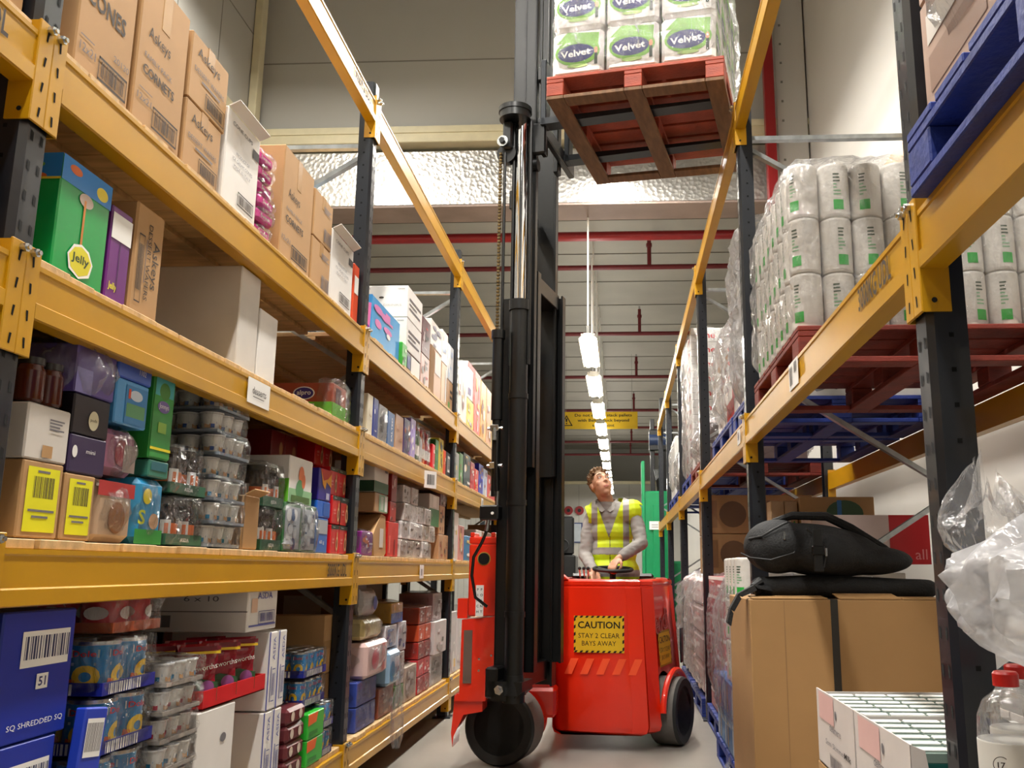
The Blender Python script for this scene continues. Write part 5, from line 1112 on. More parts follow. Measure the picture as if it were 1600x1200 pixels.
# delamere milk trays
TEAL = C('#1f5a54', .35); MLK = mat('milk_tray_card', '#d4ccc8', .5, var=.05)
o = carton('cardboard_box', 'brown carton under the milk trays, right of the aisle', 'cardboard box', 'R', 2.06, 3.02, 0, .585, KRAFT, .5, xf=.60)
for q, (a, c_) in enumerate(((2.055, 2.525), (2.535, 3.0))):
    t = thing('milk_tray', ['near', 'far'][q] + ' white tray of teal milk cartons printed delamere', 'tray', (.60 + .2, (a + c_) / 2, .588)); W, D = .40, c_ - a
    b = MB(); e = .004
    b.box(-W / 2, W / 2, -D / 2, D / 2, 0, .003, MLK)
    b.box(-W / 2, -W / 2 + e, -D / 2, D / 2, 0, .212, MLK); b.box(W / 2 - e, W / 2, -D / 2, D / 2, 0, .212, MLK)
    b.prism([(-W / 2, 0), (-W / 2 + .06, 0), (-W / 2 + .03, .2), (-W / 2, .212)], 'y', -D / 2 - .0005, -D / 2 + e, MLK); b.box(-W / 2 + e, W / 2, D / 2 - e, D / 2, 0, .2, MLK)
    M, wh = face_M('W', -W / 2, W / 2, -D / 2, D / 2, 0, .212)
    deco(b, M, wh, [('rect', .08, .62, .5, .98, C('#e0b8b4')), ('oval', .55, .78, .02, .06, INKG), ('text', .52, .58, .13, 'delamere', INKG, .3), ('text', .5, .36, .1, 'Semi Skimmed', INKG, .5), ('text', .82, .36, .1, 'Milk', INK, .16, True), ('rect', .35, .05, .65, .24, C('#b8b0ac')), ('bars', .37, .07, .63, .22, INKG)])
    b.build('tray_body', t)
    b = MB(); b.box(-.046, .046, -.033, .033, 0, .17, TEAL, .002); b.prism([(-.033, .17), (.033, .17), (.03, .188), (-.03, .188)], 'x', -.046, .046, C('#66776f'))
    b.box(-.044, .044, -.012, .012, .188, .194, PAPER, .002)
    M, wh = face_M('S', -.046, .046, -.033, .033, 0, .17); deco(b, M, wh, [('rect', 0, 0, 1, .45, C('#e0641c')), ('oval', .35, .85, .1, .06, C('#e0641c')), ('text', .52, .7, .14, 'delamere', PAPER, .8), ('text', .5, .55, .06, 'milk from the dairy', C('#a8c8c0'), .8)])
    MK = b.build('milk_carton', data=True)
    for i in range(4):
        for j in range(6): put('milk_carton', MK, t, (-W / 2 + .055 + i * .0965, -D / 2 + .045 + j * .0735, .004))
# big clear bottles and polythene by the near right post
o = carton('cardboard_box', 'brown carton under the clear bottles beside the near right post', 'cardboard box', 'R', 1.30, 1.86, 0, .68, KRAFT2, .6, xf=.62)
GL = film('clear_plastic_bottle', .5, .05, bs=8, bump=.4, streak=.1, rough=.04)
def jug(x, y, lbl, rz):
    t = thing('water_bottle', lbl, 'bottle', (x, y, .682), rz, 'clear bottles with red caps')
    b = MB(); b.lathe([(.044, .0), (.052, .008), (.052, .20), (.05, .235), (.04, .26), (.022, .275), (.018, .28), (.018, .288)], GL, 24); b.build('bottle_body', t)
    b = MB(); b.lathe([(.0525, .03), (.0528, .032), (.0528, .196), (.0525, .198)], C('#d8d6d0', .4), 24)
    M = Matrix.Translation((-.018, -.0535, .165)) @ Matrix.Rotation(PI / 2, 4, 'X')
    vs = [(r_ * math.cos(q * PI / 12), r_ * math.sin(q * PI / 12), -.002) for r_ in (.013, .0118) for q in range(24)]
    b.add(vs, [(q, (q + 1) % 24, 24 + (q + 1) % 24, 24 + q) for q in range(24)], INK, M); b.text('17', .012, INK, M, True, fitw=.012)
    b.text('eco', .008, GRN, Matrix.Translation((.012, -.0532, .12)) @ Matrix.Rotation(PI / 2, 4, 'X'))
    b.build('bottle_label', t)
    b = MB(); b.lathe([(.021, .284), (.021, .304), (.018, .308), (0, .308)], C('#c02018', .35), 18); b.build('bottle_cap', t)
    b = MB(); b.tube([(.03, -.03, .25), (.03, -.062, .235), (.03, -.07, .19), (.03, -.062, .16)], .009, GL, 8); b.build('bottle_handle', t)
jug(.652, 1.66, 'large clear bottle with red cap and a circled 17 beside the near right post', -.35)
jug(.765, 1.64, 'large clear bottle with red cap, right of the one nearest the near right post', -.2)
jug(.72, 1.78, 'large clear bottle with red cap, behind the other two by the near right post', -.1)
POLY = film('white_polythene', .3, .32, bs=4.5, bump=1.0, streak=.7, rough=.15)
def crumple(name, label, x, y, z, w_, d, h, seed, m_, folds=1.0, res=26):
    """bundle of loose plastic: sharp folds and torn top lobes"""
    b = MB(); vs = []; nu, nv = res * 2, res
    for j in range(nv + 1):
        v = j / nv
        for i in range(nu):
            t = 2 * PI * i / nu
            rr = math.sin(PI * min(.97, max(.08, v ** .8))) ** .55
            f = 1 + .22 * folds * noise.noise(Vector((math.cos(t) * 1.6 + seed, math.sin(t) * 1.6, v * 2.2))) + .12 * folds * (1 - 3 * abs(noise.noise(Vector((math.cos(t) * 3.5, math.sin(t) * 3.5 + seed, v * 3)))))
            top = .12 * folds * noise.noise(Vector((math.cos(t) * 2.5 + seed * 2, math.sin(t) * 2.5, 7))) * v * v
            vs.append((math.cos(t) * w_ / 2 * rr * f, math.sin(t) * d / 2 * rr * f, max(0, v * h + top)))
    b.add(vs, [(j * nu + i, j * nu + (i + 1) % nu, (j + 1) * nu + (i + 1) % nu, (j + 1) * nu + i) for j in range(nv) for i in range(nu)], m_)
    o = b.build(name, None, (x, y, z), smooth=50); o['kind'] = 'thing'
    return tag(o, label, 'plastic sheet')
crumple('plastic_sheet', 'large crumpled translucent plastic sheet heaped on the clear bottles', .79, 1.60, .992, .44, .40, .27, 2.3, POLY, 1.3, 34)
crumple('plastic_sheet', 'smaller torn plastic sheet peaking left of the large crumpled one', .67, 1.70, 1.17, .17, .14, .13, 6.1, BAGF, 1.15, 26)

# ---- backpack and holdall
BKF = mat('black_fabric', '#101113', .75, var=.25, vs=20, bump=.25, bs=120)
BKS = mat('black_webbing', '#111214', .6, var=.1)
b = MB(); rt = Matrix.Rotation(.12, 3, 'Y')
b.ball((0, 0, .115), (.30, .17, .115), BKF, 24, None, rt); b.ball((-.17, -.02, .13), (.15, .18, .12), BKF, 20); b.ball((.22, 0, .07), (.20, .13, .065), BKF, 20)
b.ball((-.20, -.10, .11), (.10, .08, .095), BKF, 16); b.ball((.02, -.12, .10), (.14, .07, .085), BKF, 16)
t = thing('backpack', 'black backpack lying on the big cardboard box', 'backpack', (.86, 4.17, 1.128), -.04)
me = remesh(b, .012, 6); assign(me, [BKF], lambda c, n: 0); put('bag_body', me, t)
for pts, r_ in (([(-.30, -.1, .16), (-.25, -.17, .17), (-.2, -.18, .2), (-.14, -.16, .23)], .005), ([(-.33, -.03, .1), (-.3, -.13, .08), (-.22, -.19, .07), (-.12, -.18, .1), (-.1, -.16, .17)], .004), ([(-.06, -.16, .2), (.02, -.185, .12), (.0, -.19, .04)], .004)):
    b = MB(); b.tube(pts, r_, BKS, 6); b.build('zip', t)
for p in ((-.16, -.19, .19), (.01, -.197, .12)):
    b = MB(); b.box(p[0] - .004, p[0] + .004, p[1] - .006, p[1], p[2] - .035, p[2], CHROME, .001); b.build('zip_pull', t)
b = MB(); b.box(-.04, .0, -.192, -.178, .02, .2, BKS, .004); b.box(-.047, .007, -.199, -.18, .09, .13, C('#0c0c0d', .3), .004); b.build('buckle_strap', t)
b = MB(); b.tube([(-.18, 0, .24), (-.1, -.03, .265), (.05, -.02, .262), (.16, 0, .21), (.3, 0, .12), (.38, -.04, .05)], [.014, .018, .02, .02, .018, .01], BKF, 8); b.build('shoulder_strap', t)
t = thing('holdall', 'flat black holdall under the backpack, strap hanging off the box', 'bag', (.93, 4.16, 1.038), 0)
b = MB(); b.limb([(-.33, -.06, .045), (-.1, -.05, .05), (.15, -.04, .045), (.4, -.03, .04)], [.045, .05, .045, .04], BKF, 14); b.limb([(-.3, .12, .042), (.1, .12, .045), (.4, .12, .04)], [.042, .045, .04], BKF, 12); b.box(-.33, .4, -.05, .13, .005, .08, BKF)
me = remesh(b, .011, 5); assign(me, [BKF], lambda c, n: 0)
for v in me.vertices: v.co.z = max(0.001, v.co.z)
put('bag_body', me, t)
b = MB(); P_ = [(-.30, -.10, .05), (-.37, -.13, .055), (-.44, -.15, .02), (-.475, -.15, -.04), (-.49, -.15, -.10)]
for i in range(4):
    p, q = Vector(P_[i]), Vector(P_[i + 1]); b.add([p + Vector((0, -.03, .0)), q + Vector((0, -.03, 0)), q + Vector((.0, .03, 0)), p + Vector((0, .03, 0)), p + Vector((.012, -.03, -.022)), q + Vector((.016, -.03, -.014)), q + Vector((.016, .03, -.014)), p + Vector((.012, .03, -.022))], [(0, 3, 2, 1), (4, 5, 6, 7), (0, 1, 5, 4), (3, 7, 6, 2), (0, 4, 7, 3), (1, 2, 6, 5)], BKF)
b.build('hanging_strap', t, smooth=60)
b = MB(); b.tube([(-.33, -.09, .07), (-.36, -.1, .05), (-.34, -.11, .02)], .02, BKS, 10); b.build('end_grip', t)

# ---- floor litter
crumple('film_scrap', 'scrap of clear film on the floor beside the blue pallet', .60, 5.3, .002, .12, .3, .07, 9.9, WRAP2, 1.4, 12)
crumple('hanging_film', 'twist of clear film dangling from the lowest left shelf, second bay', -1.335, 5.62, .12, .07, .10, .36, 4.4, WRAP2, 1.6, 14)
# ------------------------------------------------------------------ raised pallet and its load
ya = -.215
pal = pallet('red pallet with brown underside raised high on the forks', .205, 5.205, 3.745, ya, mat('orange_red_wood', '#94391f', .6, var=.25, vs=9, stretch=(1, 1, 3), bump=.15), RAWW, tilt=(0.0, .018))
ux, uy = math.cos(ya), math.sin(ya)
def loc_p(x, y, z): return (.205 + ux * x - uy * y, 5.205 + uy * x + ux * y, 3.745 + z - x * .018)
TPK = mat('tissue_pack_film', '#dedbd8', .32, var=.05, bump=.3, bs=22, coat=.3)
def tissue_mesh():
    W, D, H = .30, .27, .285
    b = MB()
    b.box(-W / 2, W / 2, -D / 2, D / 2, 0, H, TPK, .022)
    def art(rot=0): return [('oval', .5, .5, .44, .3, C('#6fa83a')), ('poly', [(.08, .72), (.3, .95), (.92, .88), (.9, .6), (.5, .7)], C('#7cb848')), ('oval', .47, .48, .36, .2, C('#252a66')), ('text', .46, .48, .2, 'Velvet', PAPER, .58, True, .06), ('oval', .86, .5, .035, .07, C('#d8906a')), ('rect', .83, .2, .89, .44, C('#2a3a30')), ('oval', .5, .2, .2, .04, C('#a8c878'))]
    for f in 'SWE':
        M, wh = face_M(f, -W / 2, W / 2, -D / 2, D / 2, 0, H); M = M @ Matrix.Scale(1, 4)
        deco(b, M, wh, art())
    return b.build('tissue_pack', data=True)
TM = tissue_mesh()
for k in range(3):
    for i in range(3):
        for j in range(4):
            if i == 1 and 0 < j < 3 and k < 2: continue
            o = put('tissue_pack', TM, None, loc_p(-.325 + i * .315 + (.006 * k), -.44 + j * .29, .1465 + k * .2875), (0, .018, ya)); o['kind'] = 'thing'
            tag(o, 'white tissue pack printed Velvet in the raised load', 'tissue pack', 'tissue packs on the raised pallet')
o = wrap_shell(.99, 1.2, .885, 51, .012, 6, 26, film('raised_wrap', .3, .03, bs=15, bump=1.0, streak=.4, rough=.06)).build('stretch_wrap', None, loc_p(.0, -.0, .146), (0, .018, ya), smooth=50)
o['kind'] = 'thing'; tag(o, 'clear stretch film round the raised tissue packs', 'plastic wrap')

# ------------------------------------------------------------------ the articulated forklift
TRD = mat('truck_red_paint', '#ef2e10', .28, var=.03, vs=3, coat=.5)
MST = mat('mast_black_paint', '#090a0b', .36, var=.25, vs=10)
MSD = mat('mast_worn_edge', '#2c2c2d', .35, .6, var=.3, vs=20)
RUB = mat('grey_tyre', '#6a6762', .7, var=.12, bump=.1)
RUBD = mat('black_tyre_side', '#232322', .55, var=.2, vs=14)
YST = C('#e2b81c', .5)
tr = thing('forklift', 'bright red articulated forklift with black mast, raised forks and caution signs', 'forklift', (0, 6.3, 0))
def tb(mb, name, parent=None, **k):
    o = mb.build(name, parent or tr, (0, -6.3, 0) if parent is None else (0, 0, 0), **k); return o
# body: shell lofted bottom to top, corners rounded
def ring(pts, z, rad=.05, n=4):
    out = []
    m_ = len(pts)
    for i in range(m_):
        p0, p1, p2 = Vector(pts[i - 1]), Vector(pts[i]), Vector(pts[(i + 1) % m_])
        a = (p0 - p1).normalized() * rad; c = (p2 - p1).normalized() * rad
        for k in range(n + 1):
            t = k / n; out.append(tuple((p1 + a) * (1 - t) ** 2 + p1 * 2 * t * (1 - t) + (p2 + c) * t ** 2) + (z,))
    return out
top = [(-.46, 6.26), (.07, 6.20), (.165, 6.27), (.355, 6.95), (.36, 7.75), (-.50, 7.75)]
bot = [(-.46, 6.27), (.115, 6.19), (.215, 6.27), (.435, 7.02), (.44, 7.75), (-.50, 7.75)]
def mixp(t): return [(a[0] * (1 - t) + c_[0] * t, a[1] * (1 - t) + c_[1] * t) for a, c_ in zip(bot, top)]
def shrink(P, d): 
    cx, cy = -.05, 6.95
    return [(cx + (x - cx) * (1 - d / abs(x - cx) if abs(x - cx) > d else 0), y + (d if y < 6.6 else -d)) for x, y in P]
RG = [ring(shrink(mixp(0), .05), .10), ring(shrink(mixp(0), .012), .12), ring(mixp(.03), .155), ring(mixp(.5), .6), ring(mixp(.96), 1.035), ring(shrink(mixp(.97), .006), 1.04), ring(shrink(mixp(.97), .006), 1.048), ring(mixp(.98), 1.053), ring(mixp(1), 1.075), ring(shrink(mixp(1), .014), 1.088)]
b = MB(); n = len(RG[0]); vs = [p for r_ in RG for p in r_]
fs = [(j * n + i, j * n + (i + 1) % n, (j + 1) * n + (i + 1) % n, (j + 1) * n + i) for j in range(len(RG) - 1) for i in range(n)]
b.add(vs, fs + [tuple(range(n))[::-1]], TRD)
# top deck as a rim with an open operator well
tp = RG[-1]; inner = [(-.40, 6.52), (.02, 6.50), (.10, 6.55), (.26, 6.98), (.27, 7.62), (-.42, 7.62)]
ir = ring(inner, 1.088); b.add(tp + ir, [(i, (i + 1) % n, n + (i + 1) % n, n + i) for i in range(n)], TRD)
b.add(ir + ring(inner, .22), [(i, (i + 1) % n, n + (i + 1) % n, n + i) for i in range(n)], MST)
b.add(ring(inner, .22), [tuple(range(n))], MST)
BODYMB = b
def nface(u, z, off=.001):
    """matrix on the near face of the body: u in metres along x"""
    t = (z - .12) / .96
    x0 = -.46; x1 = .115 * (1 - t) + .07 * t; y0 = 6.265; y1 = 6.19 * (1 - t) + 6.20 * t
    ang = math.atan2(y1 - y0, x1 - x0); f = (u - x0) / (x1 - x0); y = y0 + (y1 - y0) * f
    return Matrix.Translation((u + math.sin(ang) * 0, y - .0015 - off, z)) @ Matrix.Rotation(ang, 4, 'Z') @ Matrix.Rotation(PI / 2, 4, 'X')
def sface(f, z, off=.0):
    t = (z - .12) / .96
    p0 = Vector((.215 * (1 - t) + .165 * t, 6.27)); p1 = Vector((.435 * (1 - t) + .355 * t, 7.02 * (1 - t) + 6.95 * t))
    p = p0.lerp(p1, f); d = (p1 - p0).normalized(); nn = Vector((d.y, -d.x)); p = p + nn * (.003 + off)
    ang = math.atan2(d.y, d.x)
    return Matrix.Translation((p.x, p.y, z)) @ Matrix.Rotation(ang, 4, 'Z') @ Matrix.Rotation(PI / 2, 4, 'X') @ Matrix.Rotation(-.07, 4, 'X')
def caution(M, w_, h, name, lbl):
    b = MB(); b.box(-w_ / 2, w_ / 2, -h / 2, h / 2, 0, .0012, YST, 0, M)
    n_ = 9
    for s_ in (0, 1):
        for i in range(n_):
            x = -w_ / 2 + w_ * i / n_; y0_ = -h / 2 if s_ == 0 else h / 2 - h * .055
            sk = w_ * .03
            x2 = min(x + w_ * .05, w_ / 2); b.add([(x, y0_, .0015), (x2, y0_, .0015), (min(x2 + sk, w_ / 2), y0_ + h * .055, .0015), (min(x + sk, w_ / 2), y0_ + h * .055, .0015)], [(0, 1, 2, 3)], INKB, M)
        for i in range(5):
            y_ = -h / 2 + h * (i + .2) / 5; x0_ = -w_ / 2 if s_ == 0 else w_ / 2 - w_ * .035
            b.add([(x0_, y_, .0015), (x0_ + w_ * .035, y_ + h * .03, .0015), (x0_ + w_ * .035, y_ + h * .12, .0015), (x0_, y_ + h * .09, .0015)], [(0, 1, 2, 3)], INKB, M)
    b.text('CAUTION', h * .26, INKB, M @ Matrix.Translation((0, h * .25, .0016)), True, fitw=w_ * .84)
    b.text('STAY 2 CLEAR', h * .19, INKB, M @ Matrix.Translation((0, -h * .04, .0016)), False, fitw=w_ * .82)
    b.text('BAYS AWAY', h * .19, INKB, M @ Matrix.Translation((0, -h * .25, .0016)), False, fitw=w_ * .68)
    o = tb(b, name, smooth=0); o['label'] = lbl
INKB = C('#14120e', .5)
caution(nface(-.155, .735), .335, .235, 'caution_sign', 'yellow and black caution sign on the front panel')
caution(sface(.50, .62, .001), .34, .235, 'caution_sign', 'yellow and black caution sign on the side panel')
b = MB()
for i in range(5):
    u = -.34 + i * .105
    M = nface(u, .53)
    b.add([(-.045, -.05, 0), (.005, -.05, 0), (.05, .05, 0), (0, .05, 0)], [(0, 1, 2, 3)], C('#ff5a30', .35), M)
tb(b, 'hazard_stripes', smooth=0)
b = MB(); M = sface(.36, .80) @ Matrix.Rotation(.12, 4, 'Z') @ Matrix.Shear('XY', 4, (.25, 0)) if False else sface(.36, .80) @ Matrix.Rotation(.1, 4, 'Z')
b.text('Bendi', .19, C('#5a1410', .4), M @ Matrix.Translation((.008, -.006, .0)), True, fitw=.50); b.text('Bendi', .20, C('#e8a898', .4), M @ Matrix.Translation((0, 0, .0012)), True, fitw=.50); b.text('Bendi', .19, C('#b8201a', .4), M @ Matrix.Translation((.003, 0, .0024)), False, fitw=.475)
tb(b, 'maker_lettering', smooth=0)
b = MB(); b.box(-.006, .006, -.05, .05, 0, .24, BLK, .003, Matrix.Translation((.425, 6.86, .50)) @ Matrix.Rotation(-.3, 4, 'Z') @ Matrix.Scale(.6, 4, (0, 1, 0))); tb(b, 'side_guard')
# rear wheel with arch
WR = Vector((.415, 6.50, .221)); WAX = Vector((-.93, .367, 0)).normalized()
_me = BODYMB.build('truck_body', data=True, smooth=0)
import bmesh
_bm = bmesh.new(); _bm.from_mesh(_me); bmesh.ops.remove_doubles(_bm, verts=_bm.verts, dist=.0004); bmesh.ops.recalc_face_normals(_bm, faces=_bm.faces); _bm.to_mesh(_me); _bm.free()
_o = put('tmp', _me); _c = MB(); _c.cyl(WR - WAX * .2, WR + WAX * .27, .25, MST, n=48); _co = put('cut', _c.build('cut', data=True, smooth=0))
_m = _o.modifiers.new('b', 'BOOLEAN'); _m.operation = 'DIFFERENCE'; _m.object = _co; _m.solver = 'EXACT'; _m.use_self = True
_dg = bpy.context.evaluated_depsgraph_get(); _dg.update(); _nm = bpy.data.meshes.new_from_object(_o.evaluated_get(_dg))
bpy.data.objects.remove(_o); bpy.data.objects.remove(_co)
_nm.polygons.foreach_set('use_smooth', [True] * len(_nm.polygons)); _nm.set_sharp_from_angle(angle=math.radians(40))
body = put('truck_body', _nm, tr, (0, -6.3, 0))
def wheel(name, c, r, wd, ax, lbl=None):
    ax = Vector(ax).normalized(); Mx = Matrix.Translation(c) @ ax.to_track_quat('Z', 'Y').to_matrix().to_4x4()
    b = MB(); b.lathe([(r * .72, -.0), (r * .94, -.004), (r, .014), (r, wd - .014), (r * .94, wd), (r * .5, wd)], [RUBD, RUBD, RUB, RUBD, RUBD], 40, Mx)
    o = tb(b, name)
    q = MB(); q.lathe([(0, .018), (r * .26, .012), (r * .3, .03), (r * .42, .034), (r * .5, .02), (r * .66, .03), (r * .73, .0)], MST, 32, Mx)
    for k in range(6):
        a = k * PI / 3; p = Vector((math.cos(a) * r * .42, math.sin(a) * r * .42, .02)); q.cyl(Mx @ p, Mx @ (p + Vector((0, 0, -.014 + .012))), .013, STEEL, n=6)
        q.cyl(Mx @ (p * 1.28), Mx @ (p * 1.28 + Vector((0, 0, -.006))), .018, BLK, n=10)
    q.build('wheel_hub', o); return o
# ax points from the outer face inwards
wheel('rear_wheel', WR, .22, .19, WAX)
b = MB(); P_ = []
fw = Vector((WAX.y, -WAX.x, 0)); ow = -WAX; cw = WR - ow * .06
for k in range(17):
    a = .1 + k * (PI - .15) / 16; P_.append(cw + fw * math.cos(a) * .262 + Vector((0, 0, math.sin(a) * .262)))
b.tube(P_, .02, TRD, 8); tb(b, 'wheel_arch')
# front articulated unit: axle, wheel, tower
fu = Vector((ux, uy, 0)); fv = Vector((-uy, ux, 0))
WC = Vector((-.745, 5.74, .221))
wheel('front_wheel', WC, .222, .22, fv); wheel('front_wheel', WC + fv * .72, .222, .22, fv * -1) if False else None
b = MB(); Mx = Matrix.Translation(WC + fv * .225) @ fv.to_track_quat('Z', 'Y').to_matrix().to_4x4()
b.lathe([(0, 0), (.17, .0), (.185, .02), (.17, .22), (.12, .3), (0, .3)], TRD, 28, Mx)
b.box(-.85, -.42, 6.0, 6.24, .24, .42, TRD, .02); b.box(-.62, -.44, 6.02, 6.3, .28, .50, TRD, .03); tb(b, 'axle_housing')
b = MB()
b.prism([(-.985, .98), (-.925, .98), (-.925, .865), (-.985, .865)], 'y', 5.58, 5.70, TRD)
b.box(-.915, -.735, 5.53, 5.72, .88, 1.30, TRD, .008); b.box(-.915, -.735, 5.53, 5.72, 1.302, 1.345, TRD, .006)
b.box(-.91, -.885, 5.53, 5.72, 1.345, 1.37, TRD, .003); b.box(-.785, -.76, 5.53, 5.72, 1.345, 1.37, TRD, .003)
b.prism([(-.95, .86), (-.735, .88), (-.735, .62), (-.79, .54), (-.80, .40), (-.985, .40), (-.97, .44), (-.955, .44)], 'y', 5.54, 5.72, TRD)
b.prism([(-.985, .43), (-.82, .43), (-.82, .34), (-.93, .32), (-.985, .2), (-.99, .14), (-1.0, .22), (-.99, .34)], 'y', 5.56, 5.78, TRD)
tw = tb(b, 'mast_tower')
q = MB(); q.cyl((-.825, 5.522, 1.215), (-.825, 5.53, 1.215), .034, MST, n=24); q.cyl((-.825, 5.5285, 1.215), (-.825, 5.5297, 1.215), .040, C('#b89a3a'), n=24)
for k in range(24):
    a = k * PI / 12
q.build('round_port', tw, (0, 0, 0)); tw_children = True
q = MB(); q.box(-.935, -.885, 5.532, 5.54, .50, .80, mat('grey_plate', '#6e5a50', .4, var=.15)); q.build('grey_panel', tw)
q = MB(); q.box(-.868, -.822, 5.522, 5.53, .88, 1.06, PAPER)
for col, s_ in ((-.856, 'PINCH'), (-.834, 'POINT')):
    for i, ch in enumerate(s_): q.text(ch, .02, INKB, Matrix.Translation((col, 5.5215, 1.035 - i * .032)) @ Matrix.Rotation(PI / 2, 4, 'X'), True)
o = q.build('warning_label', tw, smooth=0); o['label'] = 'white vertical warning label'
# mast, in fork frame: local x along forks
MC = Vector((-.545, 5.50, 0))
MM = Matrix.Translation(MC) @ Matrix.Rotation(ya, 4, 'Z')
mt = None
def mb_(): return MB()
def chan(b, x0, x1, y0, y1, z0, z1, th=.014, op=1):
    # channel section with web and two flanges opening to the middle of the mast
    b.box(x0, x1, y0 if op > 0 else y1 - th, y0 + th if op > 0 else y1, z0, z1, MST, .002, MM)
    b.box(x0, x0 + th, y0, y1, z0, z1, MST, .002, MM); b.box(x1 - th, x1, y0, y1, z0, z1, MST, .002, MM)
    b.box(x0 + (x1 - x0) * .46, x0 + (x1 - x0) * .54, y0 - .004 if op > 0 else y1, y0 if op > 0 else y1 + .004, z0 + .02, z1 - .02, MSD, 0, MM)
b = MB()
for s_ in (-1, 1):
    y0, y1 = (-.36, -.27) if s_ < 0 else (.27, .36)
    chan(b, -.085, .06, y0, y1, .46, 2.72, op=-s_)
b.box(-.085, .03, -.27, .27, .50, .62, MST, .006, MM); b.box(-.10, -.085, -.27, .27, 2.45, 2.60, MST, .004, MM); b.box(-.10, -.085, -.27, .27, 1.3, 1.42, MST, .004, MM)
outer = tb(b, 'outer_mast')
b = MB()
for s_ in (-1, 1):
    y0, y1 = (-.30, -.235) if s_ < 0 else (.235, .30)
    chan(b, -.03, .125, y0, y1, .60, 2.9, op=-s_)
b.box(-.05, .1, -.235, .235, 2.80, 2.9, MST, .004, MM)
tb(b, 'middle_mast')
b = MB()
for s_ in (-1, 1):
    y0, y1 = (-.355, -.305) if s_ < 0 else (.18, .235)
    chan(b, *((-.03, .12) if s_ < 0 else (-.10, .09)), y0, y1, 1.72, 5.35, op=-s_)
b.box(-.06, -.03, -.32, .18, 5.2, 5.33, MST, .004, MM); b.box(-.06, -.03, -.32, .18, 3.3, 3.42, MST, .004, MM)
b.cyl(MM @ Vector((.10, -.35, 3.55)), MM @ Vector((.135, -.35, 3.55)), .04, MST)
tb(b, 'inner_mast')
# lift cylinder, chrome ram, crown with chain wheel
b = MB(); cx, cy = .055, -.425
def P3(x, y, z): return MM @ Vector((x, y, z))
b.cyl(P3(cx, cy, .50), P3(cx, cy, 2.62), .052, MST, n=24); b.cyl(P3(cx, cy, 2.62), P3(cx, cy, 2.68), .062, MST, n=24); b.cyl(P3(cx, cy, .46), P3(cx, cy, .50), .06, MST, n=24); b.cyl(P3(cx, cy, .50), P3(cx, cy, .60), .068, MST, r1=.054, n=24)
for k in range(3): b.cyl(P3(cx, cy, .9 + k * .6), P3(cx, cy, .93 + k * .6), .057, MST, n=24)
cyl_o = tb(b, 'lift_cylinder')
b = MB(); b.cyl(P3(cx, cy, 2.68), P3(cx, cy, 3.80), .034, CHROME, n=24); tb(b, 'chrome_ram')
b = MB(); b.cyl(P3(cx + .055, cy, 2.3), P3(cx + .055, cy, 3.80), .012, MST, n=10); b.cyl(P3(cx - .05, cy, 2.3), P3(cx - .05, cy, 3.80), .010, MST, n=10); tb(b, 'guide_rod')
b = MB(); b.cyl(P3(cx - .035, cy - .035, 3.80), P3(cx - .035, cy - .035, 3.845), .095, MST, n=32); b.cyl(P3(cx - .035, cy - .035, 3.845), P3(cx - .035, cy - .035, 3.875), .10, MST, n=32)
b.box(cx - .11, cx - .05, cy - .05, cy + .03, 3.62, 3.80, MST, .01, MM); b.box(cx + .03, cx + .14, cy + .02, cy + .06, 3.60, 3.80, MST, .01, MM); tb(b, 'mast_crown')
b = MB(); b.cyl(P3(cx - .10, cy - .055, 3.66), P3(cx - .10, cy - .075, 3.66), .034, STEEL, n=24); b.cyl(P3(cx - .10, cy - .075, 3.66), P3(cx - .10, cy - .09, 3.66), .018, MST, n=6); b.cyl(P3(cx - .09, cy - .03, 3.60), P3(cx - .09, cy + .02, 3.60), .06, MST, n=24); tb(b, 'chain_wheel')
b = MB(); brass = mat('oiled_chain', '#6b5a3a', .4, .7, var=.3, vs=60)
for k in range(54):
    z = 2.50 + k * .0205; b.box(cx - .132, cx - .112, cy - .045, cy - .03 - .004 * (k % 2), z, z + .017, brass, .004, MM)
tb(b, 'lift_chain')
b = MB(); b.cyl(P3(cx - .095, cy - .035, 2.45), P3(cx - .095, cy - .035, 3.60), .009, MST, n=10); tb(b, 'hydraulic_pipe')
b = MB(); b.cyl(P3(cx - .115, cy - .035, 1.98), P3(cx - .115, cy - .035, 2.45), .032, MST, n=20); b.cyl(P3(cx - .115, cy - .035, 2.45), P3(cx - .115, cy - .035, 2.50), .04, MST, n=20); b.cyl(P3(cx - .115, cy - .035, 1.55), P3(cx - .115, cy - .035, 1.98), .024, MST, n=20); tb(b, 'hose_tube')
b = MB()
for z in (1.93, 1.72):
    b.cyl(P3(cx - .16, cy - .05, z), P3(cx - .07, cy - .05, z), .009, STEEL, n=8); b.box(cx - .14, cx - .09, cy - .075, cy - .05, z - .018, z + .018, STEEL, .003, MM)
b.cyl(P3(cx - .115, cy - .07, 1.86), P3(cx - .115, cy - .07, 1.93), .014, STEEL, n=10); tb(b, 'pipe_clamp')
b = MB(); b.box(cx - .19, cx - .08, cy - .08, cy - .0, 1.42, 1.50, MST, .008, MM); b.cyl(P3(cx - .11, cy - .082, 1.455), P3(cx - .11, cy - .09, 1.455), .008, PAPER, n=10); b.cyl(P3(cx - .10, cy - .04, 1.50), P3(cx - .10, cy - .04, 1.58), .012, STEEL, n=10); b.cyl(P3(cx - .155, cy - .05, 1.36), P3(cx - .145, cy - .05, 1.42), .012, STEEL, n=10); tb(b, 'hose_junction')
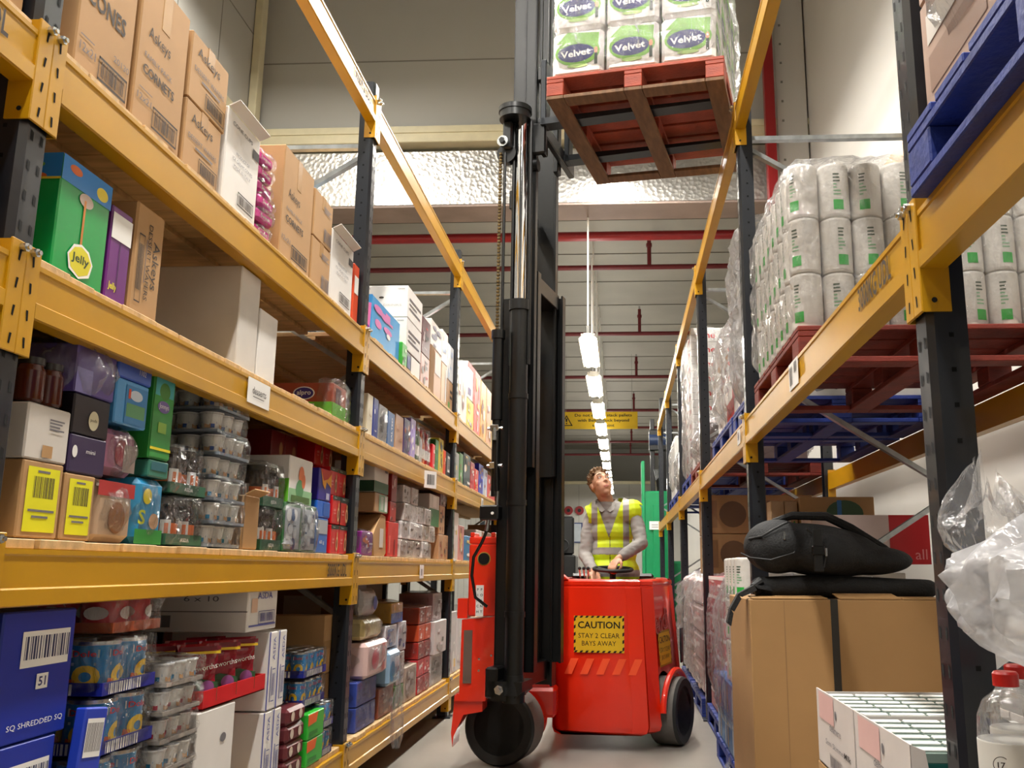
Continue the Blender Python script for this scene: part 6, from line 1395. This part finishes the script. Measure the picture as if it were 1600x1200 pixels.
b = MB(); b.tube([P3(cx - .15, cy - .05, 1.37), P3(cx - .18, cy - .05, 1.30), P3(cx - .235, cy - .03, 1.22), P3(cx - .255, cy, 1.12), P3(cx - .25, cy + .05, 1.0), P3(cx - .2, cy + .1, .95)], .009, MST, 8); b.tube([P3(cx - .10, cy - .05, 1.58), P3(cx - .10, cy - .07, 1.72), P3(cx - .105, cy - .05, 1.9)], .012, MST, 8); tb(b, 'hydraulic_hose')
b = MB(); b.prism([(-.07, .57), (.12, .57), (.12, .52), (.06, .47), (-.05, .47)], 'y', -.48, -.30, MST, MM); b.box(-.09, -.02, -.48, -.3, .48, .64, MST, .01, MM); bp_ = tb(b, 'mast_bracket')
q = MB(); q.cyl(P3(.0, -.482, .53), P3(.0, -.51, .53), .026, STEEL, n=6); q.cyl(P3(.0, -.51, .53), P3(.0, -.53, .53), .014, STEEL, n=10)
for p in ((-.13, .62), (-.05, .62), (-.13, .68), (-.06, .70)): q.cyl(P3(p[0], -.465, p[1]), P3(p[0], -.47, p[1]), .006, STEEL, n=8)
q.build('pivot_bolts', bp_)
b = MB(); b.box(.01, .012, -.3615, -.3605, 1.55, 1.78, C('#d8b8b0'), 0, MM); o = tb(b, 'mast_scale_strip')
# carriage and forks
b = MB()
zf = 3.745
for z in (zf + .02, zf + .36): b.box(.125, .165, -.36, .36, z, z + .09, MST, .006, MM)
for s_ in (-.2, .1): b.box(.09, .125, s_, s_ + .08, zf - .04, zf + .5, MST, .006, MM)
for k in range(5): b.box(.135, .15, -.34 + k * .165, -.325 + k * .165, zf + .45, zf + 1.15, MST, .003, MM)
b.box(.135, .15, -.34, .335, zf + 1.15, zf + 1.17, MST, .003, MM)
tb(b, 'fork_carriage')
FORKM = mat('fork_steel', '#24272b', .4, .5, var=.2, vs=9)
for s_ in (-.42, .10):
    b = MB(); b.box(.165, .20, s_, s_ + .095, zf + .03, zf + .46, FORKM, .005, MM)
    b.prism([(.165, zf + .032), (.165, zf + .072), (.26, zf + .072), (1.24, zf + .058), (1.26, zf + .05), (1.25, zf + .042)], 'y', s_, s_ + .095, FORKM, MM)
    tb(b, 'fork')
# steering wheel, console, levers
b = MB(); 
Ms = Matrix.Translation((-.065, 6.60, 1.155)) @ Matrix.Rotation(.10, 4, 'X') @ Matrix.Rotation(.02, 4, 'Y')
rim = [(math.cos(k * PI / 14) * .135, math.sin(k * PI / 14) * .135, 0) for k in range(29)]
b.tube(rim, .0125, BKS, 8, Ms, cap=False)
for a in (.5, 2.6, 4.7): b.tube([(0, 0, -.015), (math.cos(a) * .13, math.sin(a) * .13, 0)], .009, BKS, 6, Ms)
b.cyl((0, 0, -.03), (0, 0, .008), .032, BKS, M=Ms); b.cyl((0, 0, -.10), (0, 0, -.02), .022, BKS, M=Ms); tb(b, 'steering_wheel')
b = MB(); b.box(-.22, .10, 6.50, 6.74, .96, 1.07, MST, .02); tb(b, 'console')
b = MB()
for k in range(3): b.cyl((-.29 + k * .03, 6.60, 1.04), (-.30 + k * .03, 6.585, 1.15), .006, STEEL, n=8); b.ball((-.30 + k * .03, 6.585, 1.16), .013, BKS, 10)
tb(b, 'control_lever')
b = MB(); b.prism([(-.47, 1.085), (-.36, 1.085), (-.44, 1.15), (-.47, 1.155)], 'y', 6.27, 6.5, TRD); tb(b, 'corner_guard')
b = MB(); b.box(-.42, .26, 7.62, 7.7, 1.076, 1.12, MST, .02); b.box(-.34, .2, 7.3, 7.6, .23, .75, BKF, .04); tb(b, 'seat_back')

# ------------------------------------------------------------------ second truck, green, parked beyond the right rack
GRT = mat('green_truck_paint', '#0f8a55', .35, var=.06, coat=.3)
t = thing('forklift', 'green reach truck parked beyond the end of the right rack', 'forklift', (.62, 17.0, 0))
b = MB(); b.box(-.22, .26, -.2, .5, .3, 2.55, GRT, .02); b.box(-.25, -.19, -.22, .3, .3, 3.1, GRT, .01); b.box(-.05, .3, -.26, -.2, .4, 2.3, GRT, .01); b.box(-.22, .55, .5, 1.8, .2, 1.3, GRT, .04); b.build('truck_body', t)
b = MB(); b.box(-.08, .0, -.1, .05, 2.5, 3.9, MST, .008); b.box(.1, .3, -.1, .1, 2.5, 4.3, MST, .008); b.cyl((-.1, -.05, 3.5), (.3, -.05, 3.5), .14, C('#1c2c4a', .4), n=20); b.box(-.1, .34, -.15, .15, 3.3, 3.7, MST, .02); b.build('mast', t)
b = MB()
for k in range(6): b.tube([(-.02 + k * .03, -.12, 2.95), (.02 + k * .02, -.2, 2.75 + .02 * (k % 3)), (.05 + k * .02, -.12, 2.55)], .012, MST, 6)
b.build('hose_bundle', t)
b = MB(); b.box(-.12, .08, -.27, -.262, 1.85, 2.0, PAPER); b.box(-.08, .04, -.272, -.27, 1.89, 1.9, INKG); b.box(-.08, .04, -.272, -.27, 1.93, 1.94, INKG); b.build('notice', t)
for xx, yy in ((-.2, .0), (.4, 0), (-.1, 1.6), (.4, 1.6)):
    b = MB(); b.cyl((xx, yy, .161), (xx + .12, yy, .161), .16, RUB, n=24); b.build('wheel', t)
t = thing('forklift', 'dark truck with round steering wheel parked far down the aisle', 'forklift', (-1.55, 24.0, 0))
b = MB(); b.box(-.25, .35, 0, 1.4, .2, 1.5, MST, .04); b.box(-.15, .3, .1, .35, 1.5, 2.5, MST, .05); b.build('truck_body', t)
b = MB(); b.tube([(math.cos(k * PI / 10) * .17, -.05 + math.sin(k * PI / 10) * .04, 1.75 + math.sin(k * PI / 10) * .15) for k in range(21)], .016, BKS, 8, cap=False); b.build('steering_wheel', t)
for xx in (-.2, .2): b = MB(); b.cyl((xx, .3, .16), (xx + .1, .3, .16), .16, RUB, n=20); b.build('wheel', t)
# hanging yellow sign
t = thing('hanging_sign', 'yellow warning sign hung across the aisle about stacking pallets', 'sign', (-.60, 24.5, 5.10), 0)
b = MB(); b.box(-1.05, 1.05, -.02, .0, -.235, .235, YST, .004)
def pt(x, z, e=-.0215): return Matrix.Translation((x, e, z)) @ Matrix.Rotation(PI / 2, 4, 'X')
b.text('Do not double stack pallets', .11, INKB, pt(.12, .13), True, fitw=1.55)
b.text('with Bendi truck beyond', .11, INKB, pt(.12, -.01), True, fitw=1.4)
b.text('this point', .11, INKB, pt(.12, -.15), True, fitw=.6)
b.add([(-.17, -.13, 0), (.17, -.13, 0), (0, .17, 0), (-.125, -.105, 0), (.125, -.105, 0), (0, .12, 0)], [(0, 1, 4, 3), (1, 2, 5, 4), (2, 0, 3, 5)], INKB, pt(-.88, -.02, -.022))
b.add([(-.018, -.02, 0), (.018, -.02, 0), (.026, .07, 0), (-.026, .07, 0)], [(0, 1, 2, 3)], INKB, pt(-.88, -.02, -.022)); b.add([(.02 * math.cos(k * PI / 6), -.065 + .02 * math.sin(k * PI / 6), 0) for k in range(12)], [tuple(range(12))], INKB, pt(-.88, -.02, -.022))
b.build('sign_board', t, smooth=0)
for xx in (-.9, .9):
    b = MB(); b.cyl((xx, -.01, .235), (xx, -.01, 1.84), .006, STEEL, n=6); b.build('hanging_wire', t)
# things on the far wall
for k in range(2):
    b = MB(); b.cyl((0, -.08, 0), (0, 0, 0), .2, C('#8a1a1e'), n=20); b.cyl((0, -.1, 0), (0, -.08, 0), .08, MST, n=16); o = b.build('alarm_bell', None, (-2.42 + k * .5, 41.99, 3.75)); o['kind'] = 'thing'; tag(o, ['left', 'right'][k] + ' of the two dark red alarm bells on the far wall', 'bell', 'alarm bells on the far wall')
b = MB(); b.box(-.42, .42, -.03, 0, -.45, .45, C('#2a3a6a')); b.box(-.36, .36, -.034, -.03, -.4, .4, C('#a8b0b8')); o = b.build('wall_notice', None, (-2.2, 41.99, 2.75)); o['kind'] = 'thing'; tag(o, 'blue-framed grey notice low on the far wall', 'notice')
# ------------------------------------------------------------------ the driver
def build_man():
    SK = mat('skin', '#c99678', .5, var=.06, vs=8); LIP = mat('lips', '#a85f54', .45, var=0); HAIR = mat('brown_hair', '#765838', .6, var=.3, vs=40, bump=.5, bs=90)
    SHIRT = mat('grey_shirt', '#989490', .75, var=.06, vs=6, bump=.12, bs=18); VEST = mat('hi_vis_yellow', '#cfe40f', .55, var=.04, bump=.1, bs=14); BAND = mat('reflective_band', '#9a9692', .35, var=.05)
    TRO = mat('dark_trousers', '#23262e', .8, var=.1); EYW = mat('eye_white', '#e4dcd4', .3, var=0); IRIS = mat('iris', '#3c4a52', .2, var=0)
    t = thing('person', 'man in yellow hi-vis vest and grey shirt steering the red forklift, looking up', 'person', (-.065, 6.93, .225), 0)
    def V(x, y, z): return Vector((x, y, z))
    # joints
    shL, shR = V(.150, -.045, 1.355), V(-.165, .01, 1.30)
    elL, haL = V(.205, -.16, 1.115), V(.035, -.355, 1.0)
    elR, haR = V(-.205, -.06, 1.03), V(-.135, -.27, .91)
    neck = V(-.045, -.01, 1.40)
    # head frame: turned to his left (camera right) and tipped back
    HM = Matrix.Translation((-.085, -.035, 1.545)) @ Matrix.Rotation(.42, 4, 'Z') @ Matrix.Rotation(-.10, 4, 'Y') @ Matrix.Rotation(-.46, 4, 'X')
    def H(x, y, z): return HM @ Vector((x, y, z))
    b = MB(); sk = SK
    HR = HM.to_3x3()
    def hb(c, r, n=18, rot=None): b.ball(H(*c), r, sk, n, None, HR @ rot if rot else HR)
    hb((0, .018, .035), (.074, .094, .088)); hb((0, -.028, -.02), (.060, .062, .082)); hb((0, -.05, -.082), (.028, .026, .022)); hb((0, -.02, -.07), (.048, .05, .032))
    hb((0, -.084, .018), (.010, .013, .03)); hb((0, -.096, -.006), (.0125, .013, .010)); hb((-.011, -.088, -.009), (.009, .010, .008), 10); hb((.011, -.088, -.009), (.009, .010, .008), 10)
    for s_ in (-1, 1):
        hb((s_ * .030, -.073, .047), (.026, .012, .008), 12); hb((s_ * .040, -.050, -.008), (.022, .024, .026), 12); hb((s_ * .030, -.072, .0395), (.0165, .0115, .0055), 12); hb((s_ * .030, -.071, .0175), (.015, .010, .005), 12)
        hb((s_ * .074, .012, .0), (.008, .017, .030), 12, Matrix.Rotation(s_ * .25, 3, 'Z')); hb((s_ * .08, .02, .012), (.006, .014, .018), 10)
    hb((0, -.083, -.044), (.024, .010, .0065), 12); hb((0, -.081, -.056), (.020, .011, .007), 12)
    b.limb([H(0, .015, -.05), V(-.055, -.02, 1.45), neck, V(-.03, 0, 1.33)], [.056, .055, .058, .07], sk, 14)
    # torso, arms, hips, legs
    for z, rx, ry, cx in ((1.30, .13, .085, -.015), (1.2, .14, .1, -.01), (1.08, .135, .1, -.005), (.96, .135, .105, 0), (.86, .14, .105, 0)): b.ball((cx, 0, z), (rx, ry, .11), sk, 18)
    b.limb([shL, elL, haL + (elL - haL) * .25], [.030, .032, .027], sk); b.limb([shR, elR, haR + (elR - haR) * .25], [.030, .032, .027], sk)
    for s_ in (-1, 1): b.limb([V(s_ * .085, 0, .84), V(s_ * .095, -.03, .45), V(s_ * .10, .02, .08)], [.085, .06, .042], sk); b.limb([V(s_ * .10, .03, .035), V(s_ * .11, -.15, .03)], [.04, .035], sk)
    # hands gripping the wheel: palm slab, four curled fingers, thumb
    def hand(h, el, side):
        f = (h - el).normalized(); up = V(0, 0, 1); sd = f.cross(up).normalized() * side; up = sd.cross(f) * side
        if up.z < 0: up = -up
        f2 = (f + V(0, -.2, -.35)).normalized()
        RM = Matrix((sd, f2, sd.cross(f2))).transposed()
        b.limb([h - f * .05, h], [.026, .024], sk); b.ball(h + f2 * .035, (.042, .045, .017), sk, 14, None, RM)
        for i, (o_, L_) in enumerate(((-.030, .92), (-.010, 1.0), (.011, .95), (.030, .78))):
            a0 = h + f2 * .07 + sd * o_; a1 = a0 + (f2 * .030 + up * -.010) * L_; a2 = a1 + (f2 * .010 + up * -.024) * L_; a3 = a2 + (f2 * -.010 + up * -.016) * L_
            b.limb([h + f2 * .045 + sd * o_ * .9, a0, a1, a2, a3], [.0095, .0098, .009, .008, .0072], sk, 9)
        c0 = h + f2 * .015 - sd * .034; b.limb([c0, c0 - sd * .022 + f2 * .024 - up * .008, c0 - sd * .022 + f2 * .045 - up * .026, c0 - sd * .008 + f2 * .055 - up * .036], [.013, .0115, .010, .0085], sk, 9)
    hand(haL, elL, 1); hand(haR, elR, -1)
    me = remesh(b, .0058, 3, .5)
    Hi = HM.inverted()
    def zone(c, n):
        q = Hi @ Vector(c)
        if abs(q.x) < .024 and q.y < -.062 and -.064 < q.z < -.040 and abs(q.z + .0505 + (abs(q.x) * .05)) < .0085 - abs(q.x) * .22: return 1
        if c[2] < .82: return 2
        return 0
    assign(me, [SK, LIP, TRO], zone); put('body', me, t)
    for s_, nm in ((-1, 'right'), (1, 'left')):
        e = MB(); c = H(s_ * .030, -.0705, .028); e.ball(c, (.0125, .0108, .0085), EYW, 14, None, HR); e.ball(H(s_ * .031 + .002, -.0790, .031), (.0052, .004, .0052), IRIS, 12, None, HR); e.build('eye', t)
        e = MB(); e.tube([H(s_ * .045, -.071, .034), H(s_ * .030, -.0815, .0365), H(s_ * .016, -.078, .032)], [.003, .004, .0028], SK, 6); e.build('eyelid', t)
        e = MB(); e.tube([H(s_ * .052, -.070, .052), H(s_ * .032, -.0865, .056), H(s_ * .014, -.086, .050)], [.003, .0048, .0035], HAIR, 6); e.build('eyebrow', t)
    # hair: shell of short tufts
    h = MB(); hn = []
    h.ball(H(0, .028, .046), (.079, .095, .090), HAIR, 22, None, HR)
    for q in range(150):
        r_ = R.random; a = r_() * 2 * PI; ph = r_() * 1.45
        d = Vector((math.sin(ph) * math.cos(a), math.sin(ph) * math.sin(a), math.cos(ph)))
        p = Vector((0, .026, .046)) + Vector((d.x * .075, d.y * .092, d.z * .087))
        if p.y < -.045 and p.z < .095: continue
        if p.z < -.02 : continue
        e_ = p + d * .018 + Vector((R.uniform(-.008, .008), -.012, .006 + R.uniform(0, .008)))
        h.limb([H(*p), H(*e_)], [.010, .004], HAIR, 7)
    hm = remesh(h, .005, 1, .4)
    # carve away from the face
    import bmesh as _bm
    bm = _bm.new(); bm.from_mesh(hm)
    dele = []
    for f in bm.faces:
        q = Hi @ f.calc_center_median()
        if (q.y < -.035 and q.z < .083 + .0 * q.x) or (q.z < .045 and q.y < -.005) or (q.z < -.045) or (abs(q.x) > .06 and q.z < .018 and q.y < .03): dele.append(f)
    _bm.ops.delete(bm, geom=dele, context='FACES'); bm.to_mesh(hm); bm.free()
    assign(hm, [HAIR], lambda c, n: 0); put('hair', hm, t)
    # shirt
    def shirt(ex):
        b2 = MB()
        for z, rx, ry, cx in ((1.33, .14, .09, -.015), (1.30, .155, .10, -.015), (1.2, .16, .115, -.01), (1.08, .155, .12, -.005), (.96, .16, .125, 0), (.87, .165, .125, 0)): b2.ball((cx, 0, z), (rx + ex, ry + ex, .115), SHIRT, 20)
        return b2
    b2 = shirt(0)
    b2.limb([V(-.02, 0, 1.33), shL, V(.183, -.085, 1.25), elL, elL + (haL - elL) * .5, elL + (haL - elL) * .80], [.08, .060, .055, .050, .045, .038], SHIRT, 14)
    b2.limb([V(-.06, 0, 1.33), shR, V(-.19, -.02, 1.18), elR, elR + (haR - elR) * .5, elR + (haR - elR) * .82], [.08, .058, .053, .049, .044, .038], SHIRT, 14)
    b2.limb([V(-.045, -.01, 1.37), V(-.05, -.015, 1.415)], [.075, .064], SHIRT, 16)
    sm = remesh(b2, .0085, 4, .5)
    for v in sm.vertices:
        c = v.co; k = .0035 * noise.noise(Vector((c.x * 22, c.y * 22, c.z * 14 + c.x * 20))) + .003 * (1 - 3 * abs(noise.noise(Vector((c.x * 12, c.y * 14, c.z * 30)))))
        v.co = c + v.normal * k * (1 if c.z > .8 else 0)
    bm = _bm.new(); bm.from_mesh(sm)
    nd = (H(0, .0, -.06) - neck)
    dele = [f for f in bm.faces if (f.calc_center_median().z > 1.425 and abs(f.calc_center_median().x + .05) < .09)]
    _bm.ops.delete(bm, geom=dele, context='FACES'); bm.to_mesh(sm); bm.free()
    assign(sm, [SHIRT], lambda c, n: 0); so = put('shirt', sm, t)
    # collar: two leaves
    for s_ in (-1, 1):
        e = MB(); a0 = V(-.05, -.078, 1.365)
        P1 = [V(-.052 + s_ * .006, -.085, 1.362), V(-.05 + s_ * .055, -.06, 1.425), V(-.05 + s_ * .075, .02, 1.45), V(-.05 + s_ * .03, .07, 1.455)]
        P2 = [V(-.052 + s_ * .030, -.108, 1.345), V(-.05 + s_ * .088, -.065, 1.385), V(-.05 + s_ * .098, .02, 1.41), V(-.05 + s_ * .04, .09, 1.42)]
        e.add(P1 + P2, [(i, i + 1, i + 5, i + 4) for i in range(3)] + [(i + 4, i + 5, i + 1, i) for i in range(3)], mat('collar_cloth', '#a29e9a', .7, var=.05)); e.build('collar', so, smooth=60)
    e = MB()
    for k in range(4): e.cyl((-.05, -.118 - .0 * k, 1.33 - k * .07), (-.05, -.124, 1.33 - k * .07), .005, PAPER, n=8)
    # vest from the torso volume, V neck, arm holes
    b3 = shirt(.016); b3.ball((0, -.01, .90), (.20, .155, .16), VEST, 20); b3.ball((0, -.005, 1.04), (.178, .138, .12), VEST, 20)
    b3.limb([V(-.10, 0, 1.36), V(.06, 0, 1.37)], [.094, .094], VEST, 14); b3.limb([V(-.165, -.005, 1.325), V(.145, -.035, 1.35)], [.082, .096], VEST, 14)
    vm = remesh(b3, .0045, 6, .5)
    bm = _bm.new(); bm.from_mesh(vm); dele = []
    for f in bm.faces:
        c = f.calc_center_median(); kill = False
        vx = c.x + .03
        if c.z > 1.155 and c.y < .03 and abs(vx) < (c.z - 1.155) * .36: kill = True
        if c.z > 1.40 and abs(c.x + .045) < .085: kill = True
        if abs(c.x + .015) > .166 + max(0, (c.z - 1.30)) * .35 and c.z > 1.12 and c.z < 1.40 and abs(c.y) < .095: kill = True
        if c.z < .80: kill = True
        if kill: dele.append(f)
    _bm.ops.delete(bm, geom=dele, context='FACES'); bm.to_mesh(vm); bm.free()
    def vz(c, n):
        if 1.035 < c[2] < 1.085 or .875 < c[2] < .925: return 1
        xx = abs(c[0] + .02)
        if c[2] >= 1.085 and .095 < xx < .140: return 1
        if c[1] < -.05 and abs(c[0] + .022) < .0035 and c[2] < 1.17: return 2
        return 0
    assign(vm, [VEST, BAND, INKB], vz); vo = put('hi_vis_vest', vm, t)
    return t
build_man()
